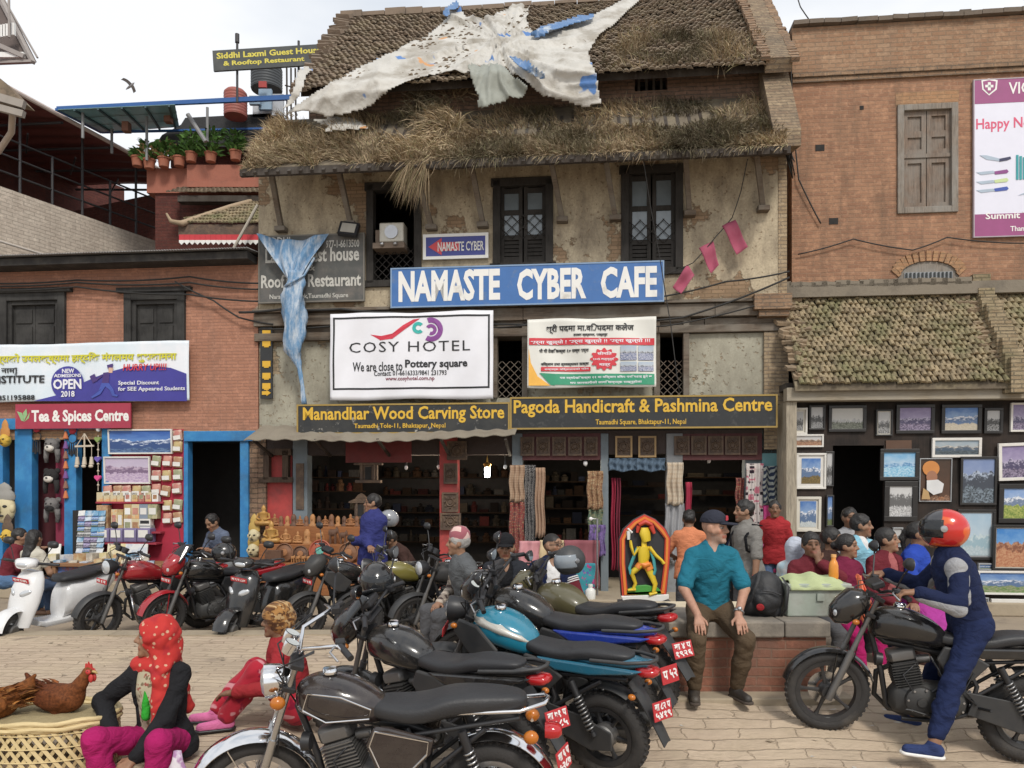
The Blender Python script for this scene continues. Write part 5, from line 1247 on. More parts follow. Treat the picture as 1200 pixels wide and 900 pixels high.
m = MB(); m.lathe([(0,-.09),(.04,-.09),(.045,-.05),(.045,.07),(0,.08)], 14, Matrix.Translation((u,.1,z))); m.build('tube', CW, t, FM, smooth=50)
m = MB(); m.lathe([(0,.08),(.05,.08),(.07,.13),(.02,.16),(.0,.3)], 14, Matrix.Translation((u,.1,z))); m.build('cap', nm('brass', (.4,.24,.06), .3, .8), t, FM, smooth=40)
# ------------------------------------------------------------------ framed pictures of the art shop
FK = nm('black_frame', (.018,.017,.017), .4); FWH = nm('white_frame', (.66,.64,.60), .5, dirt=(.4,.36,.3)); FCR = nm('cream_mount', (.58,.55,.48), .7); FGR = nm('silver_frame', (.3,.31,.32), .4)
def picture(rect, frame, art, label, fw=.03, mount=None, mw=.0, v=-.38, tilt=0, grp='framed pictures outside the art shop'):
	a,b,c,d = fr(*rect, v)
	t = thing('framed_picture', label, 'picture', ((a+b)/2, v+.03, c), FM, grp)
	cx, cz = (a+b)/2, (c+d)/2
	Mx = Matrix.Translation((cx, v, cz)) @ Matrix.Rotation(R(tilt), 4, 'Y') @ Matrix.Rotation(R(3), 4, 'X')
	a, b, c, d = a-cx, b-cx, c-cz, d-cz
	m = MB(); m.M = Mx
	for q in ((a,b,d-fw,d),(a,b,c,c+fw),(a,a+fw,c+fw,d-fw),(b-fw,b,c+fw,d-fw)): m.box(q[0],q[1],-.02,.025,q[2],q[3])
	m.build('frame', frame, t, FM, bev=.004)
	if mount:
		m = MB(); m.M = Mx; m.box(a+fw,b-fw,.004,.012,c+fw,d-fw); m.build('mount', mount, t, FM)
	g = fw+mw; m = MB(); m.M = Mx; m.box(a+g,b-g,.0,.003,c+g,d-g); m.build('print', art, t, FM)
W_ = (.62,.64,.68)
BW = lambda n, s: painting('ink_'+n, (.42,.42,.42), (.55,.54,.52), (.07,.07,.07), (.33,.33,.33), (.04,.04,.04), (.4,.4,.4), .6, .3, 4, s)
MT = lambda n, s, **k: painting('mountain_'+n, (.07,.17,.42), (.42,.55,.68), (.10,.16,.28), (.68,.70,.75), k.get('f', (.05,.09,.04)), k.get('g', (.18,.2,.08)), k.get('r', .62), k.get('h', .22), k.get('k', 2.5), s)
PP = lambda n, s: painting('dusk_'+n, (.2,.16,.3), (.45,.4,.55), (.07,.06,.12), (.42,.38,.5), (.05,.04,.08), (.3,.25,.35), .55, .3, 4, s)
picture((928,478,946,509), FWH, BW('a',1), 'tall white framed grey print at the far left of the top row of pictures', .03, FCR, .03)
picture((948,475,967,504), FK, BW('b',2), 'small black framed grey print, second in the top row', .03)
picture((971,475,1015,506), FK, painting('ink_field', (.46,.45,.42), (.5,.49,.46), (.3,.3,.29), (.4,.4,.4), (.05,.055,.04), (.16,.17,.14), .45, .33, 9, 3), 'black framed print of grey grass under a pale sky', .045)
picture((1026,480,1046,511), FK, BW('c',4), 'small upright black framed grey temple print in the top row', .025, FCR, .015)
picture((1050,474,1095,508), FK, PP('a',5), 'black framed purple grey valley print in the top row', .05)
picture((1103,474,1150,508), FK, MT('a',6,f=(.4,.35,.27),g=(.5,.45,.36),h=.3), 'black framed deep blue mountain print with a sandy foreground, top row', .05)
picture((1153,478,1175,508), FK, BW('d',7), 'small black framed grey print between the blue mountain print and the white frame', .04)
picture((1184,472,1206,506), FWH, PP('b',8), 'white framed purple street print at the right end of the top row', .03)
picture((930,509,965,524), FWH, painting('rooftops', (.5,.5,.5), (.45,.4,.36), (.16,.1,.07), (.4,.3,.22), (.2,.08,.05), (.4,.25,.15), .6, .4, 6, 9), 'low wide white framed print of brown rooftops', .025)
picture((933,531,968,573), FWH, MT('hut',10,f=(.09,.07,.03),g=(.22,.15,.05),h=.3), 'white framed print of a blue mountain above a brown hut', .03, FWH, .05)
picture((967,529,977,570), FK, BW('e',11), 'narrow dark framed print beside the shop doorway, upper', .02)
picture((968,580,977,617), FK, MT('door',12), 'narrow dark framed print beside the shop doorway, lower', .02)
picture((932,582,962,623), FCR, MT('pale',13,f=(.4,.45,.45),g=(.55,.58,.6)), 'cream framed print of a pale grey mountain gorge', .04, FCR, .03)
picture((1031,526,1077,563), FK, painting('lake', (.15,.36,.58), (.6,.68,.72), (.1,.25,.45), (.35,.5,.65), (.13,.38,.58), (.45,.62,.72), .55, .4, 2, 14), 'black framed print of a bright blue lake', .055)
picture((1036,564,1075,611), FK, painting('ink_lane', (.5,.5,.5), (.62,.62,.6), (.12,.12,.12), (.5,.5,.5), (.25,.25,.25), (.6,.6,.6), .75, .35, 6, 15), 'black framed grey ink print of a street with figures', .075)
picture((1092,513,1150,536), FWH, painting('pano', (.25,.32,.38), (.5,.5,.47), (.06,.09,.13), (.5,.46,.4), (.03,.04,.05), (.1,.13,.15), .6, .3, 5, 16), 'wide white framed panorama of dark mountains, under the top row', .04)
pt = (1077,537,1115,588)
picture(pt, FGR, painting('portrait', (.05,.03,.02), (.10,.05,.03), (.2,.08,.04), (.4,.2,.1), (.08,.04,.03), (.35,.2,.12), .1, .1, 3, 17), 'thin framed portrait of an old bearded man in an orange turban', .014)
v_ = -.40
t = [o for o in COL.objects if o.get('label','').startswith('thin framed portrait')][0]
ell = lambda cx, cy, rx, ry, n=18: [(cx+rx*math.cos(2*math.pi*i/n), cy+ry*math.sin(2*math.pi*i/n)) for i in range(n)]
shape(t, 'printed_turban', nm('print_orange', (.5,.2,.05), .4), [ell(1091,549,10,9)], v_-.002)
shape(t, 'printed_face', nm('print_brown', (.3,.14,.08), .4), [ell(1092,559,6.5,7.5)], v_-.004)
shape(t, 'printed_beard', nm('print_white', (.6,.6,.6), .4), [[(1086,563),(1099,562),(1106,567),(1104,577),(1094,580),(1086,574)]], v_-.006)
shape(t, 'printed_robe', nm('print_ochre', (.42,.27,.12), .4), [[(1080,585),(1082,572),(1088,576),(1090,585)]], v_-.005)
picture((1125,535,1168,592), FK, painting('gorge', (.17,.23,.4), (.3,.36,.5), (.05,.06,.08), (.36,.42,.52), (.025,.03,.035), (.2,.25,.3), .7, .35, 3, 18), 'large dark framed print of a steep snowy valley', .035)
picture((1170,519,1212,563), FWH, PP('street',19), 'white framed purple print of a town street, tilted a little', .045, None, 0, -.40, -2)
picture((1170,567,1214,613), FK, painting('green_hill', (.18,.3,.55), (.5,.58,.68), (.15,.2,.3), (.65,.68,.72), (.12,.2,.04), (.4,.42,.12), .7, .45, 3, 20), 'black framed print of green hills under snowy mountains', .07)
picture((1121,597,1166,656), FK, painting('pale_tree', (.33,.45,.55), (.5,.58,.63), (.28,.4,.46), (.5,.58,.6), (.33,.42,.46), (.45,.52,.55), .5, .2, 4, 21), 'large black framed print of pale blue trees in mist', .04, FGR, .02)
picture((1163,615,1214,669), FK, painting('brick_town', (.05,.2,.5), (.3,.5,.7), (.2,.08,.05), (.42,.22,.13), (.35,.13,.07), (.5,.28,.16), .65, .45, 4, 22), 'dark framed print of a red brick town under a blue sky', .04, FCR, .015, -.42)
picture((1146,660,1167,668), FGR, MT('strip',23), 'thin strip of a silver framed print under the misty trees', .02)
picture((1145,669,1210,697), FWH, MT('wide',24,f=(.1,.2,.05),g=(.3,.3,.2),h=.35), 'wide white framed panorama of blue mountains over green fields', .03, None, 0, -.46)
picture((1161,702,1212,736), FWH, painting('sketch', (.5,.5,.48), (.55,.54,.5), (.1,.1,.1), (.45,.42,.36), (.15,.14,.12), (.5,.42,.28), .5, .4, 5, 25), 'white framed sketch with a yellow figure, lowest on the right', .05, None, 0, -.5)
picture((1146,700,1158,736), FGR, BW('f',26), 'narrow pale frame standing left of the white framed sketch', .02, None, 0, -.48)
picture((1046,618,1058,641), FGR, BW('g',27), 'small pale framed print under the grey street print', .02)
m = MB(); a,b,c,d = fr(1038,516,1068,526,-.36); m.box(a,b,-.37,-.352,c,d); m.build('wood_block', nm('brown_wood', (.10,.055,.035), .8), RH, FM)
# ------------------------------------------------------------------ tea shop goods
def hang(name, label, cat, fn, u, v, z, grp=None):
	t = thing(name, label, cat, (u, v, z), FM, grp); fn(t, u, v, z); return t
picture((127,503,202,532), FWH, painting('everest', (.03,.1,.35), (.15,.3,.6), (.03,.07,.2), (.62,.68,.78), (.03,.06,.15), (.12,.2,.35), .62, .2, 2.4, 31), 'long white bordered poster of a snowy mountain range, on the red panel', .025, None, 0, -.06, 0, 'posters on the red panel')
picture((122,535,176,567), FWH, painting('old_square', (.45,.38,.5), (.55,.5,.6), (.18,.12,.2), (.45,.35,.45), (.35,.25,.4), (.55,.45,.55), .65, .4, 5, 32), 'white bordered lilac print of an old town square, on the red panel', .025, None, 0, -.06, 0, 'posters on the red panel')
PKT = [nm('packet_%d'%k, c, .35, sc=14, col2=c2) for k, (c, c2) in enumerate([((.42,.16,.13),(.5,.4,.3)), ((.45,.35,.16),(.4,.2,.1)), ((.25,.26,.15),(.45,.4,.25)), ((.5,.24,.18),(.35,.12,.1)), ((.33,.17,.09),(.5,.36,.2))])]
PKW = nm('packet_label', (.66,.64,.6), .5)
pk0 = None
SPOT = [('at the top by the blue door post, upper',203,504),('at the top by the blue door post, lower',203,517)] + [(f'in the row beside the lilac print, {w}',x,y) for w,x,y in (('left',178,534),('middle',191,534),('right',203,535))] + [(f'in the row under that one, {w}',x,y) for w,x,y in (('left',178,551),('middle',190,551),('right',203,550))]
SPOT += [(f'{w} in the long packet row under the lilac print',x,y) for w,x,y in (('first',121,569),('second',133,569),('third',143,569),('fourth',155,569),('fifth',166,569),('sixth',178,567),('seventh',189,569),('last',202,566))]
SPOT += [(f'in the lower right group, {w}',x,y) for w,x,y in (('upper left',191,586),('upper right',203,585),('lower left',191,601),('lower right',203,600))]
for k, (lb, x, y) in enumerate(SPOT):
	a,b,c,d = fr(x,y,x+11,y+13,-.05); cx, cz = (a+b)/2, (c+d)/2
	t = thing('spice_packet', 'clear white labelled spice bag, '+lb, 'packet', (cx,-.04,c), FM, 'spice packets on the red panel')
	Mx = Matrix.Translation((cx,-.05,cz)) @ Matrix.Rotation(R(rr.uniform(-9,9)),4,'Y'); w, h = (b-a)*.48, (d-c)*.5
	m = MB(); m.M = Mx; m.sweep([(-w,0,.006,h*.93),(-w*.7,0,.03,h),(0,-.0,.04,h),(w*.7,0,.03,h),(w,0,.006,h*.93)], 10, 4); m.build('bag', PKT[k % 5], t, FM, smooth=50)
	m = MB(); m.M = Mx; m.box(-w*.8,w*.8,-.05,-.043,-h*.75,-h*.0); m.build('paper_label', PKW, t, FM)
TRK = nm('cream_box', (.55,.47,.3), .6, col2=(.6,.35,.16), sc=10, lo=.5, hi=.55)
def carton(rect, v, dep, mat, label, grp, bandm=None, name='carton'):
	a,b,c,d = fr(*rect, v); t = thing(name, label, 'box', ((a+b)/2, v+dep/2, c), FM, grp)
	m = MB(); m.box(a,b,v,v+dep,c,d); m.build('carton_body', mat, t, FM, bev=.005)
	if bandm:
		m = MB(); m.box(a+.02,b-.02,v-.004,v-.001,c+(d-c)*.3,c+(d-c)*.75); m.build('carton_label', bandm, t, FM)
shelf = lambda x0, x1, y, v: (lambda q: MB().box(q[0],q[1],v,.02,q[2],q[3]).build('shelf', nm('thin_shelf', (.3,.03,.05), .7), TH_, FM))(fr(x0,y,x1,y+2,v))
shelf(112,191,588,-.12); shelf(128,188,623,-.16); shelf(112,183,636,-.22)
for k in range(4): carton((113+k*8,577,120.4+k*8,588), -.1, .1, TRK, f'cream tea carton on the top shelf, number {k+1} from the left of the plain four'.replace('number 1 from','first from').replace('number 2 from','second from').replace('number 3 from','third from').replace('number 4 from','last from'), 'tea cartons on the red shelves')
for k in range(5): carton((146+k*8,577,153+k*8,588), -.1, .1, [WHITE,TRK,PKT[3],TRK,WHITE][k], ['white end','cream','orange','second cream','white far end'][k]+' carton in the mixed row on the top shelf', 'tea cartons on the red shelves', PKT[k%5])
for k,(x,y,x2,y2,mt,bd) in enumerate(((145,591,154,608,PKT[1],WHITE),(154,591,163,608,TRK,PKT[3]),(163,591,173,608,nm('blue_grey_box',(.2,.24,.3),.6),PKW),(173,591,184,608,PKT[2],PKW),(130,597,137,623,TRK,PKT[0]),(137,597,144,623,PKT[1],PKW),(145,608,154,623,PKW,PKT[2]),(154,608,163,623,TRK,PKT[4]),(163,608,176,616,PKW,BLK),(163,616,177,623,nm('grey_box',(.3,.3,.3),.6),PKW),(113,592,126,620,PKT[4],TRK))):
	carton((x,y,x2,y2), -.14, .12, mt, ['tan box','cream striped box','blue grey box','olive box','tall cream box','tall mustard box','white box','small cream box','white box with black band','grey box','brown stack of boxes'][k]+' on the middle shelf of the red panel', 'tea cartons on the red shelves', bd)
LIL = nm('lilac_plastic', (.17,.14,.26), .35, dirt=(.25,.22,.33))
for k in range(4):
	a,b,c,d = fr(113+k*16,619,128+k*16,636,-.2); t = thing('plastic_tub', ['left end','second','third','right end'][k]+' lilac plastic tub with white label, in the row of four', 'tub', ((a+b)/2,-.1,c), FM, 'lilac plastic tubs')
	m = MB(); m.sweep([(a,(c+d)/2,.09,(d-c)/2*.94),(a+.01,(c+d)/2,.1,(d-c)/2),(b-.01,(c+d)/2,.1,(d-c)/2),(b,(c+d)/2,.09,(d-c)/2*.94)], 16, 8); m.v = [Vector((v.x, v.y-.12, v.z)) for v in m.v]; m.build('tub_body', LIL, t, FM, smooth=40)
	m = MB(); m.box(a+.03,b-.03,-.228,-.223,c+.09,d-.03); m.build('paper_label', PKW, t, FM)
# table of books in front
a,b,c,d = fr(60,657,190,690,-.75)
t = thing('book_table', 'wooden table of books and cards in front of the red panel', 'table', ((a+b)/2,-.5,ZS), FM)
zt0 = c + (d-c)*.9
TW = nm('table_wood', (.26,.13,.06), .7, dirt=(.12,.07,.04))
m = MB(); m.box(a,b,-.78,-.25,zt0-.06,zt0); m.build('table_top', TW, t, FM, bev=.01)
for u in (a+.05,b-.05):
	for v in (-.73,-.32): MB().box(u-.03,u+.03,v-.03,v+.03,ZS,zt0-.06).build('leg', TW, t, FM)
m = MB(); m.box(a+.06,b-.06,-.7,-.68,ZS+.1,zt0-.07); m.build('front_panel', nm('print_panel', (.3,.1,.09), .6, sc=5, col2=(.1,.16,.38), lo=.48, hi=.52, bump=0), t, FM)
BK = [nm('book_%d'%k, c, .5, col2=c2, sc=9) for k,(c,c2) in enumerate([((.6,.52,.28),(.65,.6,.5)),((.62,.62,.6),(.4,.45,.55)),((.5,.3,.15),(.6,.5,.3)),((.1,.25,.4),(.5,.55,.6)),((.4,.36,.3),(.6,.55,.45))])]
bn = ['yellow','white','orange brown','blue','tan']
for k in range(16):
	x = 62+k*7.6+rr.random()*2; v = -.45 - .22*(k % 2); u = fl(x,660,v)[0]; kk = (k*3+k//5) % 5
	th = .02+rr.random()*.05
	m = MB(); m.obox((u, v, zt0+.003+th/2+(.04 if k%2==0 else 0)), (.12,.16,th+(.08 if k%2==0 else 0)), Matrix.Rotation(rr.uniform(-.5,.5),3,'Z')); m.build('book', BK[kk], sp=FM, tag=(f'{bn[kk]} book or card pack lying among others on the shop table', 'book', 'books on the shop table'))
for k, (x, y, x2, y2, mt, lb) in enumerate(((145,642,172,662,BK[1],'white double page of pictures propped on the right of the table'),(125,640,146,660,BK[0],'cream folded cards propped in the middle of the table'),(56,632,70,651,WHITE,'white notice card with faint writing propped beside the seated woman'))):
	a2,b2,c2,d2 = fr(x,y,x2,y2,-.35); m = MB(); m.obox(((a2+b2)/2,-.33,zt0+.003+(d2-c2)/2), (b2-a2,.015,d2-c2), Matrix.Rotation(R(-8),3,'X')); m.build('display_card', mt, sp=FM, tag=(lb,'card'))
# postcard rack
t = thing('postcard_rack', 'tall narrow rack crammed with postcards between the blue posts', 'rack', (fl(100,640,-.2)[0],-.2,ZS), FM)
for k in range(13):
	for j in range(4):
		y = 598+k*6.2; x = 88+j*8-(k*.35)+3; a2,b2,c2,d2 = fr(x,y,x+8,y+7,-.2-.012*k)
		cx, cz = (a2+b2)/2, (c2+d2)/2; m = MB(); m.obox((cx,-.18-.013*k,cz), ((b2-a2)*.95,.01,(d2-c2)*.9), Matrix.Rotation(R(-22+rr.uniform(-6,6)),3,'X') @ Matrix.Rotation(rr.uniform(-.12,.12),3,'Y'))
		m.build('postcard', [MT('pc',40),BW('pc',41),BK[1],BK[3],PP('pc',42)][rr.randrange(5)], t, FM)
m = MB(); a2,b2,c2,d2 = fr(86,598,121,680,-.1); m.box(a2,b2,-.12,-.1,ZS,d2); m.build('back_board', DARK, t, FM)
for k in range(14):
	j, i = divmod(k, 2); a2,b2,c2,d2 = fr(80+i*11,676+j*6.3,90+i*11,682+j*6.3,-.85); cx, cz = (a2+b2)/2, (c2+d2)/2
	m = MB(); m.obox((cx,-.85,cz), ((b2-a2),.012,(d2-c2)), Matrix.Rotation(R(-12),3,'X')); m.build('postcard', MT('low%d'%(k%3),50+k%3), t, FM)
m = MB(); a2,b2,c2,d2 = fr(78,674,104,722,-.83); m.box(a2,b2,-.83,-.81,ZS,d2); m.build('low_rack', nm('rack_blue', (.15,.3,.45), .5), t, FM)
# hats, masks, dreamcatchers, chimes
FUR = nm('grey_fur', (.16,.15,.145), .95, sc=8, col2=(.06,.055,.055), bump=.9, bsc=50); FURW = nm('white_fur', (.62,.58,.52), .95, bump=.9, bsc=50); FURB = nm('black_fur', (.02,.018,.018), .95, bump=.9, bsc=50)
def animal_hat(x, y, main, face, label):
	u, z = fl(x, y, -.02); t = thing('animal_hat', label, 'hat', (u,-.02,z-.2), FM, 'furry animal hats hanging in the tea shop')
	m = MB(); m.ball((u,-.02,z), (.13,.1,.13)); m.ball((u-.1,-.0,z+.09), (.05,.04,.05)); m.ball((u+.1,-.0,z+.09), (.05,.04,.05))
	for s in (-1,1): m.tube([(u+s*.09,-.02,z-.07),(u+s*.11,-.02,z-.2),(u+s*.1,-.02,z-.3)], [.05,.04,.03], 8)
	m.build('hood', main, t, FM, smooth=180)
	m = MB(); m.ball((u,-.09,z-.05), (.085,.05,.06)); m.build('muzzle', face, t, FM, smooth=180)
	m = MB(); m.ball((u-.045,-.115,z+.03), .014); m.ball((u+.045,-.115,z+.03), .014); m.ball((u,-.145,z-.03), (.02,.014,.014)); m.build('eye_and_nose', BLK, t, FM, smooth=180)
animal_hat(61,522,FUR,FURW,'grey furry animal hat with a white muzzle, topmost of three'); animal_hat(60,558,FURB,FURW,'black and white penguin hat, middle one of three'); animal_hat(61,592,FUR,FURB,'grey and dark furry animal hat, lowest of three')
def dream(x, y, label):
	u, z = fl(x, y, -.05); t = thing('dreamcatcher', label, 'ornament', (u,-.05,z-.3), FM, 'dreamcatchers in the tea shop')
	rd = nm('red_feather', (.4,.03,.05), .8)
	m = MB(); m.ball((u,-.05,z+.07), (.07,.03,.07)); m.build('red_rosette', rd, t, FM, smooth=60)
	m = MB(); m.tube([(u+.08*math.cos(R(a)),-.05,z-.07+.08*math.sin(R(a))) for a in range(0,361,20)], .01, 5); 
	for k in range(4): m.tube([(u-.06+.04*k,-.05,z-.15),(u-.06+.04*k+.01,-.06,z-.34-.03*(k%2))], [.008,.02], 5)
	m.build('ring_and_feathers', BLK, t, FM)
dream(43,507,'dreamcatcher with a red rosette left of the animal hats'); dream(85,509,'dreamcatcher with a red rosette against the blue post')
u, z = fl(99,508,-.1); t = thing('wind_chime', 'pale wind chime hung from a wooden triangle in the dark doorway', 'ornament', (u,-.1,z-.5), FM)
PWD = nm('pale_wood', (.5,.43,.34), .7)
m = MB(); m.tube([(u,-.1,z),(u-.14,-.1,z-.21)], .008, 5); m.tube([(u,-.1,z),(u+.14,-.1,z-.21)], .008, 5); m.bar((u-.17,-.1,z-.22),(u+.17,-.1,z-.21), .025,.03); m.tube([(u,-.1,z),(u,-.1,z-.5)], .014, 6); m.build('hanger', PWD, t, FM)
for k in (-1,0,1):
	m = MB(); x = u+k*.13; m.tube([(x,-.1,z-.22),(x,-.1,z-.4)], .005, 4); m.tube([(x,-.1,z-.4),(x,-.1,z-.53)], [.025,.04], 8); m.ball((x,-.12,z-.56), (.04,.03,.03)); m.build('chime', PWD, t, FM, smooth=50)
u, z = fl(115,510,-.1); t = thing('heart_string', 'string of green, violet and pink hearts hanging under the lit bulb', 'ornament', (u,-.1,z-.9), FM)
for k, (y, cc) in enumerate(((515,(.2,.28,.08)),(538,(.12,.08,.35)),(560,(.6,.06,.22)))):
	x_, zz = fl(115,y,-.1); m = MB(); pl = [(x_+.055*(16*math.sin(w)**3)/16, zz+.05*(13*math.cos(w)-5*math.cos(2*w)-2*math.cos(3*w)-math.cos(4*w))/14) for w in [2*math.pi*i/24 for i in range(24)]]
	m.prism(pl, -.13, -.08); m.build('heart', nm('heart_%d'%k, cc, .5), t, FM, bev=.012)
m = MB(); m.tube([(u,-.1,z),(u,-.1,z-.95)], .006, 5)
for k in range(7): m.ball((u,-.1,z-.13-k*.12), .02, 8, 5)
m.build('beaded_string', PWD, t, FM)
for k in range(6): 
	u, z = fl(77.5,512+k*22,-.1)
u, z = fl(77,505,-.08); t = thing('bell_string', 'string of small orange, violet and brown cloth bells beside the blue post', 'ornament', (u,-.08,z-1.2), FM)
for k in range(7):
	zz = z-.08-k*.17; m = MB(); m.lathe([(0,.08),(.015,.07),(.045,-.05),(.035,-.06),(0,-.03)], 10, Matrix.Translation((u,-.08,zz))); m.build('bell', [nm('bell_orange',(.45,.14,.05),.8), nm('bell_violet',(.14,.06,.2),.8), nm('bell_brown',(.2,.1,.07),.8)][k%3], t, FM, smooth=50)
m = MB(); m.tube([(u,-.08,z),(u,-.08,z-1.2)], .006, 4); m.build('cord', BLK, t, FM)
def mask(x, y, s, mats, label, v=-.15):
	u, z = fl(x, y, v); t = thing('wooden_mask', label, 'mask', (u,v,z-s*1.3), FM)
	m = MB(); m.ball((u,v,z), (s,.1,s*1.25), 18, 14); m.tube([(u,v-.1,z+s*.25),(u,v-.16,z-s*.15),(u,v-.1,z-s*.25)], [s*.08,s*.2,s*.14], 8); m.ball((u-s*.8,v-.02,z), (s*.25,.05,s*.4)); m.ball((u+s*.8,v-.02,z), (s*.25,.05,s*.4))
	m.build('face', mats[0], t, FM, smooth=60)
	m = MB(); m.lathe([(s*.25,0),(s*.95,0),(s*1.02,.06),(s*.9,.12),(s*.65,.16),(s*.68,.2),(s*.4,.26),(0,.3)], 16, Matrix.Translation((u,v,z+s*.75)), ell=(1,.4)); m.build('crown', mats[1], t, FM, smooth=40)
	m = MB(); 
	for k in (-1,1): m.ball((u+k*s*.38,v-.085,z+s*.2), (s*.2,.03,s*.12))
	m.ball((u,v-.09,z-s*.6), (s*.3,.03,s*.1)); m.build('eye_and_mouth', BLK, t, FM, smooth=60)
mask(5,596,.2,[nm('mask_cream',(.55,.48,.3),.7,dirt=(.3,.2,.1)),nm('mask_grey',(.25,.24,.22),.8,dirt=(.1,.1,.1))],'large cream wooden mask with a coiled grey crown, at the shop edge',-.3)
mask(6,516,.09,[nm('mask_yellow',(.55,.36,.05),.7),nm('mask_orange',(.45,.2,.05),.7)],'small yellow lion mask above the large cream mask',-.2)
mask(9,628,.1,[nm('mask_yellow',(.55,.36,.05),.7),CARV],'small yellow mask under the large cream mask',-.42)
# ------------------------------------------------------------------ goods of the wood carving and pashmina shops
WC = [nm('carved_%d'%k, c, .65, sc=14, bump=.6, bsc=35, dirt=mul(c,.45), dsc=9) for k, c in enumerate([(.30,.13,.05),(.19,.085,.04),(.40,.19,.07),(.12,.06,.035)])]
GOLD = nm('gilt_wood', (.45,.25,.07), .5, .2, dirt=(.2,.1,.04))
# stepped display bench
a0, a1 = fl(300,640,-.6)[0], fl(432,640,-.6)[0]
t = thing('display_bench', 'brown stepped bench carrying the carved wooden figures, left of the man in the violet jacket', 'bench', ((a0+a1)/2,-.5,zF), FM)
BW_ = planks('bench_wood', (.28,.115,.045), sc=(1.2,14,14), var=.25)
ZT = []
for k, (y, v0) in enumerate(((617,-.25),(638,-.5),(660,-.75))):
	z = fl(366,y,v0)[1]; m = MB(); m.box(a0,a1,v0,v0+.26,zF,z); m.build('bench_step', BW_, t, FM, bev=.01); ZT.append((z, v0+.1))
m = MB(); m.box(a0-.05,a1+.02,-1.0,-.751,zF,ZT[2][0]-.16); m.build('bench_step', BW_, t, FM, bev=.01)
def fig(x, row, h, kind, mat, label, name='carved_figure', grp='carved figures on the display bench'):
	z, v = ZT[row]; u = fl(x, 620, v)[0]; z += .002
	t = thing(name, label, 'carving', (u, v, z), FM, grp); w = h*.28; m = MB()
	if kind == 'bust':
		m.lathe([(0,0),(w*1.2,0),(w*1.2,h*.1),(w*.7,h*.25),(w*.85,h*.55),(w*.75,h*.8),(w*.35,h*.97),(0,h)], 12, Matrix.Translation((u,v,z)), ell=(1,.8)); m.ball((u,v-w*.75,z+h*.55),(w*.16,w*.2,h*.1),8,6)
	elif kind == 'buddha':
		m.sweep([(u-w*1.5,z+h*.14,w*.5,h*.1),(u-w*1.1,z+h*.14,w*.9,h*.14),(u+w*1.1,z+h*.14,w*.9,h*.14),(u+w*1.5,z+h*.14,w*.5,h*.1)], 10, 2.2); m.v = [Vector((q.x,q.y+v,q.z)) for q in m.v]
		m.lathe([(w*.9,h*.22),(w*.65,h*.4),(w*.95,h*.62),(w*.35,h*.7),(w*.32,h*.74),(w*.45,h*.83),(w*.3,h*.94),(w*.12,h),(0,h*1.04)], 12, Matrix.Translation((u,v,z)), ell=(1,.7))
		for s in (-1,1): m.tube([(u+s*w*.9,v,z+h*.6),(u+s*w*1.15,v-w*.2,z+h*.38),(u+s*w*.3,v-w*.75,z+h*.3)], w*.2, 6)
	elif kind == 'plate':
		m.lathe([(0,.02),(h*.2,.035),(h*.24,.02),(h*.42,.01),(h*.46,.035),(h*.5,.03),(h*.5,0),(0,-.01)], 24, Matrix.Translation((u,v+.02,z+h*.5)) @ Matrix.Rotation(R(80),4,'X'))
	else:
		m.sweep([(u-w*.8,z+h*.62,w*.25,h*.14),(u-w*.4,z+h*.6,w*.4,h*.2),(u+w*.5,z+h*.6,w*.42,h*.2),(u+w*.8,z+h*.75,w*.3,h*.2),(u+w*1.1,z+h*.7,w*.2,h*.12)], 10, 2.2); m.v = [Vector((q.x,q.y+v,q.z)) for q in m.v]
		for s in (-.5,.5):
			for q in (-1,1): m.tube([(u+s*w,v+q*w*.2,z),(u+s*w,v+q*w*.2,z+h*.6)], w*.17, 6)
		m.tube([(u+w*1.05,v,z+h*.7),(u+w*1.3,v,z+h*.4),(u+w*1.2,v,z+h*.15)], [w*.14,w*.1,w*.06], 6)
	m.build('carving', mat, t, FM, smooth=50)
	if kind == 'plate':
		m = MB(); m.lathe([(0,.045),(h*.17,.04),(h*.2,.03)], 20, Matrix.Translation((u,v+.02,z+h*.5)) @ Matrix.Rotation(R(80),4,'X')); m.build('painted_centre', nm('turquoise_inlay',(.12,.36,.30),.5) if label.startswith('large') else WC[0], t, FM)
ORD = 'first second third fourth fifth sixth seventh eighth ninth tenth eleventh twelfth thirteenth fourteenth fifteenth'.split()
for k in range(15): fig(322+k*7.4, 0, .17+.03*(k%3==0), 'bust' if k%4 else 'buddha', WC[k%4], ORD[k]+' small carved figure from the left on the top bench step')
for k,(x,kd,h,mt,lb) in enumerate(((318,'buddha',.36,GOLD,'gilt seated buddha, largest on the second step'),(335,'buddha',.24,WC[2],'carved seated figure beside the gilt buddha, second step'),(349,'buddha',.2,WC[2],'small carved seated figure in the middle of the second step'),(360,'bust',.24,WC[2],'upright carved figure in the middle of the second step'),(374,'animal',.22,WC[2],'carved pale elephant on the second step'),(390,'animal',.3,WC[3],'dark carved animal group on the second step'),(402,'animal',.24,WC[3],'small dark carved animal at the end of the second step'))): fig(x,1,h,kd,mt,lb)
fig(309,0,.34,'buddha',GOLD,'gilt buddha standing highest, above the two pale masks')
for k,(x,h,lb) in enumerate(((333,.30,'carved wooden plate at the left of the lowest step'),(375,.36,'large carved plate with a turquoise centre and red rim'),(408,.32,'carved wooden plate nearest the man in the violet jacket'),(352,.26,'carved wooden plate half behind the row of pale elephants'))): fig(x,2,h,'plate',[WC[1],nm('red_rim',(.36,.09,.05),.6,dirt=(.15,.05,.03)),WC[1],WC[3]][k],lb,'carved_plate')
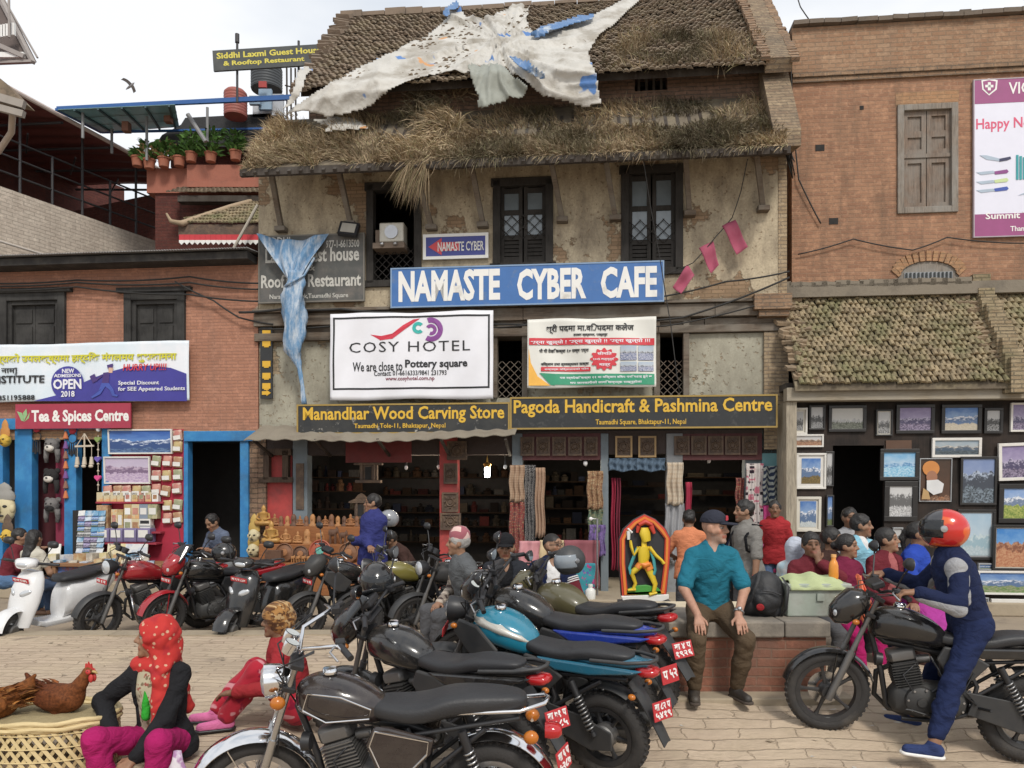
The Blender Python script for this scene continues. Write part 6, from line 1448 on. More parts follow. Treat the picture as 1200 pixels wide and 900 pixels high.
for k in range(10): 
	ZT[2] = (ZT[2][0], -.7); fig(343+k*6.2,2,.13,'animal',WC[2] if k<5 else WC[0],ORD[k]+' tiny carved elephant from the left along the lowest bench step','carved_elephant','row of tiny carved elephants')
mask(298,628,.10,[nm('mask_cream',(.55,.48,.3)),nm('mask_gold',(.45,.3,.08),.6)],'pale carved mask hanging on the brick pier, upper of two',-.15)
mask(297,645,.10,[nm('mask_cream',(.55,.48,.3)),nm('mask_gold',(.45,.3,.08),.6)],'pale carved mask on the brick pier, lower of two',-.17)
carton((285,655,312,668), -.6, .3, WC[1], 'dark carved wooden box under the two pale masks', None)
carton((310,645,329,664), -.85, .1, WC[3], 'dark carved head plaque in front of the gilt buddha', None)
# carved shrine, posts' panels
def shrine(x0, y0, x1, y1, v, label):
	a,b,c,d = fr(x0,y0,x1,y1,v); h = d-c; cx = (a+b)/2
	t = thing('carved_shrine', label, 'carving', (cx,v,c), FM)
	m = MB(); m.box(a,b,v-.05,v+.05,c,c+h*.1); m.box(a+.07,b-.07,v-.02,v+.06,c+h*.1,c+h*.62); m.box(a-.02,b+.02,v-.06,v+.05,c+h*.62,c+h*.68)
	m.prism([(a-.02,c+h*.68),(b+.02,c+h*.68),(b-.1,c+h*.8),(a+.1,c+h*.8)],v-.05,v+.05); m.prism([(a+.08,c+h*.8),(b-.08,c+h*.8),(cx+.04,c+h*.95),(cx,c+h),(cx-.04,c+h*.95)],v-.04,v+.04)
	for s in (a+.1,b-.13): m.box(s,s+.03,v-.05,v-.02,c+h*.1,c+h*.62)
	m.build('shrine_body', CARV, t, FM, bev=.005)
	m = MB(); m.box(cx-.05,cx+.05,v-.035,v-.021,c+h*.12,c+h*.55); m.build('niche_shade', DARK, t, FM)  # flat dark plate paints the shade of a hollow
shrine(417,532,447,566,.05,'carved wooden window shrine hanging above the man in the violet jacket')
shrine(411,578,436,608,.0,'carved wooden tableau standing behind the head of the man in the violet jacket')
def plaque(x0,y0,x1,y1,v,label,mat=CARV,edge=None,grp='carved panels around the shop posts'):
	a,b,c,d = fr(x0,y0,x1,y1,v); t = thing('carved_plaque', label, 'carving', ((a+b)/2,v,c), FM, grp)
	m = MB(); m.box(a,b,v,v+.03,c,d); m.build('board', mat, t, FM); e = min(.03,(b-a)*.14)
	m = MB()
	for q in ((a,b,d-e,d),(a,b,c,c+e),(a,a+e,c+e,d-e),(b-e,b,c+e,d-e)): m.box(q[0],q[1],v-.02,v-.002,q[2],q[3])
	m.build('edge', edge or CARV, t, FM)
	m = MB(); cx, cz, r = (a+b)/2, (c+d)/2, min(b-a,d-c)*.3
	m.lathe([(0,.02),(r*.4,.02),(r*.5,.005),(r*.8,.02),(r,.0)], 14, Matrix.Translation((cx,v,cz)) @ Matrix.Rotation(R(90),4,'X')); 
	for k in range(8): m.ball((cx+r*1.15*math.cos(k*.785),v-.005,cz+r*1.15*math.sin(k*.785)), r*.2, 6, 4)
	m.build('relief', mat, t, FM, smooth=60)
plaque(520,543,536,567,-.07,'square carved panel, highest on the red post'); plaque(518,577,537,600,-.07,'square carved panel in the middle of the red post'); plaque(516,601,540,621,-.09,'wide carved panel, lowest on the red post')
plaque(524,517,547,539,-.06,'round openwork carving above the red post')
for k in range(5): plaque(610+k*18.6,512,626+k*18.6,534,-.04,f'{["first","second","third","fourth","last"][k]} dark carved panel in the row over the brown shawls')
for k in range(5): plaque(790+k*19.8,511,808+k*19.8,533,-.04,f'{["first","second","third","fourth","last"][k]} dark carved panel in the row over the lit shawl shelves')
ED = nm('tan_edge', (.34,.22,.1), .6)
plaque(721,511,741,536,-.04,'carved panel with a tan frame, left of the pair over the blue valance',CARV,ED); plaque(748,511,769,536,-.04,'carved panel with a tan frame, right of the pair over the blue valance',CARV,ED)
for (x0,x1) in ((607,706),(786,893)):
	a,b,c,d = fr(x0,508,x1,539,-.02); MB().box(a,b,-.015,-.003,c,d).build('panel_rail', nm('maroon_wood', (.09,.025,.025), .7), MAIN, FM)
# hanging cloths
def pat(name, c1, c2, sc, kind='chk', c3=None):
	if name in MC: return MC[name]
	t = NT(name); v = flatv(t, t.obj())
	if kind == 'chk':
		x, z = t.n('SeparateXYZ',(v,)), t.n('SeparateXYZ',(v,),out=1)
		f = t.math('MULTIPLY', t.math('ADD', t.math('GREATER_THAN', t.math('SINE', t.math('MULTIPLY', x, sc)), .2), t.math('GREATER_THAN', t.math('SINE', t.math('MULTIPLY', z, sc)), .2)), .5)
	elif kind == 'flow':
		d = t.n('TexVoronoi', {'Vector': v, 'Scale': sc}); f = t.ramp(t.math('ADD', d, t.math('MULTIPLY', t.noise(v, sc*3, 3), .35)), [(.42, 1), (.5, 0)])
	elif kind == 'zig':
		x, z = t.n('SeparateXYZ',(v,)), t.n('SeparateXYZ',(v,),out=1)
		f = t.math('GREATER_THAN', t.math('SINE', t.math('MULTIPLY', t.math('ADD', z, t.math('PINGPONG', x, .08)), sc)), .0)
	else: f = t.ramp(t.noise(v, sc, 3, .6), [(.46, 0), (.54, 1)])
	c = t.mix(f, c1, c2)
	if c3: c = t.mix(t.ramp(t.noise(v, sc*.8, 2), [(.56, 0), (.6, 1)]), c, c3)
	MC[name] = t.set(col=c, rough=.9, spec=.1, sheen=.1, nrm=t.bump(t.noise(v, 120, 2), .2, .004))
	return MC[name]
def hangcloth(x0,y0,x1,y1,v,mat,label,grp='cloths hanging at the shawl shop',folds=3,name='hanging_cloth'):
	a,b,c,d = fr(x0,y0,x1,y1,v); m = MB()
	m.grid(lambda s,t: (a+(b-a)*s+.01*math.sin(t*9), v-.03*math.sin(s*folds*6.28)*(1-.35*t)-.01*math.sin(t*11+s*3), c+(d-c)*t+.015*math.sin(s*9)*(1-t)), 28, 12, .006)
	return m.build(name, mat, sp=FM, smooth=180, tag=(label,'cloth',grp))
hangcloth(597,545,614,588,-.12,pat('beige_weave',(.4,.29,.2),(.3,.19,.13),160),'beige woven rug hanging on the grey post, upper')
hangcloth(597,588,614,650,-.1,pat('red_weave',(.28,.06,.05),(.15,.06,.06),40,'noi',(.3,.2,.12)),'dark red patterned rug hanging below the beige rug')
hangcloth(614,545,627,640,.0,pat('black_vine',(.02,.02,.025),(.25,.24,.23),60,'noi'),'black cloth with a pale vine pattern beside the rugs')
hangcloth(627,548,638,630,-.03,pat('beige_plain',(.38,.26,.18),(.34,.22,.15),30,'noi'),'plain beige shawl beside the black vine cloth')
hangcloth(688,552,706,597,-.12,pat('brown_paisley',(.32,.2,.11),(.2,.1,.06),35,'noi',(.4,.3,.18)),'brown paisley shawl under the warm bulb')
hangcloth(689,597,706,624,-.1,pat('green_paisley',(.08,.13,.09),(.2,.2,.12),35,'noi'),'green patterned shawl below the brown paisley one')
hangcloth(690,615,709,652,-.14,pat('violet_cloth',(.2,.13,.32),(.12,.09,.2),20,'noi'),'violet shawl hanging lowest under the green one')
for k,x in enumerate((716,722)): hangcloth(x,560,x+5,668,.1,[nm('red_scarf',(.3,.02,.05),.85),nm('maroon_scarf',(.17,.02,.04),.85)][k],['red','maroon'][k]+' scarf hanging in the doorway behind the painted deity',folds=1.5)
hangcloth(781,542,800,592,-.12,pat('cream_weave',(.5,.43,.34),(.42,.33,.24),90),'cream woven scarf hanging on the grey post')
hangcloth(779,590,801,660,-.09,nm('grey_wool',(.27,.27,.28),.9),'grey wool shawl below the cream scarf')
hangcloth(803,565,810,650,.15,nm('red_scarf',(.3,.02,.05)),'red scarf deep in the lit shawl doorway',folds=1)
hangcloth(874,543,894,640,-.03,pat('floral_white',(.55,.50,.48),(.03,.02,.03),11,'flow',(.45,.15,.2)),'white cloth with big black and pink flowers')
hangcloth(894,546,925,592,-.06,pat('zigzag',(.30,.32,.30),(.03,.04,.07),70,'zig'),'black and white zigzag textile on the teal wall')
hangcloth(894,592,925,670,-.05,nm('hot_pink',(.55,.06,.22),.85),'hot pink cloth below the zigzag textile')
hangcloth(713,537,745,552,-.05,nm('denim_cloth',(.08,.12,.17),.9),'left half of the blue valance cloth over the shawl doorway',folds=4)
hangcloth(745,537,779,552,-.05,nm('denim_cloth',(.08,.12,.17)),'right half of the blue valance cloth over the shawl doorway',folds=4)
hangcloth(862,560,874,600,.1,pat('red_weave',(.28,.06,.05),(.15,.06,.06),40,'noi',(.3,.2,.12)),'small rust red rug beside the floral cloth')
hangcloth(608,634,632,672,-.4,nm('pink_counter_cloth',(.52,.24,.26),.85),'pink cloth over the counter, left of the cream one',folds=2)
hangcloth(632,633,660,672,-.4,nm('cream_counter_cloth',(.58,.45,.27),.85),'cream cloth over the counter behind the cropped hair man',folds=2)
hangcloth(660,633,702,690,-.4,nm('wine_counter_cloth',(.24,.075,.09),.85),'wine red cloth over the right end of the counter',folds=2)
t = thing('clothes_rail', 'thin grey metal rail standing by the wine red cloth', 'rail', (fl(700,690,-.5)[0],-.5,zF), FM)
m = MB(); p, q = fl(700,608,-.5), fl(700,698,-.5); m.tube([(p[0]-.1,-.5,p[1]),(p[0],-.5,p[1]),(q[0],-.5,q[1])], .016, 8); m.build('rail_tube', STEEL, t, FM)
m = MB(); m.ball((p[0]-.1,-.5,p[1]), .03); m.build('end_cap', WHITE, t, FM)
hangcloth(674,660,697,705,-.75,pat('circle_bag',(.05,.25,.3),(.10,.10,.3),13,'flow',(.4,.06,.2)),'blue and green bag with printed circles by the counter',None,1,'patterned_bag')
u, z = fl(692,703,-.9); t = thing('white_bottle', 'white plastic bottle standing on the ledge by the patterned bag', 'bottle', (u,-.9,z), FM)
m = MB(); m.lathe([(0,0),(.07,0),(.075,.03),(.075,.14),(.05,.17),(.03,.18),(.03,.2),(0,.2)], 16, Matrix.Translation((u,-.9,z))); m.build('bottle_body', nm('white_plastic',(.68,.68,.65),.4), t, FM, smooth=40)
m = MB(); m.lathe([(0,.2),(.035,.2),(.035,.235),(0,.235)], 12, Matrix.Translation((u,-.9,z))); m.build('cap', nm('white_plastic',(.68,.68,.65)), t, FM, smooth=40)
# painted deity on an upright board
Y = 9.0
p0, p1 = P(724,706,Y), P(786,602,Y); cx = (p0.x+p1.x)/2
DT = thing('deity_board', 'tall pointed black board painted with a dancing yellow deity in an orange border', 'painted board', (cx, Y, ZS))
def S2(px, py): q = P(px, py, Y); return (q.x, q.z)
def arch(i):   # outline shrunk by i photo pixels
	L = [(728+i,700-i),(725+i,660),(725+i,632),(730+i,620+i*.6),(742+i*.5,609+i*.8),(755,602+i),(768-i*.5,608+i*.8),(780-i,619+i*.6),(786-i,631),(785-i,660),(781-i,698-i)]
	return [S2(*q) for q in L]
def plate(name, mat, poly, d0, d1, sm=None): 
	m = MB(); m.prism(poly, Y-d1, Y-d0); return m.build(name, mat, DT, bev=.006)
plate('board', nm('deity_black', (.025,.025,.03), .5), arch(0), -.05, 0)
m = MB()
for i, j, d, k in ((1,3.2,.02,0),(3.2,6,.035,1),(6,7.2,.025,0)):
	A_, B_ = arch(i), arch(j); n = len(A_); m.mi = k
	for q in range(n):
		a, b, c, d_ = A_[q], A_[(q+1)%n], B_[(q+1)%n], B_[q]; m.prism([a,b,c,d_], Y-d, Y-.001)
m.build('painted_border', [nm('deity_red',(.5,.05,.03),.5), nm('deity_orange',(.65,.2,.03),.5)], DT)
plate('white_hem', nm('white_plastic',(.68,.68,.65)), [S2(727,698),(S2(783,696)),S2(783,701),S2(775,704),S2(760,704),S2(745,705),S2(730,704)], 0, .05)
plate('base', nm('stone_base',(.10,.095,.09),.9,dirt=(.05,.05,.05)), [S2(726,705),S2(786,704),S2(786,760),S2(726,760)], -.2, .06)
plate('green_mound', nm('deity_green',(.06,.28,.05),.5), [S2(733,697),S2(735,690),S2(745,686),S2(757,685),S2(770,688),S2(775,693),S2(774,696)], 0, .035)
DYEL = nm('deity_yellow', (.65,.47,.03), .5, bump=.1)
m = MB()
def limb(pts, rs): m.tube([Vector((S2(x,y)[0], Y-.045, S2(x,y)[1])) for x, y in pts], [r*1.45*Y/F for r in rs], 10, sq=.6)
limb([(754,640),(754,650),(753,660)], [6,6.5,5]); limb([(754,632),(754,640)], [2.5,3]); limb([(757,634),(755,624),(755,618)], [4.5,6,4])
limb([(748,641),(742,650),(739,640),(738,633)], [3,2.6,2.2,1.8]); limb([(760,641),(767,650),(774,656),(777,660)], [3,2.6,2.2,2.4])
limb([(751,661),(742,669),(740,672),(744,683),(741,690)], [4,4,3,2.4,2]); limb([(757,661),(762,672),(767,684),(765,694)], [4,3.6,2.6,2])
limb([(735,691),(744,690)], [1.5,2.4]); limb([(760,696),(769,694)], [2.4,1.6]); m.build('deity_figure', DYEL, DT, smooth=60)
m = MB(); limb([(748,659),(754,662),(760,660)], [4,5.5,4]); limb([(750,659),(746,665)], [4,4.5]); limb([(758,660),(761,667)], [4,4.5])
m.build('painted_shorts', nm('deity_orange',(.65,.2,.03)), DT, smooth=60)
m = MB(); limb([(748,615),(755,611),(763,615)], [2.5,4,2.5]); limb([(762,616),(766,625)], [3,1.5]); limb([(748,616),(746,624)], [2.5,1.5]); m.build('painted_crown', nm('deity_red',(.5,.05,.03)), DT, smooth=60)
m = MB(); limb([(746,642),(741,655),(737,665),(739,672)], [1.6,1.8,1.6,2]); limb([(761,642),(765,655),(767,668),(765,673)], [1.6,1.8,1.6,2]); m.build('painted_sash', nm('deity_teal',(.06,.30,.32),.5), DT, smooth=60)
m = MB(); limb([(736,622),(736,632)], [2.2,1.6]); limb([(735,619),(740,624)], [1.2,1.6]); m.build('raised_object', nm('white_plastic',(.68,.68,.65)), DT, smooth=60)
m = MB(); limb([(749,640),(754,652),(759,640)], [.8,.9,.8]); limb([(753,626),(754,626)], [1,1]); limb([(758,626),(759,626)], [1,1]); m.build('painted_beads', nm('deity_red',(.5,.05,.03)), DT, smooth=60)
# ------------------------------------------------------------------ low brick platform with its ledge
WL = thing('brick_platform', 'low worn brick platform with a grey stone ledge, under the turquoise shirt man', 'platform', (2.0, 7.2, 0))
yw = 6.25
xl, xr = P(782,760,yw).x, P(968,760,yw).x
zw = P(850,728,yw).z
m = MB(); m.box(xl, xr, yw, 7.0, -.05, zw-.13); m.build('brick_face', brick('platform_brick', (.30,.13,.085), (.24,.11,.075), (.27,.17,.12), rowh=.075, bw=.24, stain=(.15,.1,.08), amt=.7, plaster=(.5,.47,.43), pamt=.27, wob=.03), WL)
m = MB(); x = xl
while x < xr:
	w = min(.5+rr.random()*.5, xr+.03-x); m.box(x+.003, x+w-.003, yw-.03-rr.random()*.015, 7.0, zw-.128, zw-.004+rr.random()*.008); x += w
m.build('stone_ledge', nm('ledge_stone', (.20,.175,.145), .92, bump=.7, bsc=18, dirt=(.09,.08,.07), col2=(.29,.25,.2)), WL, bev=.015)
m = MB(); m.box(xl, xr+.15, yw-.22, yw-.001, -.2, .035); m.build('footing', KERB, WL, bev=.012)
m = MB(); a, b = P(785,712,6.9), P(912,705,6.9); m.box(xl, P(935,700,7.2).x, 7.0, 7.3, .0, zw+.006); m.build('cream_slab', nm('cream_slab', (.58,.50,.36), .85, dirt=(.35,.28,.2)), WL, bev=.01)
m = MB(); x = P(530,720,7.2).x; x9 = xl-.004
LG = thing('stone_ledge', 'long low stone ledge where the seated men rest, behind the parked motorbikes', 'ledge', ((x+x9)/2, 7.4, 0))
while x < x9:
	w = min(.6+rr.random()*.5, x9-x); m.box(x+.003, x+w-.003, 7.35-rr.random()*.015, 7.9, -.02, .37+rr.random()*.012); x += w
m.build('ledge_stone', nm('ledge_stone', (.20,.175,.145)), LG, bev=.015)
# grey tin box with a cloth, bottle and bag
a, b = P(911,722,6.7), P(984,680,6.7); y0, y1 = 6.45, 6.95
t = thing('tin_box', 'large pale grey green tin box standing at the end of the brick platform', 'box', ((a.x+b.x)/2, 6.7, zw))
TIN = nm('tin_paint', (.30,.34,.29), .6, dirt=(.18,.16,.12), col2=(.36,.38,.34), bump=.15)
m = MB(); m.box(a.x, b.x, y0, y1, zw+.002, b.z); m.build('box_body', TIN, t, bev=.012)
m = MB(); m.box(a.x-.01, b.x+.01, y0-.01, y0-.001, b.z-.05, b.z-.02); m.box((a.x+b.x)/2-.03,(a.x+b.x)/2+.03,y0-.02,y0-.002,b.z-.14,b.z-.08); m.build('rim_and_latch', TIN, t)
m = MB(); m.grid(lambda s,q: (a.x+.02+(b.x-a.x-.06)*s, y0-.03+.45*q, b.z+.012+.05*math.sin(s*3.1)*math.sin(q*3)+.02*math.sin(s*17+q*4)*math.sin(q*9)-(.06*(1-q*8) if q < .125 else 0)), 40, 24, .006)
m.build('green_cloth', nm('lime_cloth', (.40,.45,.24), .85, bump=.3, bsc=70), smooth=180, tag=('lime green cloth spread over the grey tin box','cloth'))
p = P(981,680,6.6); t = thing('juice_bottle', 'orange juice bottle standing at the edge of the tin box', 'bottle', (p.x, 6.6, b.z))
m = MB(); m.lathe([(0,0),(.035,0),(.04,.03),(.038,.12),(.03,.15),(.018,.17),(.018,.19),(0,.19)], 14, Matrix.Translation((p.x-.03,6.6,b.z+.02))); m.build('bottle_body', nm('orange_juice',(.7,.27,.04),.3), t, smooth=40)
m = MB(); m.lathe([(0,.19),(.022,.19),(.022,.215),(0,.215)], 12, Matrix.Translation((p.x-.03,6.6,b.z+.02))); m.build('cap', nm('orange_cap',(.75,.4,.15),.4), t, smooth=40)
m = MB(); m.grid(lambda s,q: (b.x+.03+.16*(s-.4)*(1.2-q)+.05, y0+.03-.07*math.sin(s*6)-.05*math.sin(q*4), b.z+.05-.36*(1-q)+.02*math.sin(s*9)), 16, 14, .006); m.build('orange_bag', nm('orange_plastic',(.75,.17,.08),.4,bump=.3), smooth=180, tag=('crumpled orange plastic bag hanging at the end of the tin box','bag'))
# ------------------------------------------------------------------ basket with two hens, near left
Y = 4.75
c0 = P(52,850,Y); rb = (P(135,850,Y).x - c0.x)
B = thing('bamboo_basket', 'large round openwork bamboo basket holding the hens', 'basket', (c0.x, Y, -.25))
BMB = nm('bamboo_strip', (.56,.44,.23), .6, sc=9, dirt=(.3,.2,.1), dlo=.55)
zt1_ = P(52,852,Y-rb*.62).z; BTZ = zt1_; zb_ = -.24
prof = lambda q: rb*(1.0-.06*q+.10*math.sin(q*2.2)*.6)
m = MB(); nn = 44
for s in (1,-1):
	for k in range(nn):
		pts = []
		for i in range(15):
			q = i/14; a = 2*math.pi*k/nn + s*q*.95; r = prof(q)+.006*s; pts.append((c0.x+r*math.cos(a), Y+r*math.sin(a)*.62, zt1_-.02+(zb_-zt1_)*q))
		for i in range(14):
			pa, pb = Vector(pts[i]), Vector(pts[i+1]); d = (pb-pa).normalized(); nrm = Vector((pa.x-c0.x, pa.y-Y, 0)).normalized(); w = d.cross(nrm)*.011
			m.add([pa-w, pa+w, pb+w, pb-w], [(0,1,2,3)])
for i in range(7):
	q = (i+.5)/7; r = prof(q); m.tube([(c0.x+r*math.cos(a), Y+r*math.sin(a)*.62, zt1_-.02+(zb_-zt1_)*q) for a in [2*math.pi*j/48 for j in range(49)]], .011, 4, sq=.4)
m.build('woven_side', BMB, B)
m = MB()
for k,(dz,dr) in enumerate(((0,0),(-.022,.012),(.01,.012),(-.03,-.004))):
	m.tube([(c0.x+(prof(0)+dr)*math.cos(a), Y+(prof(0)+dr)*math.sin(a)*.62, zt1_+dz+.006*math.sin(a*9+k)) for a in [2*math.pi*j/60 for j in range(61)]], .016, 6)
m.build('rim', BMB, B, smooth=60)
m = MB(); m.lathe([(0,.035),(rb*.5,.03),(rb*.97,.0)], 40, Matrix.Translation((c0.x,Y,zt1_-.01)), ell=(1,.6)); m.build('straw_floor', nm('basket_straw', (.3,.24,.13), .95, bump=1, bsc=30), B)
# ------------------------------------------------------------------ motorbikes
def dusty(name, col, rough=.28, coat=.6, metal=0):
	if name in MC: return MC[name]
	t = NT(name); v = t.obj(); nz_ = t.n('SeparateXYZ', (t.n('NewGeometry', out=1),), out=2)
	d = t.math('MULTIPLY', t.ramp(t.noise(v, 9, 6, .7), [(.4, .0), (.8, .16)]), t.math('MULTIPLY_ADD', nz_, .35, .65))
	c = t.mix(d, col, (.22,.185,.14))
	MC[name] = t.set(col=c, rough=t.math('MULTIPLY_ADD', d, .9, rough), coat=coat, metal=metal, spec=.5)
	return MC[name]
TYRE = nm('tyre_rubber', (.03,.028,.027), .85, bump=.5, bsc=70, col2=(.075,.065,.055), lo=.5, hi=.75)
TREAD = None
ALLOY = dusty('black_alloy', (.02,.02,.022), .45, .1); ALLOYG = dusty('grey_alloy', (.16,.16,.165), .4, .1)
ENG = nm('engine_metal', (.16,.155,.15), .5, .6, dirt=(.08,.065,.05), sc=9); ENGK = dusty('engine_black', (.03,.03,.03), .55, 0)
VINYL = nm('seat_vinyl', (.021,.021,.023), .5, var=.3, bump=.25, bsc=90, col2=(.05,.047,.043), lo=.55, hi=.8)
PLAS = dusty('dull_plastic', (.028,.029,.031), .5, .0)
AMBER = nm('amber_lens', (.42,.13,.015), .2); REDL = nm('red_lens', (.40,.012,.015), .15, coat=.5); LENS = nm('lamp_lens', (.5,.52,.54), .08, .3, spec=.9)
MIRR = nm('mirror_glass', (.55,.58,.6), .05, 1); PLATE = nm('plate_red', (.42,.025,.03), .5, dirt=(.3,.12,.1), dlo=.6); PLW = nm('plate_white', (.72,.70,.68), .5)
SPRING = nm('spring_steel', (.3,.3,.3), .35, .8)
KICK = nm('stainless', (.5,.5,.5), .25, .95, dirt=(.2,.17,.13))
AY = Matrix.Rotation(R(90), 4, 'X')
def build_wheel(bk, cx, Rw, tw, M, style, disc, mat):
	T = (M or I4) @ Matrix.Translation((cx, 0, Rw)) @ AY
	ri = Rw - tw*.95
	m = MB()
	m.lathe([(ri-.02,-tw*.36),(ri+.012,-tw*.42),(ri+.012,-tw*.36),(ri-.005,0),(ri+.012,tw*.36),(ri+.012,tw*.42),(ri-.02,tw*.36),(ri-.028,0),(ri-.02,-tw*.36)], 36, T)
	m.lathe([(0,-.06),(.05,-.06),(.06,-.03),(.06,.03),(.05,.06),(0,.06)], 16, T)
	if style == 'spoke':
		for k in range(32):
			a = 2*math.pi*k/32; b = a + (.35 if k % 2 else -.35); s = .035 if k % 4 < 2 else -.035
			p, q = T @ Vector((.055*math.cos(a), .055*math.sin(a), s)), T @ Vector(((ri-.02)*math.cos(b), (ri-.02)*math.sin(b), 0)); m.tube([p, q], .0022, 4, cap=False)
	else:
		n = style
		for k in range(n):
			a = 2*math.pi*k/n; o = m.M; m.M = T @ Matrix.Rotation(a, 4, 'Z')
			m.sweep([(.04,0,.018,.02,3),(.11,0,.013,.015,3),(ri-.06,0,.011,.014,3),(ri-.015,0,.02,.022,3)], 8, 3); m.M = o
	w = m.build('wheel', mat, bk, 'L', smooth=40)
	m = MB(); pr = []
	for k in range(15):
		a = -math.pi*.74 + 2*math.pi*.74*k/14; pr.append((Rw - tw*.5 + tw*.5*math.cos(a), tw*.5*math.sin(a)))
	m.lathe(pr, 48, T); 
	for k in range(44):                       # tread blocks
		a = 2*math.pi*k/44; o = m.M; m.M = T @ Matrix.Rotation(a, 4, 'Z')
		for s in (-1,1): m.obox((Rw-.002-.008, s*tw*.24, s*.0), (.012, .022, tw*.2), Matrix.Rotation(s*.5,3,'X')) if False else m.obox((Rw-.006, (.008 if s>0 else -.006), s*tw*.2), (.014, .02, tw*.22), Matrix.Rotation(s*.55,3,'X'))
		m.M = o
	m.build('tyre', TYRE, w, 'L', smooth=40)
	m = MB()
	if disc:
		m.lathe([(.065,.062),(.125,.062),(.125,.067),(.065,.067)], 28, T)
		for k in range(14): pass
		m.build('brake_disc', KICK, w, 'L', smooth=40)
	else:
		m.lathe([(0,-.075),(.07,-.075),(.085,-.06),(.085,.02),(0,.02)], 20, T); m.build('brake_drum', ENG, w, 'L', smooth=40)
def fender(m, cx, cz, Rf, a0, a1, hw, th=.006, drop=.35):
	def fn(s, t):
		a = R(a0+(a1-a0)*s); y = hw*(2*t-1); rr_ = Rf - drop*hw*abs(2*t-1)**2.2
		return (cx+rr_*math.cos(a), y, cz+rr_*math.sin(a))
	m.grid(fn, 24, 10, th)
def mirror(bk, base, top, ang, mat, round_=False):
	m = MB(); b, t = Vector(base), Vector(top); m.tube([b, b+(t-b)*.5+Vector((0,0,.02)), t], .006, 6)
	o = Matrix.Translation(t+Vector((0,0,.02))) @ Matrix.Rotation(R(ang), 4, 'Z')
	m.M = o
	if round_: m.lathe([(0,-.025),(.04,-.022),(.055,0),(.052,.004)], 20, Matrix.Rotation(R(-90),4,'Y'))
	else: m.sweep([(-.004,0,.066,.044,2.6),(.012,0,.064,.042,2.6),(.04,0,.03,.02,2.4)], 18, 2.6)
	w = m.build('mirror', mat, bk, 'L', smooth=50)
	m = MB(); m.M = o
	if round_: m.lathe([(0,.005),(.048,.005)], 20, Matrix.Rotation(R(-90),4,'Y'))
	else: m.sweep([(-.008,0,.058,.037,2.6),(-.005,0,.058,.037,2.6)], 18, 2.6)
	m.build('mirror_glass', MIRR, w, 'L')
def numplate(bk, c, tilt, rows, w=.17, h=.12, back=True, yaw=0):
	m = MB(); m.M = Matrix.Translation(c) @ Matrix.Rotation(R(-90 if back else 90) + R(yaw), 4, 'Z') @ Matrix.Rotation(R(tilt), 4, 'X')
	m.box(-w/2, w/2, -.004, .004, -h/2, h/2)
	p = m.build('number_plate', PLATE, bk, 'L', bev=.003)
	q = MB(); q.M = None; o = m.M
	for i, r in enumerate(rows):
		k = MB(); n = len(rows); k.text(r, (0, -.006, h*(.23-.46*i) if n == 2 else 0), w*.84, h*(.36 if n == 2 else .55), bold=.03, ext=.003); q.M = o; q.add(k.v, k.f)
	q.build('plate_lettering', PLW, p, 'L')
def spring_shock(bk, p, q, mat=SPRING, r=.028):
	p, q = Vector(p), Vector(q); m = MB(); m.tube([p, q], .012, 8); m.tube([p, p+(q-p)*.3], .024, 10); d = (q-p); m.tube([p+d*.93, q], .022, 10)
	s = m.build('shock', BLK, bk, 'L', smooth=40)
	m = MB(); x = d.normalized(); a = x.orthogonal().normalized(); b = x.cross(a); pts = []
	for k in range(91):
		w = k/90; an = w*9*2*math.pi; pts.append(p+d*(.28+.62*w)+(a*math.cos(an)+b*math.sin(an))*r)
	m.tube(pts, .0065, 5); m.build('spring', mat, s, 'L', smooth=180)
def finned(m, c, sx, sy, z0, z1, n, ang=0):
	o = m.M; m.M = (o or I4) @ Matrix.Translation(c) @ Matrix.Rotation(R(ang), 4, 'Y')
	m.box(-sx*.38, sx*.38, -sy*.38, sy*.38, z0, z1)
	for k in range(n):
		z = z0+(z1-z0)*(k+.5)/n; f = 1-.12*abs(k/(n-1)-.4); m.box(-sx*.5*f, sx*.5*f, -sy*.5*f, sy*.5*f, z-.003, z+.003)
	m.M = o
def place(x, y, head, lean=-7, wb=1.3, zoff=None):
	a = R(head); fx, fy = x+math.cos(a)*wb/2, y+math.sin(a)*wb/2; rx, ry = x-math.cos(a)*wb/2, y-math.sin(a)*wb/2
	g = (lambda X, Y_: ground_z(X, Y_)) if zoff is None else (lambda X, Y_: zoff)
	zf, zr = g(fx, fy), g(rx, ry)
	return Matrix.Translation((x, y, (zf+zr)/2)) @ Matrix.Rotation(a, 4, 'Z') @ Matrix.Rotation(-math.atan2(zf-zr, wb), 4, 'Y') @ Matrix.Rotation(R(lean), 4, 'X')
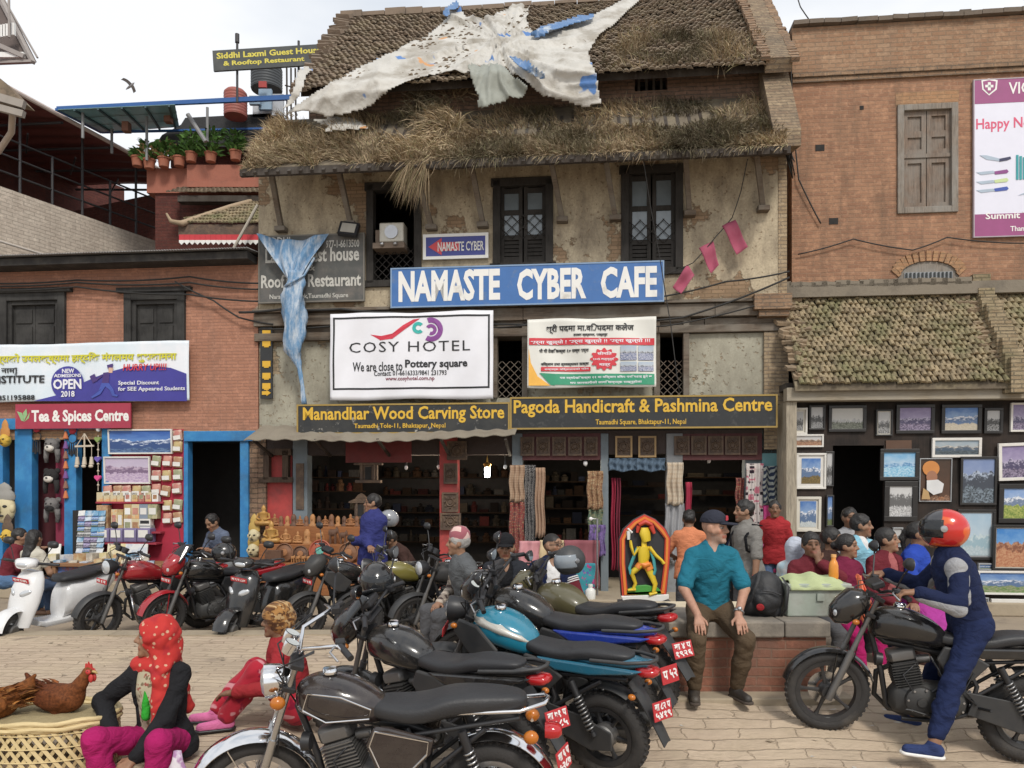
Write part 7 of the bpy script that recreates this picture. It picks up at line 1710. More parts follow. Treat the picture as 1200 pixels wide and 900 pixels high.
def motorbike(label, M, tank, panel=None, kind='naked', steer=18, plate=None, fplate=None, screen=None, wheel=6, alloy=None, stripe=None, mirrors=(1,1), group='parked motorbikes', Rw=.30, eng=None, seatc=None, headlight='round', guard=False, low=False, cat='motorbike', tankk=1.0, shroud=None):
	b = thing('motorbike', label, cat, (0,0,0), group=group, M=M)
	panel = panel or tank; alloy = alloy or ALLOY; eng = eng or ENGK; cr = kind == 'cruiser'
	hd = Vector((.40,0,.90)); ax = Vector((-.38,0,.92)).normalized()
	ST = Matrix.Translation(hd) @ Matrix.Rotation(R(steer), 4, ax) @ Matrix.Translation(-hd)
	fx, rx = .65, -.65
	build_wheel(b, fx, Rw, .085 if not cr else .09, ST, wheel, not cr, alloy)
	build_wheel(b, rx, Rw, .115, None, wheel, False, alloy)
	# fork and front end
	m = MB(); m.M = ST
	tp = hd + ax*.16
	for s in (-1,1):
		y = s*.09; lo = Vector((fx+.0, y, Rw)); hi = Vector((tp.x+.06, y, tp.z)); mid_ = lo+(hi-lo)*.45
		m.tube([lo-(hi-lo)*.05, mid_], .026, 10); m.tube([mid_, hi], .018, 10)
	m.tube([(fx,-.1,Rw),(fx,.1,Rw)], .016, 8)
	fk = m.build('fork', KICK if cr else ENG, b, 'L', smooth=50)
	m = MB(); m.M = ST
	for d in (.02,.15):
		c = hd+ax*d+Vector((.05,0,0)); m.obox(c, (.07,.23,.03), Matrix.Rotation(R(-22),3,'Y'))
	m.build('fork_clamp', BLK, fk, 'L', bev=.006)
	m = MB(); m.M = ST
	if cr: fender(m, fx, Rw, Rw+.045, 20, 170, .075)
	else: fender(m, fx, Rw, Rw+.03, 12, 158, .062)
	for s in (-1,1): m.bar((fx,s*.07,Rw),(fx+.12,s*.066,Rw+Rw*.95) if cr else (fx-.02,s*.066,Rw+Rw*.98), .012,.006)
	m.build('front_fender', CHROME if cr else (panel if kind=='sport' else PLAS), b, 'L', smooth=60)
	hb = hd+ax*.2
	m = MB(); m.M = ST; w = .36; rise = .12 if cr else .05; back = -.14 if cr else .02
	m.tube([(hb.x+back-.05,w,hb.z+rise-.02),(hb.x+back,w*.72,hb.z+rise),(hb.x+.03,.14,hb.z+rise*.6),(hb.x+.05,.06,hb.z),(hb.x+.05,-.06,hb.z),(hb.x+.03,-.14,hb.z+rise*.6),(hb.x+back,-w*.72,hb.z+rise),(hb.x+back-.05,-w,hb.z+rise-.02)], .0115, 8)
	ba = m.build('handlebar', CHROME if cr else BLK, b, 'L', smooth=60)
	gp = {}
	for s in (-1,1):
		e = Vector((hb.x+back-.05, s*w, hb.z+rise-.02)); i_ = Vector((hb.x+back-.01, s*w*.72, hb.z+rise)); gp[s] = ST @ ((e+i_)/2)
		m = MB(); m.M = ST; m.tube([e+(e-i_)*.08, i_], .017, 10); m.build('grip', BLK, ba, 'L', smooth=60)
		m = MB(); m.M = ST; m.tube([i_+Vector((.03,0,0)), i_+Vector((.055,s*.06,-.0)), e+Vector((.06,0,-.015))], .006, 6); m.build('lever', STEEL, ba, 'L', smooth=60)
		m = MB(); m.M = ST; m.obox(i_+Vector((.0,-s*.03,0)), (.05,.05,.045)); m.build('switch_box', BLK, ba, 'L', bev=.008)
		if mirrors[0 if s > 0 else 1]:
			mb_ = ST @ (i_+Vector((.01,-s*.02,.02))); mt = ST @ (i_+Vector((-.02,s*.10,.20))); mirror(b, mb_, mt, steer, BLK, False)
	m = MB(); m.M = ST     # cables
	for s in (-1,1):
		m.tube([(hb.x-.02,s*.24,hb.z+rise-.02),(hb.x+.17,s*.16,hb.z-.02),(hb.x+.12,s*.06,hb.z-.2),(hd.x-.02,s*.05,hd.z-.15)], .005, 5)
		m.tube([(hb.x-.02,s*.26,hb.z+rise-.02),(hb.x+.13,s*.2,hb.z+.02),(hb.x+.15,s*.1,hb.z-.16),(hd.x+.12,s*.09,hd.z-.35)], .004, 5)
	m.build('control_cable', BLK, b, 'L', smooth=180)
	# lamp, clocks, screen
	hx = hd.x+(.15 if cr else .20)
	if headlight == 'round':
		m = MB(); m.M = ST; T = Matrix.Translation((hx-.07,0,hd.z+.03)) @ Matrix.Rotation(R(90),4,'Y')
		m.lathe([(0,-.06),(.05,-.055),(.085,0),(.092,.06),(.092,.085),(.084,.085)], 24, T); h = m.build('headlight', CHROME if cr else BLK, b, 'L', smooth=50)
		m = MB(); m.M = ST; m.lathe([(.084,.083),(.06,.10),(0,.108)], 24, T); m.build('lens', LENS, h, 'L', smooth=60)
		m = MB(); m.M = ST
		for s in (-1,1): m.lathe([(0,-.035),(.035,-.03),(.042,.02),(.042,.035),(0,.035)], 18, Matrix.Translation((hb.x+.10,s*.062,hb.z+.05)) @ Matrix.Rotation(R(-28),4,'Y'))
		g = m.build('clock_case', CHROME if cr else BLK, b, 'L', smooth=50)
		m = MB(); m.M = ST
		for s in (-1,1): m.lathe([(.036,.037),(0,.037)], 18, Matrix.Translation((hb.x+.10,s*.062,hb.z+.05)) @ Matrix.Rotation(R(-28),4,'Y'))
		m.build('clock_face', nm('clock_face', (.45,.47,.46), .2), g, 'L')
	else:
		m = MB(); m.M = ST; z = hd.z
		m.sweep([(hx+.10,z+.0,.03,.04),(hx+.06,z+.01,.08,.09),(hx-.02,z+.05,.115,.13),(hx-.12,z+.09,.10,.09),(hx-.16,z+.1,.06,.05)], 20, 2.8); h = m.build('headlight', panel if kind == 'sport' else tank, b, 'L', smooth=60)
		m = MB(); m.M = ST
		for s in (-1,1): m.ball((hx+.052,s*.04,z+.005), (.035,.038,.045), 14, 10)
		m.build('lens', LENS, h, 'L', smooth=180)
		m = MB(); m.M = ST; m.obox((hb.x+.08,0,hb.z+.05), (.09,.17,.05), Matrix.Rotation(R(25),3,'Y')); m.build('clock_case', BLK, b, 'L', bev=.012)
	if screen:
		m = MB(); m.M = ST; z = hd.z
		m.grid(lambda s, t: (hx+.05-.20*t-.09*(2*s-1)**2, (.13-.05*t)*(2*s-1), z+.09+.21*t), 14, 8, .006); m.build('windscreen', screen, b, 'L', smooth=180)
	for s in (-1,1):
		for xx, zz, mm in ((hx-.05, hd.z-.03, ST), (-.86, .68, None)):
			m = MB(); m.M = mm; m.tube([(xx,s*.07,zz),(xx,s*.13,zz)], .009, 6); 
			i = m.build('indicator', BLK if not cr else CHROME, b, 'L', smooth=50)
			m = MB(); m.M = mm; m.ball((xx,s*.145,zz), (.026,.022,.02) if not cr else (.04,.034,.036), 12, 8); m.build('indicator_lens', AMBER, i, 'L', smooth=180)
	# frame
	m = MB()
	m.tube([(.40,0,.80),(.30,0,.72),(-.2,0,.68),(-.35,0,.62)], .024, 8); m.tube([(.40,0,.78),(.30,0,.5),(.24,0,.25),(.1,0,.2)], .02, 8)
	for s in (-1,1):
		m.tube([(-.2,s*.06,.68),(-.3,s*.09,.5),(-.27,s*.09,.3),(-.1,s*.09,.22),(.15,s*.08,.2)], .016, 8); m.tube([(-.25,s*.09,.66),(-.8,s*.09,.76)], .014, 8); m.tube([(-.28,s*.1,.42),(-.62,s*.1,.70)], .014, 8)
		m.tube([(-.26,s*.085,.36),(rx,s*.085,Rw)], .02, 8)
	fr_ = m.build('bike_frame', BLK, b, 'L', smooth=60)
	# engine
	m = MB(); m.sweep([(-.27,.36,.07,.08),(-.2,.36,.12,.12),(.05,.34,.13,.13),(.2,.33,.10,.1),(.24,.33,.05,.05)], 18, 3.2)
	m.lathe([(0,-.16),(.07,-.158),(.10,-.14),(.105,-.1),(.105,.1),(.10,.145),(.07,.162),(0,.164)], 22, Matrix.Translation((.05,0,.35)) @ AY); m.lathe([(0,-.15),(.06,-.148),(.085,-.13),(.085,.13),(.06,.15),(0,.152)], 20, Matrix.Translation((-.15,0,.36)) @ AY)
	m.lathe([(0,-.172),(.03,-.17),(.035,-.16),(.035,.165),(.02,.176),(0,.176)], 14, Matrix.Translation((.05,0,.35)) @ AY)
	e = m.build('engine', ENG if cr else eng, b, 'L', smooth=40)
	m = MB(); finned(m, (.12,0,.44), .19, .2, 0, .17, 9, 18); m.build('cylinder', ENG if cr else eng, e, 'L')
	m = MB(); m.M = Matrix.Translation((.12,0,.44)) @ Matrix.Rotation(R(18),4,'Y'); m.sweep([(-.09,.215,.06,.04),(-.07,.215,.085,.045),(.07,.215,.085,.045),(.09,.215,.06,.04)], 14, 3.5); m.tube([(-.09,.0,.16),(-.18,.0,.15)], .03, 10); m.build('cylinder_head', ENG, e, 'L', smooth=40)
	m = MB()
	for cx_, r_, s, y_ in ((.05,.088,1,.158),(.05,.088,-1,.158),(-.15,.072,1,.144),(-.15,.072,-1,.144)):
		for q in range(7): m.tube([(cx_+r_*math.cos(q*.9),s*(y_-.02),.355+r_*math.sin(q*.9)),(cx_+r_*math.cos(q*.9),s*(y_+.006),.355+r_*math.sin(q*.9))], .008, 6)
	m.build('engine_bolt', STEEL, e, 'L')
	m = MB(); m.tube([(-.1,.16,.3),(-.02,.19,.27),(.12,.2,.3),(.16,.2,.3)], .007, 6); m.tube([(.0,.05,.66),(-.04,.1,.6),(-.1,.1,.5),(.0,.13,.42)], .008, 6); m.tube([(.1,.08,.6),(.18,.12,.52),(.1,.14,.4),(.02,.15,.3)], .006, 6); m.tube([(-.2,.08,.68),(-.26,.13,.6),(-.2,.14,.45),(-.3,.13,.38)], .007, 6); m.lathe([(0,-.03),(.045,-.025),(.05,.02),(.02,.03),(0,.03)], 14, Matrix.Translation((.34,.06,.6)) @ Matrix.Rotation(R(90),4,'Y')); m.build('hose_and_lever', BLK, e, 'L', smooth=60)
	m = MB(); m.sweep([(-.28,.55,.05,.06),(-.24,.56,.075,.09),(-.12,.57,.075,.09),(-.08,.57,.04,.05)], 12, 3); m.build('air_box', BLK, e, 'L', smooth=50)
	m = MB(); m.tube([(.23,-.03,.55),(.32,-.06,.48),(.31,-.1,.3),(.2,-.12,.2),(-.15,-.14,.2),(-.3,-.15,.22)], .019, 10); m.tube([(-.28,-.15,.22),(-.36,-.16,.25),(-.85,-.17,.40),(-.9,-.17,.41)], [.02,.042,.05,.036], 14); m.build('exhaust', KICK if cr else ENGK, b, 'L', smooth=50)
	# tank and seat
	tk = tankk
	if cr: ts = [(.40,.83,.04,.05),(.38,.835,.09,.09),(.28,.84,.145*tk,.125),(.12,.82,.16*tk,.125),(-.02,.785,.12,.09),(-.10,.76,.06,.05)]
	else: ts = [(.42,.84,.05,.06),(.39,.85,.10,.10),(.28,.865,.15*tk,.125),(.12,.85,.165*tk,.125),(-.02,.81,.12,.10),(-.10,.78,.07,.06)]
	m = MB(); m.sweep(ts, 24, 2.5); tn = m.build('fuel_tank', tank, b, 'L', smooth=60)
	sub = tn.modifiers.new('round', 'SUBSURF'); sub.levels = 1; sub.render_levels = 2
	m = MB(); m.lathe([(0,.02),(.035,.018),(.042,.005),(.042,-.01)], 18, Matrix.Translation((.22,0,ts[2][1]+.128))); m.build('filler_cap', CHROME, tn, 'L', smooth=40)
	if stripe:
		for s in (-1,1):
			m = MB(); m.sweep([(.40,.885,.085,.05),(.28,.90,.153*tk,.05),(.12,.885,.168*tk,.05),(-.02,.845,.125,.03),(-.1,.81,.05,.01)], 24, 2.5)
		m.build('tank_stripe', stripe, tn, 'L', smooth=60)
	if shroud:
		for s in (-1,1):
			m = MB(); m.prism([(.50,.80),(.46,.90),(.30,.88),(.12,.74),(.22,.62),(.33,.64)], s*.15, s*.18); m.build('tank_shroud', shroud, b, 'L', bev=.02)
	if cr:
		for s in (-1,1):
			m = MB(); pl = [(.33,.80),(.30,.89),(.12,.885),(-.03,.81),(-.02,.76),(.2,.75)]
			m.tube([(x, s*(.165 if x>.0 and x<.3 else .135), z) for x, z in pl+[pl[0]]], .004, 5); m.build('tank_trim', CHROME, tn, 'L')
	if cr: ss = [(.02,.78,.07,.03),(-.04,.785,.11,.05),(-.2,.765,.15,.055),(-.34,.785,.155,.06),(-.42,.82,.14,.065),(-.6,.83,.13,.06),(-.78,.83,.10,.05),(-.84,.825,.05,.03)]
	else: ss = [(.0,.80,.07,.03),(-.05,.80,.10,.045),(-.2,.79,.125,.045),(-.36,.805,.135,.05),(-.46,.85,.12,.05),(-.62,.87,.11,.045),(-.76,.885,.085,.035),(-.80,.885,.04,.015)]
	m = MB(); m.sweep(ss, 20, 3.2); st_ = m.build('seat', seatc or VINYL, b, 'L', smooth=60); sub = st_.modifiers.new('round', 'SUBSURF'); sub.levels = 1; sub.render_levels = 2
	m = MB()
	if cr: m.tube([(-.45,.12,.79),(-.8,.10,.80),(-.93,.06,.83),(-.95,0,.84),(-.93,-.06,.83),(-.8,-.10,.80),(-.45,-.12,.79)], .011, 8)
	else: m.tube([(-.55,.13,.84),(-.8,.12,.88),(-.93,.06,.90),(-.95,0,.905),(-.93,-.06,.90),(-.8,-.12,.88),(-.55,-.13,.84)], .013, 8)
	m.build('grab_rail', CHROME if cr else PLAS, b, 'L', smooth=60)
	for s in (-1,1):
		m = MB()
		if cr: m.prism([(-.04,.72),(.0,.62),(-.06,.46),(-.22,.44),(-.34,.58),(-.36,.66),(-.12,.72)], s*.12, s*.15)
		else:
			m.prism([(-.06,.76),(-.02,.66),(-.12,.54),(-.26,.54),(-.36,.67),(-.2,.75)], s*.10, s*.13); m.build('lower_panel', PLAS, b, 'L', bev=.012); m = MB()
			m.prism([(-.15,.762),(-.30,.705),(-.55,.735),(-.84,.815),(-.91,.855),(-.5,.805)], s*.105, s*.137)
		p = m.build('side_panel', panel, b, 'L', bev=.014)
		if cr:
			m = MB(); pl = [(-.05,.70),(-.02,.62),(-.08,.48),(-.21,.465),(-.32,.58),(-.33,.65)]; m.tube([(x,s*.152,z) for x,z in pl+[pl[0]]], .005, 5); m.build('panel_trim', CHROME, p, 'L')
	if not cr:
		m = MB(); m.sweep([(-.40,.80,.10,.03),(-.6,.825,.10,.035),(-.78,.85,.08,.035),(-.90,.865,.035,.02)], 14, 3); m.build('tail_cowl', panel, b, 'L', smooth=60)
	# rear fender, lamp, plate
	m = MB()
	if cr: fender(m, rx, Rw, Rw+.06, 185, 60, .085, drop=.3)
	else:
		fender(m, rx, Rw, Rw+.07, 115, 70, .07)
		m.grid(lambda s, t: (-.80-.27*s, (.075-.02*s)*(2*t-1), .74-.30*s-.06*s*s-.015*abs(2*t-1)), 10, 6, .008)
	m.build('rear_fender', CHROME if cr else PLAS, b, 'L', smooth=60)
	m = MB()
	if cr: m.sweep([(-.93,.66,.05,.035),(-.96,.66,.055,.04),(-1.0,.66,.05,.035),(-1.02,.66,.03,.02)], 16, 3)
	else: m.sweep([(-.83,.815,.045,.025),(-.88,.815,.075,.036),(-.95,.82,.06,.03),(-.975,.825,.03,.014)], 16, 2.6)
	m.build('tail_light', REDL, b, 'L', smooth=60)
	if plate: numplate(b, (-1.03,0,.50) if cr else (-1.02,0,.585), -18 if not cr else -12, plate, yaw=-22)
	if fplate: numplate(b, tuple(ST @ Vector((hx+.05,0,hd.z-.14))), 0, fplate, .2, .06, back=False, yaw=steer)
	for s in (-1,1):
		spring_shock(b, (-.50,s*.125,.70) if cr else (-.42,s*.12,.66), (-.62,s*.125,Rw+.03), KICK if cr else SPRING)
	m = MB(); m.prism([(-.28,.40),(-.22,.46),(-.5,.44),(rx-.08,Rw+.08),(rx-.1,Rw-.04),(rx+.05,Rw-.08),(-.25,.30)], .105, .12); m.build('chain_cover', PLAS if not cr else BLK, b, 'L', bev=.006)
	m = MB(); m.tube([(-.2,.11,.25),(-.12,.2,.12),(-.14,.27,-.02)], .011, 8); m.box(-.18,-.1,.25,.29,-.035,-.02); _ = steer == 8 or m.build('side_stand', BLK, b, 'L')
	for s in (-1,1):
		m = MB(); m.tube([(-.02,s*.12,.27),(-.02,s*.25,.28)], .013, 8); m.tube([(-.32,s*.12,.36),(-.36,s*.23,.38)], .011, 8); m.build('footpeg', BLK, b, 'L')
	if guard:
		m = MB(); m.tube([(.30,0,.6),(.34,.16,.56),(.36,.26,.48),(.33,.27,.36),(.25,.16,.24),(.2,.0,.22)], .012, 8); m.tube([(.30,0,.6),(.34,-.16,.56),(.36,-.26,.48),(.33,-.27,.36),(.25,-.16,.24),(.2,-.0,.22)], .012, 8); m.build('crash_guard', KICK, b, 'L', smooth=60)
	return b, gp, ST
GLOSS = dusty('gloss_black', (.012,.012,.013), .2)
TEAL = dusty('teal_tank', (.01,.17,.26), .2); SILV = dusty('silver_stripe', (.50,.48,.43), .25, .5, .3); BLUEP = dusty('blue_panel', (.02,.045,.30), .25); OLIVE = dusty('olive_tank', (.085,.075,.035), .3); REDT = dusty('red_tank', (.30,.012,.02), .2); WHT = dusty('white_panel', (.66,.66,.66), .25)
TEALP = dusty('teal_panel', (.02,.12,.19), .25)
MAROON = dusty('cruiser_tank', (.022,.016,.016), .2)
SMOKE = NT('smoked_screen').set(col=(.03,.032,.035), rough=.08, trans=.35)
B1 = motorbike('black cruiser motorbike with chrome fenders and round chrome clocks, nearest to the viewer', place(-.75, 4.2, 177, -6), MAROON, MAROON, 'cruiser', 20, ['बा ६ प','५२८७'], wheel='spoke', alloy=STEEL, mirrors=(0,1))
B2 = motorbike('plain black motorbike with a small smoked windscreen, parked right behind the cruiser', place(-.59, 5.18, 149, -7), GLOSS, GLOSS, 'sport', 22, ['बा ७१ प','५६८५'], headlight='cowl', screen=SMOKE)
B3 = motorbike('motorbike with a bright turquoise tank and silver top stripe', place(.05, 5.5, 150, -7), TEAL, TEALP, 'naked', 24, ['बा ८२ प','५४१९'], fplate=['बा ८२ प'], stripe=SILV, tankk=1.1, shroud=PLAS, mirrors=(1,1))
B4 = motorbike('motorbike with a deep blue side panel, its tank hidden by the turquoise one', place(.2, 5.95, 150, -7), GLOSS, BLUEP, 'naked', 15, ['प ५२'], headlight='cowl', mirrors=(1,0))
B5 = motorbike('motorbike with a dusty olive tank and a grey helmet, beside the painted deity', place(.62, 6.52, 134, -7, zoff=-.1), OLIVE, GLOSS, 'naked', 28, ['बा ४ प','१९२६'], headlight='cowl', shroud=OLIVE, mirrors=(1,0))
RB, RBG, _ = motorbike('black motorbike with a rider in a red helmet sitting on it', place(2.94, 5.55, 165.5, -2), GLOSS, GLOSS, 'sport', 8, ['बा ३ प','२८१४'], headlight='cowl', wheel=5, group='ridden motorbike', mirrors=(1,1), guard=False)
# row on the street
zs_ = ZS
def rowp(px, Y, head, lean=-6): return place(P(px,700,Y).x, Y, head, lean, zoff=zs_)
motorbike('red motorbike with a round headlight and steel crash guard, in the back row', rowp(178, 9.85, 228), REDT, REDT, 'naked', 12, None, ['बा ३ प'], guard=True, mirrors=(1,1), eng=ENG)
motorbike('black and red motorbike with a tall smoked windscreen, in the back row', rowp(250, 9.95, 226), GLOSS, REDT, 'sport', 10, None, ['बा २१ प'], headlight='cowl', screen=SMOKE, mirrors=(1,1))
motorbike('black motorbike with grey side fairing below the violet jacket man, in the back row', rowp(415, 9.75, 214), GLOSS, ENGK, 'sport', 12, None, ['बा ५ प'], headlight='cowl', mirrors=(1,1), shroud=PLAS)
motorbike('black motorbike with an olive and yellow tank flash, in the back row', rowp(480, 9.7, 205), dusty('olive_flash',(.16,.14,.03),.3), GLOSS, 'naked', -12, None, ['बा ९ प'], mirrors=(1,1), shroud=GLOSS)
motorbike('grey black motorbike behind the old man in the patterned cap', rowp(540, 9.6, 208), PLAS, GLOSS, 'naked', 10, None, None, mirrors=(1,1))
def scooter(label, M, body, plate, seat=VINYL, dark=None):
	b = thing('scooter', label, 'scooter', (0,0,0), group='parked scooters', M=M); dark = dark or PLAS
	ST = Matrix.Translation((.42,0,.9)) @ Matrix.Rotation(R(14),4,'Z') @ Matrix.Translation((-.42,0,-.9))
	build_wheel(b, .62, .22, .09, ST, 5, False, ALLOY); build_wheel(b, -.62, .22, .1, None, 5, False, ALLOY)
	m = MB(); m.M = ST; fender(m, .62, .22, .27, 10, 175, .085); m.build('front_fender', body, b, 'L', smooth=60)
	# front apron: broad shield narrowing to the foot
	m = MB(); st = [(.26,.03,.17),(.40,.05,.19),(.55,.07,.21),(.70,.09,.20),(.82,.08,.17),(.90,.05,.12)]
	rings = []
	for z, d, w in st:
		x = .46-.16*(z-.26)/.64; rings.append([(x + d*math.cos(a) + (.06 if math.cos(a)>0 else 0)*math.cos(a), w*math.sin(a), z) for a in [2*math.pi*k/22 for k in range(22)]])
	m.loft(rings); m.build('front_apron', body, b, 'L', smooth=60)
	for s in (-1,1):
		m = MB(); m.M = Matrix.Translation((.475,s*.10,.66)) @ Matrix.Rotation(R(s*35),4,'Z') @ Matrix.Rotation(R(s*25),4,'X'); m.sweep([(-.02,0,.07,.035),(.0,0,.075,.04),(.018,0,.05,.02)], 16, 2.2); m.build('headlight', LENS, b, 'L', smooth=180)
	m = MB(); m.sweep([(.30,.28,.16,.035),(.2,.25,.16,.04),(-.1,.25,.15,.04),(-.2,.26,.14,.05)], 14, 4); m.build('footboard', body, b, 'L', smooth=50)
	m = MB(); m.sweep([(-.08,.45,.12,.2),(-.15,.50,.16,.22),(-.4,.54,.18,.2),(-.7,.62,.15,.15),(-.88,.70,.09,.08),(-.93,.72,.04,.04)], 20, 2.8); m.build('body_panel', body, b, 'L', smooth=60)
	m = MB(); m.sweep([(-.02,.75,.08,.03),(-.08,.765,.13,.05),(-.3,.77,.155,.055),(-.55,.80,.14,.055),(-.78,.82,.10,.045),(-.85,.82,.05,.02)], 18, 3); m.build('seat', seat, b, 'L', smooth=60)
	m = MB(); m.M = ST; m.sweep([(.30,1.0,.05,.03),(.35,1.0,.12,.06),(.44,1.0,.13,.06),(.50,.98,.07,.04)], 16, 2.6); m.build('handlebar_cowl', body, b, 'L', smooth=60)
	m = MB(); m.M = ST; m.sweep([(.488,.985,.06,.02),(.50,.985,.065,.026),(.51,.985,.05,.018)], 14, 2.5); m.build('running_lamp', LENS, b, 'L', smooth=60)
	m = MB(); m.M = ST
	for s in (-1,1): m.tube([(.38,s*.11,1.0),(.32,s*.34,1.0)], .018, 8); m.tube([(.41,s*.14,1.02),(.38,s*.34,1.0)], .006, 6)
	m.build('handlebar', BLK, b, 'L', smooth=60)
	for s in (-1,1): mirror(b, ST @ Vector((.38,s*.18,1.03)), ST @ Vector((.36,s*.27,1.22)), 14, BLK)
	m = MB(); m.tube([(-.5,.15,.83),(-.85,.14,.86),(-.97,.06,.87),(-.97,-.06,.87),(-.85,-.14,.86),(-.5,-.15,.83)], .013, 8); m.build('grab_rail', dark, b, 'L', smooth=60)
	m = MB(); m.sweep([(-.90,.69,.07,.04),(-.95,.70,.08,.045),(-.985,.71,.05,.03)], 14, 2.6); m.build('tail_light', REDL, b, 'L', smooth=60)
	m = MB(); m.sweep([(-.2,.30,.08,.08),(-.45,.28,.11,.1),(-.7,.24,.08,.08)], 14, 3); m.tube([(-.2,-.14,.22),(-.4,-.17,.25),(-.85,-.18,.34)], [.03,.05,.045], 12); m.build('engine', ENGK, b, 'L', smooth=50)
	m = MB(); m.tube([(.62,.06,.22),(.42,.06,.5)], .02); m.tube([(.62,-.06,.22),(.42,-.06,.5)], .02); m.M = None; m.build('fork', ENG, b, 'L')
	numplate(b, (.475,0,.80), 12, plate, .24, .055, back=False)
	return b
scooter('white scooter with a black seat and a red number strip, in the back row', rowp(58, 9.5, 254), WHT, ['बा ७१ प ४४५'])
scooter('black scooter with a red number strip and white lamps, in the back row', rowp(305, 9.55, 248), GLOSS, ['बा ९ प ८८७'])
# helmets
def helmet(M, mat, label, visor=True, group=None, vis=None, name='helmet', parent=None):
	t = thing(name, label, 'helmet', (0,0,0), group=group, M=M)
	rx_, ry_, rz_ = .145, .122, .135
	def shell(k, test):
		m = MB(); nu, nv = 40, 26; vs = []; fs = []
		for j in range(nv+1):
			ph = math.pi*.80*j/nv
			for i in range(nu):
				a = 2*math.pi*i/nu; q = 1+.05*max(0,math.cos(a))*math.sin(ph)
				vs.append((rx_*k*q*math.sin(ph)*math.cos(a), ry_*k*math.sin(ph)*math.sin(a), rz_*k*math.cos(ph)))
		for j in range(nv):
			for i in range(nu):
				a = (2*math.pi*(i+.5)/nu+math.pi)%(2*math.pi)-math.pi; ph = math.pi*.80*(j+.5)/nv
				if test(a, ph): fs.append((j*nu+i, (j+1)*nu+i, (j+1)*nu+(i+1)%nu, j*nu+(i+1)%nu))
		m.add(vs, fs); return m
	op = lambda a, ph: abs(a) < 1.15 and 1.15 < ph < 1.95
	m = shell(1, lambda a, ph: not op(a, ph)); o = m.build('helmet_shell', mat, t, 'L', smooth=180); s = o.modifiers.new('thickness', 'SOLIDIFY'); s.thickness = .018
	m = shell(.93, lambda a, ph: True); m.build('lining', BLK, t, 'L', smooth=180)
	if visor:
		m = shell(1.035, lambda a, ph: abs(a) < 1.4 and 1.02 < ph < 1.98); o = m.build('visor', vis or SMOKE, t, 'L', smooth=180); s = o.modifiers.new('thickness', 'SOLIDIFY'); s.thickness = .004
	m = MB()
	for s in (-1,1): m.lathe([(0,.012),(.02,.01),(.024,0)], 14, Matrix.Translation((.02,s*(ry_*1.0),.01)) @ Matrix.Rotation(R(-90*s),4,'X'))
	m.build('visor_pivot', STEEL, t, 'L', smooth=50)
	return t
p = P(442,680,5.5); helmet(Matrix.Translation(p) @ Matrix.Rotation(R(275),4,'Z') @ Matrix.Rotation(R(10),4,'Y'), GLOSS, 'shiny black helmet hung on the windscreen motorbike behind the cruiser')
p = P(668,657,6.75); helmet(Matrix.Translation(p) @ Matrix.Rotation(R(215),4,'Z') @ Matrix.Rotation(R(6),4,'Y'), dusty('matt_grey_helmet',(.035,.037,.04),.5,0), 'matt dark grey helmet hung on the olive tank motorbike', vis=dusty('visor_pale',(.22,.25,.28),.12,.4))
p = P(263,648,9.6); helmet(Matrix.Translation(p) @ Matrix.Rotation(R(200),4,'Z'), GLOSS, 'black helmet on the back row scooter, below the man sitting in the blue doorway')
p = P(456,608,11.2); helmet(Matrix.Translation(p) @ Matrix.Rotation(R(200),4,'Z'), dusty('grey_helmet',(.25,.26,.28),.25), 'grey helmet behind the back of the man in the violet jacket', visor=False)
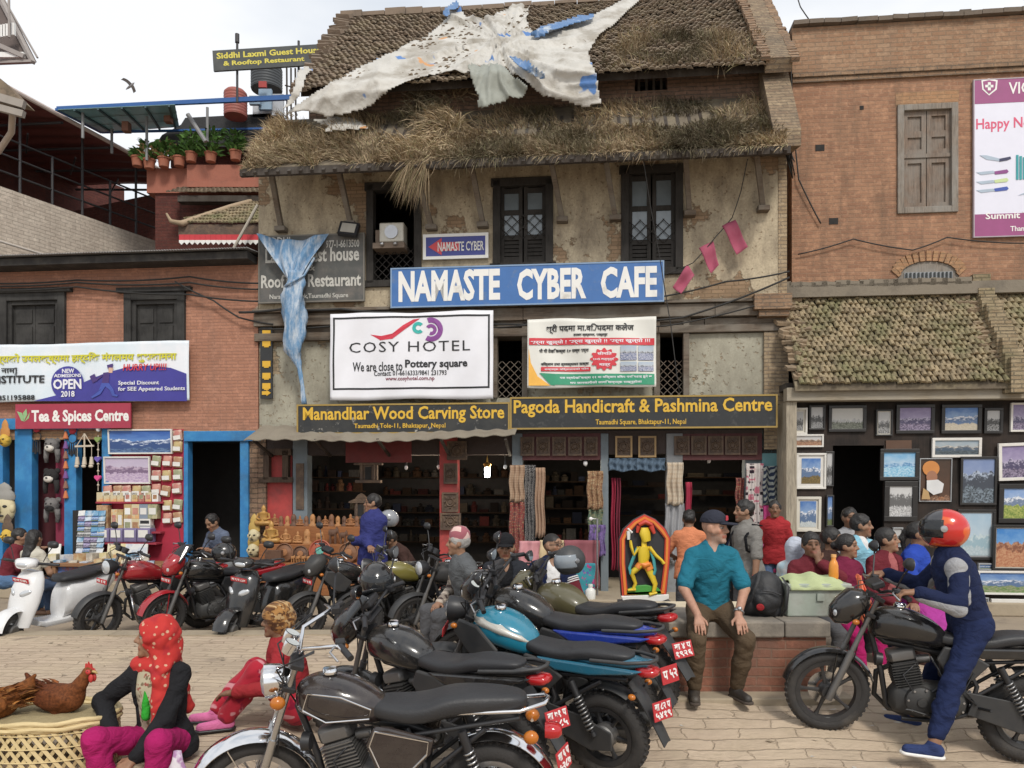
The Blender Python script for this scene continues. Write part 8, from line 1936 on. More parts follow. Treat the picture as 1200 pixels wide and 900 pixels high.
# ------------------------------------------------------------------ smooth bodies: blended rounded forms meshed in one skin
def field(prims, h, pad=.03, kd=.03, also=()):
	lo = np.full(3, 1e9); hi = -lo; bx = []
	for p in [p for p in also if p[-1] != '-']: a, b = (p[1], p[2]) if p[0] == 'c' else (p[1], p[1]); r = max(p[3], p[4]) if p[0] == 'c' else max(p[2]); lo = np.minimum(lo, np.minimum(np.array(a), np.array(b))-r); hi = np.maximum(hi, np.maximum(np.array(a), np.array(b))+r)
	for p in prims:
		if p[0] == 'c': a, b = np.array(p[1], float), np.array(p[2], float); r = max(p[3], p[4]); l, u = np.minimum(a,b)-r, np.maximum(a,b)+r
		else: c = np.array(p[1], float); r = max(p[2]); l, u = c-r, c+r
		bx.append((l, u))
		if p[-1] != '-': lo = np.minimum(lo, l); hi = np.maximum(hi, u)
	lo -= pad; hi += pad; n = np.ceil((hi-lo)/h).astype(int)+1
	F_ = np.full(n, .5, np.float32); ax = [lo[i]+h*np.arange(n[i]) for i in range(3)]
	for p, (l, u) in zip(prims, bx):
		k = p[5] if p[0] == 'c' and len(p) > 6 else p[4] if p[0] == 'e' and len(p) > 5 else kd
		e = k+2.5*h
		i0 = np.maximum(0, np.floor((l-e-lo)/h).astype(int)); i1 = np.minimum(n, np.ceil((u+e-lo)/h).astype(int)+1)
		if (i1 <= i0).any(): continue
		sl = tuple(slice(a, b) for a, b in zip(i0, i1)); X, Y_, Z = np.meshgrid(*[ax[i][sl[i]] for i in range(3)], indexing='ij', sparse=True)
		if p[0] == 'c':
			a, b = np.array(p[1], float), np.array(p[2], float); d = b-a; L2 = d@d+1e-12
			t = np.clip(((X-a[0])*d[0]+(Y_-a[1])*d[1]+(Z-a[2])*d[2])/L2, 0, 1)
			D = np.sqrt((X-a[0]-t*d[0])**2+(Y_-a[1]-t*d[1])**2+(Z-a[2]-t*d[2])**2) - (p[3]+(p[4]-p[3])*t)
		else:
			c = np.array(p[1], float); r = np.array(p[2], float); Q = p[3]
			x, y, z = X-c[0], Y_-c[1], Z-c[2]
			if Q is not None: x, y, z = (x*Q[0][i]+y*Q[1][i]+z*Q[2][i] for i in range(3))
			k0 = np.sqrt((x/r[0])**2+(y/r[1])**2+(z/r[2])**2); k1 = np.sqrt((x/r[0]**2)**2+(y/r[1]**2)**2+(z/r[2]**2)**2)+1e-9
			D = k0*(k0-1)/k1
		f = F_[sl]
		if p[-1] == '-': q = np.maximum(k-np.abs(f+D), 0)/k; F_[sl] = np.maximum(f, -D) + q*q*k*.25
		else: q = np.maximum(k-np.abs(f-D), 0)/k; F_[sl] = np.minimum(f, D) - q*q*k*.25
	return F_, lo, ax
def nets(F_, lo, h):
	s = F_ < 0; n = np.array(F_.shape)
	off = [(i, j, k) for i in (0,1) for j in (0,1) for k in (0,1)]
	cnt = sum(s[i:n[0]-1+i, j:n[1]-1+j, k:n[2]-1+k].astype(np.int8) for i, j, k in off)
	act = (cnt > 0) & (cnt < 8); idx = np.full(act.shape, -1, np.int64); I = np.argwhere(act); idx[act] = np.arange(len(I))
	V = np.stack([F_[I[:,0]+i, I[:,1]+j, I[:,2]+k] for i, j, k in off], 1); O = np.array(off, float)
	acc = np.zeros((len(I), 3)); c = np.zeros(len(I))
	for a in range(8):
		for b in range(a+1, 8):
			if abs(O[a]-O[b]).sum() == 1:
				m = (V[:,a] < 0) != (V[:,b] < 0); t = np.where(m, V[:,a]/(V[:,a]-V[:,b]+1e-12), 0)
				acc += np.where(m[:,None], O[a]+t[:,None]*(O[b]-O[a]), 0); c += m
	vs = lo + h*(I + acc/np.maximum(c,1)[:,None]); fs = []
	for A in range(3):
		B, C_ = (A+1) % 3, (A+2) % 3
		s0 = np.take(s, range(n[A]-1), A); s1 = np.take(s, range(1, n[A]), A); E = np.argwhere(s0 != s1)
		E = E[(E[:,B] > 0) & (E[:,C_] > 0) & (E[:,B] < n[B]-1) & (E[:,C_] < n[C_]-1)]
		if not len(E): continue
		sg = s0[E[:,0],E[:,1],E[:,2]]; q = []
		for db, dc in ((1,1),(0,1),(0,0),(1,0)):
			e = E.copy(); e[:,B] -= db; e[:,C_] -= dc; q.append(idx[e[:,0],e[:,1],e[:,2]])
		q = np.stack(q, 1); q[~sg] = q[~sg][:, ::-1]; fs.append(q)
	return vs, np.concatenate(fs)
def sdf_obj(name, prims, mat, parent, h=.01, kd=.03, cut=None, wr=0, fn=None, M=None, label=None, uncut=()):
	F_, lo, ax = field(prims, h, kd=kd, also=uncut)
	if cut:
		X, Y_, Z = np.meshgrid(*ax, indexing='ij', sparse=True)
		for c, nrm in cut: F_ = np.maximum(F_, ((X-c[0])*nrm[0]+(Y_-c[1])*nrm[1]+(Z-c[2])*nrm[2]).astype(np.float32))
	if uncut: G_, _, _ = field(list(uncut), h, kd=kd, also=prims); q = np.maximum(.03-np.abs(F_-G_), 0)/.03; F_ = np.minimum(F_, G_) - q*q*.0075
	if wr:
		X, Y_, Z = np.meshgrid(*ax, indexing='ij', sparse=True)
		w = (1-2*np.abs(np.sin(X*13+Z*17+2*np.sin(Y_*11+Z*9))))*.6 + np.sin(Z*47-Y_*33+1.5*np.sin(X*29))*.35 + (1-2*np.abs(np.sin((X-Y_)*26+Z*21+np.sin(Z*31))))*.4
		F_ = F_ + (wr*w).astype(np.float32)
	vs, fs = nets(F_, lo, h)
	me = bpy.data.meshes.new(name); me.from_pydata(vs.tolist(), [], fs.tolist())
	me.polygons.foreach_set('use_smooth', [True]*len(me.polygons)); me.materials.append(mat); me.update()
	o = link(name, me, parent, M if parent is None else WM[parent.name], label=label)
	if fn is not None: set_cols(o, fn(vs))
	return o
SKIN = attr_mat('skin', .55, noise=.18, sc=35, spec=.35, sub=.0, bump=.12)
def ik(a, c, l1, l2, hint):
	a, c, hint = Vector(a), Vector(c), Vector(hint); d = c-a; L = d.length; mx_ = (l1+l2)*.999
	if L > mx_: c = a + d*(mx_/L); d = c-a; L = mx_
	x = d/L; q = (l1*l1-l2*l2+L*L)/(2*L); hh = math.sqrt(max(0, l1*l1-q*q)); p = hint-x*hint.dot(x)
	p = p.normalized() if p.length > 1e-5 else x.orthogonal().normalized()
	return a + x*q + p*hh, c
def person(label, M, pel, feet, hands, lean=5, side=0, yaw=0, pitch=0, roll=0, s=1.0, elb=((-.5,.8,-.5),(-.5,-.8,-.5)), knee=((1,.25,.3),(1,-.25,.3)), tops=(), legs=None, shoe=None, hair='short', hairc=(.012,.01,.009), skin=(.27,.15,.095), h=.012, hand_n=((0,0,-1),(0,0,-1)), hand_d=(None,None), curl=(.5,.5), gender='m', extra=None, belly=1.0, group=None, shod=True, leglen=1.0, stub=None):
	P0 = thing('person', label, 'person', (0,0,0), group=group, M=M)
	v = lambda a: np.array(a, float); pel = Vector(pel); RL = Matrix.Rotation(R(lean),3,'Y') @ Matrix.Rotation(R(side),3,'X'); d = RL @ Vector((0,0,1)); lf = RL @ Vector((0,1,0)); fw = RL @ Vector((1,0,0))
	QT = np.array(RL); w = 1.0 if gender == 'm' else .88
	nb = pel + d*.50*s; sh = [nb - d*.055*s + lf*(q*.152*s*w) for q in (1,-1)]; hp = [pel + lf*(q*.085*s) for q in (1,-1)]
	HQ = Matrix.Rotation(R(yaw),3,'Z') @ Matrix.Rotation(R(pitch),3,'Y') @ Matrix.Rotation(R(roll),3,'X')
	hf, hl, hu = HQ @ Vector((1,0,0)), HQ @ Vector((0,1,0)), HQ @ Vector((0,0,1)); HN = np.array(HQ)
	hc = nb + (d*.6+Vector((0,0,.4))).normalized()*.085*s + hu*.085*s + hf*.022*s
	H_ = lambda f, l, u: hc + (hf*f + hl*l + hu*u)*s
	el, wr_ = [], []; kn, an = [], []
	for i in range(2):
		e, c = ik(sh[i], hands[i], .285*s, .25*s, elb[i]); el.append(e); wr_.append(c)
		k, f = ik(hp[i], Vector(feet[i])+Vector((0,0,.075*s)), .43*s*leglen, .42*s*leglen, knee[i]); kn.append(k); an.append(f)
	def torso(o): return [('e', pel+d*.02*s, (.115*s+o,.155*s+o,.12*s+o), QT, .06, '+'), ('e', pel+d*.19*s, ((.105*belly)*s+o,.138*s*w+o,.17*s+o), QT, .06, '+'), ('e', pel+d*.36*s+fw*.005, ((.115 if gender=='m' else .12)*s+o,.155*s*w+o,.17*s+o), QT, .06, '+'), ('c', sh[0]-lf*.02*s, sh[1]+lf*.02*s, .052*s+o, .052*s+o, .05, '+'), ('c', nb-d*.03*s, nb+d*.02*s, .075*s+o*.6, .06*s+o*.6, .05, '+')]
	def arm(i, o, t=1.0, ta=0):
		L = [('c', sh[i], el[i], .047*s+o, .040*s+o, .03, '+')] if t >= .5 else []
		if t < .5: return [('c', sh[i], sh[i]+(el[i]-sh[i])*(t*2), .050*s+o, .048*s+o*1.4, .03, '+')]
		q = (t-.5)*2; L.append(('c', el[i], el[i]+(wr_[i]-el[i])*q, .040*s+o, (.040-.011*q)*s+o, .02, '+')); return L
	def leg(i, o, t=1.0):
		L = [('c', hp[i], kn[i], .080*s+o, .055*s+o, .04, '+')]; q = max(0, (t-.5)*2)
		if q: L += [('c', kn[i], kn[i]+(an[i]-kn[i])*q*.5, .056*s+o, .055*s+o, .02, '+'), ('c', kn[i]+(an[i]-kn[i])*q*.5, kn[i]+(an[i]-kn[i])*q, .055*s+o, (.055-.017*q)*s+o, .02, '+')]
		return L
	b = torso(0) + arm(0,0) + arm(1,0) + leg(0,0) + leg(1,0)
	fmin = h*.82
	for i in range(2):
		fd = Vector(hand_d[i]).normalized() if hand_d[i] else (wr_[i]-el[i]).normalized(); n = Vector(hand_n[i]); n = (n-fd*n.dot(fd)).normalized(); sd = n.cross(fd); th = 1 if i == 0 else -1
		W_0 = wr_[i]
		for q in (-.022,0,.022): b.append(('c', W_0, W_0+(fd*.085+sd*q*1.3)*s, .021*s, .016*s, .012, '+'))
		for j, (q, L1) in enumerate(((-.033,.036),(-.011,.043),(.011,.046),(.033,.042))):
			bs = W_0+(fd*.088+sd*q*th)*s; c1 = curl[i]*.8; c2 = curl[i]*2.1; m1 = bs+(fd*math.cos(c1)+n*math.sin(c1)+sd*q*2*th*(1-min(1,curl[i])))*L1*s; m2 = m1+(fd*math.cos(c2)+n*math.sin(c2))*L1*.8*s
			b += [('c', bs, m1, max(.0095*s,fmin), max(.009*s,fmin), .004, '+'), ('c', m1, m2, max(.009*s,fmin), max(.0075*s,fmin*.95), .004, '+')]
		tb = W_0+(fd*.03+sd*.025*th)*s; t1 = tb+(fd*.5+sd*.75*th+n*.35).normalized()*.04*s; t2 = t1+(fd*.85+sd*.2*th+n*.4*curl[i]).normalized()*.032*s
		b += [('c', tb, t1, .014*s, max(.0115*s,fmin), .01, '+'), ('c', t1, t2, max(.011*s,fmin), max(.009*s,fmin), .004, '+')]
		ft = Vector((an[i].x-hp[i].x, an[i].y-hp[i].y, 0))
		tdir = Vector(shoe[1][i]) if shoe and len(shoe) > 1 and shoe[1] else Vector((1, .15*(1 if i == 0 else -1), 0)); tdir.normalize()
		b.append(('c', an[i]+Vector((0,0,-.035*s)), an[i]+tdir*.15*s+Vector((0,0,-.05*s)), .036*s, .027*s, .02, '+'))
	b += [('c', nb-d*.02*s, H_(-.01,0,-.05), .056*s, .053*s, .02, '+'), ('e', H_(-.012,0,.027), (.098*s,.077*s,.095*s), HN, .02, '+'), ('e', H_(.024,0,-.052), (.066*s,.056*s,.066*s), HN, .03, '+'), ('c', H_(.074,.008,-.1), H_(.074,-.008,-.1), .02*s, .02*s, .02, '+'),
          ('c', H_(.074,.03,.036), H_(.074,-.03,.036), .014*s, .014*s, .02, '+')]
	for q in (1,-1): b += [('c', H_(.055,q*.045,-.018), H_(.02,q*.058,-.03), .022*s, .02*s, .02, '+'), ('e', H_(-.006,q*.08,-.004), (.026*s,.011*s,.034*s), HN, .008, '+')]
	for q in (1,-1): b += [('c', H_(.098,q*.03,.010), H_(.094,q*.036,.010), .013*s, .013*s, .012, '-')]
	for q in (1,-1): b += [('c', H_(.074,q*.031,.009), H_(.074,q*.033,.009), .0125*s, .0125*s, .003, '+')]
	b += [('c', H_(.086,0,.016), H_(.109,0,-.022), .009*s, .0125*s, .012, '+'), ('c', H_(.092,.014,-.028), H_(.092,-.014,-.028), .010*s, .010*s, .01, '+'), ('c', H_(.083,.02,-.058), H_(.083,-.02,-.058), .0095*s, .0095*s, .008, '+'), ('c', H_(.081,.016,-.070), H_(.081,-.016,-.070), .0095*s, .0095*s, .006, '+')]
	def col(vs):
		c = np.tile(np.array(skin), (len(vs), 1)); q = (vs-v(hc)) @ HN / s; f, l, u = q[:,0], np.abs(q[:,1]), q[:,2]
		hd = (np.abs(q) < .16).all(1)
		ch = hd & (f > .04) & (l > .025) & (l < .06) & (u < -.005) & (u > -.05); c[ch] *= np.array([1.12,.95,.93])
		lip = hd & (f > .076) & (l < .03) & (u < -.051) & (u > -.077); c[lip] = c[lip]*np.array([.95,.6,.6])
		if stub is not None: m_ = hd & (f > .0) & (u < -.04) & ~lip & ((u < -.06) | (np.abs(u+.045) < .008)); c[m_] = c[m_]*.55+np.array(stub)*.45
		br = hd & (f > .055) & (l > .012) & (l < .052) & (np.abs(u-.035-(l-.03)*-.15) < .0075); c[br] = np.array(hairc)*.5 + c[br]*.4
		ey = hd & (f > .068) & (np.abs(u-.009) < .0085) & (np.abs(l-.032) < .016); c[ey] = np.array([.42,.38,.34]) if h < .0085 else c[ey]*.4; c[ey & (np.abs(l-.032) < .0075)] = np.array([.015,.01,.008]) if h < .0085 else np.array(skin)*.2; c[ey & (u > .0135)] = np.array(skin)*.3
		if hair in ('crop',): m_ = hd & (u > .045-np.clip(-f*.6,0,.08)) & ((f < .075) | (u > .07)); c[m_] = np.array(hairc)+.01
		for i in range(2):
			k = np.linalg.norm(vs-v(wr_[i]), axis=1) < .2*s; c[k] *= np.array([.95,.92,.92])
		return c
	body = sdf_obj('body', b, SKIN, P0, h, .02, fn=col)
	# clothes
	for t in tops:
		o = t.get('o', .014)*s; sl = t.get('sleeve', 1.0); G = []
		if t.get('torso', True): G += torso(o)
		o *= .78; hem = t.get('hem', .0)
		if hem > 0:
			for q in (1,-1): G.append(('c', pel+lf*q*.05*s, pel-d*hem*s+lf*q*.06*s, .12*s+o, .13*s+o, .05, '+'))
		if t.get('collar'): G.append(('c', nb-d*.01*s, nb+d*.035*s, .066*s+o*.6, .066*s+o*.6, .01, '+'))
		if t.get('v') is not None: G += [('c', nb+d*.09*s+fw*.09*s, nb-d*t['v']*s+fw*.15*s, .075*s, .012*s, .012, '-')]
		if t.get('open'): G += [('c', nb+d*.08*s+fw*.1*s+lf*t.get('olat',0)*s, pel-d*.2*s+fw*.17*s+lf*t.get('olat',0)*s, t['open'][0]*s, t['open'][1]*s, .015, '-')]
		G.append(('c', nb+d*.03*s, H_(0,0,0), .052*s, .06*s, .01, '-'))
		sdf_obj(t['name'], G, t['mat'], P0, h*1.05, .03, cut=[(v(pel-d*(hem+.03 if hem else t.get('cut', .05))*s), -v(d))], wr=t.get('wr', .0045), uncut=(arm(0, o*.9, sl) + arm(1, o*.9, sl)) if sl else ())
	if legs:
		o = legs.get('o', .014)*s*.8; G = leg(0, o, legs.get('t', .96)) + leg(1, o, legs.get('t', .96)) + torso(o)[:1]
		if legs.get('skirt'): G += [('c', (kn[0]+kn[1])/2, (an[0]+an[1])/2, .16*s, .2*s, .08, '+'), ('c', pel, (kn[0]+kn[1])/2, .14*s, .17*s, .08, '+')]
		sdf_obj(legs['name'], G, legs['mat'], P0, h*1.05, .03, wr=legs.get('wr', .0045))
	if shoe:
		for i in range(2):
			tdir = Vector(shoe[1][i]) if len(shoe) > 1 and shoe[1] else Vector((1, .15*(1 if i == 0 else -1), 0)); tdir.normalize(); A = an[i]
			so = sdf_obj('shoe', [('c', A+Vector((0,0,.0)), A+Vector((0,0,-.03*s))-tdir*.02*s, .045*s, .042*s, .02, '+'), ('c', A+Vector((0,0,-.035*s))-tdir*.03*s, A+tdir*.16*s+Vector((0,0,-.045*s)), .042*s, .034*s, .02, '+')], shoe[0], P0, min(h,.008), .02, cut=[(v(A+Vector((0,0,-.075*s))), np.array((0,0,-1.)))])
			so_ = sdf_obj('sole', [('c', A-tdir*.035*s+Vector((0,0,-.07*s)), A+tdir*.165*s+Vector((0,0,-.07*s)), .047*s, .042*s, .01, '+')], shoe[2] if len(shoe) > 2 else BLK, so, min(h,.008), .01, cut=[(v(A+Vector((0,0,-.058*s))), np.array((0,0,1.))), (v(A+Vector((0,0,-.08*s))), np.array((0,0,-1.)))])
	HM_ = nm('hair_%d_%d_%d' % tuple(int(c*999) for c in hairc), hairc, .5, sc=20, bump=1.0, bsc=45)
	cr_ = ('e', H_(-.016,0,.03), (.105*s,.085*s,.104*s), HN, .02, '+'); face = [('e', H_(.125,0,-.035), (.10*s,.088*s,.11*s), HN, .012, '-'), ('c', H_(.055,.1,-.06), H_(.055,-.1,-.06), .05*s, .05*s, .015, '-'), ('c', H_(-.03,0,-.13), H_(.03,0,-.13), .085*s, .085*s, .02, '-')]
	hh = min(h, .009)
	if hair in ('short','balding'):
		f2 = face + ([('e', H_(.10,0,.08), (.06*s,.05*s,.06*s), HN, .02, '-')] if hair == 'balding' else [])
		sdf_obj('hair', [cr_]+f2, HM_, P0, hh, .02, wr=.007)
	elif hair in ('bun','tail','long','back'):
		G = [cr_]+face
		if hair == 'bun': G.append(('e', H_(-.13,0,-.0), (.045*s,.05*s,.045*s), HN, .02, '+'))
		if hair == 'tail': G += [('c', H_(-.12,0,.02), H_(-.15,0,-.05), .035*s, .03*s, .02, '+'), ('c', H_(-.15,0,-.05), H_(-.13,0,-.2), .03*s, .012*s, .02, '+')]
		if hair == 'long': G += [('c', H_(-.06,.03,-.02), H_(-.12,.03,-.25), .06*s, .05*s, .04, '+'), ('c', H_(-.06,-.03,-.02), H_(-.12,-.02,-.28), .06*s, .045*s, .04, '+'), ('c', H_(-.12,.0,-.25), H_(-.12,0,-.42), .06*s, .025*s, .04, '+')]
		sdf_obj('hair', G, HM_, P0, hh, .02, wr=.004)
	if extra: extra(dict(P=P0, H=H_, HN=HN, hf=hf, hl=hl, hu=hu, hc=hc, s=s, nb=nb, d=d, fw=fw, lf=lf, pel=pel, sh=sh, el=el, wr=wr_, kn=kn, an=an, v=v, h=h, hp=hp))
	return P0
def cap(mat, bill=True, back=False):
	def fn(k):
		H_ = k['H']; s = k['s']
		sdf_obj('cap', [('e', H_(-.014,0,.045), (.112*s,.092*s,.10*s), k['HN'], .01, '+')], mat, k['P'], .008, cut=[(k['v'](H_(0,0,.04)), -k['v'](k['hu']))])
		sdf_obj('cap_visor', [('e', H_(.115,0,.040), (.075*s,.075*s,.012*s), k['HN'], .01, '+')], mat, k['P'], .006)
	return fn
def glasses(k):
	m = MB(); H_ = k['H']
	for q in (1,-1):
		m.tube([H_(.108, q*.032+.021*math.cos(a), .008+.017*math.sin(a)) for a in [2*math.pi*j/14 for j in range(15)]], .0022, 5); m.tube([H_(.106,q*.052,.012), H_(.0,q*.082,.012)], .0022, 5)
	m.tube([H_(.11,.011,.012), H_(.11,-.011,.012)], .0022, 5); m.build('glasses', BLK, k['P'], 'L')
def gm(name, c, **kw):
	if 'cloth_'+name in MC: return MC['cloth_'+name]
	m = nm('cloth_'+name, c, .95, bump=.3, bsc=150, var=.25, sc=7, spec=.15, **kw); nt = m.node_tree; n = nt.nodes
	b = n['Bump']; tc_ = n['Texture Coordinate']; mp_ = n.new('ShaderNodeMapping'); mp_.inputs['Scale'].default_value = (6,6,10); q = n.new('ShaderNodeTexNoise'); q.inputs['Scale'].default_value = 1.3; q.inputs['Detail'].default_value = 3; q.inputs['Distortion'].default_value = 1.6
	b2 = n.new('ShaderNodeBump'); b2.inputs['Strength'].default_value = .42; b2.inputs['Distance'].default_value = .05; l = nt.links.new
	l(tc_.outputs[3], mp_.inputs[0]); l(mp_.outputs[0], q.inputs['Vector']); l(q.outputs[0], b2.inputs['Height']); l(b2.outputs[0], b.inputs['Normal']); return m
def at(px, Y, head, z=0): return Matrix.Translation((P(px,600,Y).x, Y, z)) @ Matrix.Rotation(R(head), 4, 'Z')
def sit(label, px, Y, head, seat, hands=None, ground=-.2, **kw):
	hands = hands or [(.30,.10,seat+.17),(.30,-.10,seat+.17)]
	kw.setdefault('feet', [(.42,.11,ground),(.42,-.11,ground)])
	return person(label, at(px,Y,head), (0,0,seat+.09), kw.pop('feet'), hands, **kw)
def stand(label, px, Y, head, z0, s=1.0, hands=None, **kw):
	hands = hands or [(.08,.24,z0+.80*s),(.08,-.24,z0+.80*s)]
	return person(label, at(px,Y,head), (0,0,z0+.92*s), [(.0,.1,z0),(.03,-.1,z0)], hands, s=s, leglen=1.0, **kw)
# ------------------------------------------------------------------ people
BRN = (.30,.165,.10); BRD = (.22,.12,.072); TAN = (.31,.175,.11); PALE = (.45,.25,.17)
DENIM = gm('denim', (.05,.075,.13)); BLKC = gm('black', (.014,.014,.016)); GRYT = gm('grey_trousers', (.17,.175,.18)); BRT = gm('brown_trousers', (.085,.06,.038)); BLKS = nm('dark_shoe', (.03,.026,.023), .6, dirt=(.1,.08,.06))
TEALC = gm('turquoise', (.018,.135,.195)); NAVY = gm('navy', (.014,.02,.055)); GREYM = gm('grey_marl', (.30,.30,.31)); MARC = gm('maroon', (.13,.022,.03)); REDC = gm('red', (.30,.026,.03)); ORNG = gm('orange', (.55,.20,.10)); WHTC = gm('white', (.66,.65,.64)); SKYB = gm('sky_blue', (.25,.50,.62)); BLUC = gm('royal_blue', (.025,.06,.34)); VIOC = gm('violet', (.035,.04,.15)); MAGC = gm('magenta', (.32,.014,.10)); PNKC = gm('pink', (.6,.16,.33)); BRNC = gm('brown', (.055,.03,.025)); DGRY = gm('dark_grey', (.08,.08,.085))
T = lambda mat, **kw: dict(dict(name='shirt', mat=mat), **kw)
Lg = lambda mat, **kw: dict(dict(name='trousers', mat=mat, o=.018), **kw)
def watch(k, i, mat=STEEL):
	w = k['wr'][i]; a = (w-k['el'][i]).normalized(); b = a.orthogonal().normalized(); c = a.cross(b); w = w-a*.025
	m = MB(); m.tube([w+(b*math.cos(t)+c*math.sin(t))*.034 for t in [2*math.pi*j/16 for j in range(17)]], .009, 6); m.ball(w+Vector((.02,0,.028)), .02, 10, 6); m.build('wristwatch', mat, k['P'], 'L', smooth=60)
def teal_x(k):
	cap(gm('cap_navy', (.03,.032,.045)))(k)
	m = MB(); m.text('B', k['H'](.1,0,.085), .04, .04, x=k['hl'], z=k['hu'], bold=.05); m.build('cap_letter', nm('cap_red', (.5,.04,.06), .7), k['P'], 'L'); watch(k, 0)
person('man in turquoise shirt and dark cap sitting on the brick platform, hands on knees', at(831,6.33,270), (0,0,.69), [(.26,.15,.03),(.28,-.19,.03)], [(.34,.14,.70),(.35,-.18,.70)], lean=10, yaw=48, pitch=2, s=1.02, skin=PALE, hairc=(.25,.22,.2), stub=(.35,.28,.24), h=.007,
	tops=[T(TEALC, sleeve=.42, o=.018, cut=.12, v=.06)], legs=Lg(BRT), shoe=(BLKS, ((1,.25,0),(1,-.2,0)), nm('sole_brown',(.06,.045,.035),.9)), hair='none', extra=teal_x, curl=(.25,.25), hand_d=((.6,.05,-.6),(.6,0,-.6)), hand_n=((-.6,0,-.75),(-.6,0,-.75)), elb=((-.35,.75,-.1),(-.35,-.75,-.1)), belly=1.1)
def rider_x(k):
	for i in (0,1):
		A, B, C_ = k['sh'][i], k['el'][i], k['wr'][i]; q = k['lf']*(.03 if i == 0 else -.03); f = k['fw']
		z_ = Vector((0,0,-.024)); sdf_obj('grey_panel', [('c', A+z_+q*.4+f*.01, B+z_+q*.4, .064,.053,.02,'+'), ('c', B+z_+q*.4, B+(C_-B)*.93+z_, .053,.038,.02,'+'), ('c', A+q*.5+f*.02, A+q*.5+f*.03-k['d']*.24, .072,.035,.03,'+')], GREYM, k['P'], .009, wr=.003)
	rider_h.append(k)
rider_h = []
person('rider in a red helmet and navy and grey tracksuit top on the black motorbike', WM[RB.name], (-.25,0,.91), [(.0,.31,.0),(.0,-.31,.0)], [tuple(RBG[1]+Vector((-.085,0,.035))), tuple(RBG[-1]+Vector((-.085,0,.035)))], lean=21, yaw=-8, pitch=4, s=1.02, skin=BRN, h=.0075, hair='none', curl=(.75,.75), hand_d=((.9,0,-.1),(.9,0,-.1)), elb=((-.1,.5,-.8),(-.1,-.5,-.8)), knee=((1,.35,.2),(1,-.35,.2)),
	tops=[T(NAVY, name='tracksuit_top', sleeve=.97, o=.024, cut=.09, collar=True, wr=.005)], legs=Lg(gm('rider_blue', (.016,.024,.068)), o=.018, t=.9, wr=.007), shoe=(gm('trainer_navy', (.03,.045,.12)), ((1,.1,0),(1,-.1,0)), WHITE), extra=rider_x)
k = rider_h[0]
hm = WM[RB.name] @ Matrix.Translation(k['H'](.0,0,.015)) @ Matrix.Rotation(R(-8),4,'Z') @ Matrix.Rotation(R(4),4,'Y') @ Matrix.Scale(1.08,4)
hr = NT('red_helmet'); v = hr.obj(); x = hr.n('SeparateXYZ', (v,)); zz = hr.n('SeparateXYZ', (v,), out=2)
HR = hr.set(col=hr.mix(hr.ramp(hr.math('ADD', hr.math('MULTIPLY', hr.noise(v,6,2), .05), hr.math('ADD', hr.math('MULTIPLY', x, 1.0), hr.math('MULTIPLY', zz, .35))), [(.085,0),(.09,1)]), hr.mix(hr.ramp(hr.noise(v,5,2), [(.52,0),(.55,1)]), (.50,.02,.015), (.62,.10,.02)), (.05,.05,.055)), rough=.2, coat=.5)
helmet(hm, HR, 'red and orange full face helmet worn by the motorbike rider', name='riding_helmet')
# the hen seller
def seller_x(k):
	H_, P0, v = k['H'], k['P'], k['v']; RS = NT('red_star_shawl'); o = RS.obj(); c = RS.mix(RS.ramp(RS.n('TexVoronoi', {'Vector': o, 'Scale': 24}), [(.20,1),(.27,0)]), (.42,.022,.018), (.50,.30,.2)); RS = RS.set(col=RS.mix(RS.ramp(RS.noise(o,14,3), [(.55,0),(.7,.6)]), c, (.3,.01,.02)), rough=.85, nrm=RS.bump(RS.noise(o,40,4),.4,.006))
	sdf_obj('headscarf', [('e', H_(-.022,0,.028), (.122,.105,.115), k['HN'], .02, '+'), ('c', H_(-.05,0,-.03), H_(-.06,0,-.13), .095, .10, .05, '+'), ('c', k['nb']+k['fw']*.06+k['lf']*.06, k['nb']-k['lf']*.1+k['fw']*.02, .055,.06,.03,'+'), ('c', k['nb']+k['lf']*.07+k['fw']*.09, k['nb']+k['lf']*.085+k['fw']*.15-k['d']*.30, .05,.045,.03,'+'), ('c', k['nb']-k['lf']*.0-k['fw']*.1, k['nb']+k['lf']*.10-k['fw']*.10-k['d']*.30, .06,.05,.03,'+'), ('e', H_(.125,0,-.025), (.12,.082,.115), k['HN'], .015, '-')], RS, P0, .008, wr=.009)
	sdf_obj('green_tassel', [('c', k['nb']+k['fw']*.105-k['lf']*.015-k['d']*.05, k['nb']+k['fw']*.15-k['lf']*.01-k['d']*.27, .014,.024,.01,'+')], gm('tassel', (.03,.28,.03)), P0, .007, wr=.006)
	m = MB()
	for j in range(3): w = k['wr'][0]; a = (w-k['el'][0]).normalized(); b = a.orthogonal().normalized(); c = a.cross(b); m.tube([w-a*(.02+.012*j)+(b*math.cos(t)+c*math.sin(t))*.034 for t in [2*math.pi*q/14 for q in range(15)]], .004, 5)
	m.build('bangle', nm('red_glass', (.4,.02,.05), .2), P0, 'L', smooth=60)
PT = pat('floral_blouse', (.40,.36,.25), (.16,.13,.08), 22, 'flow', (.25,.08,.06))
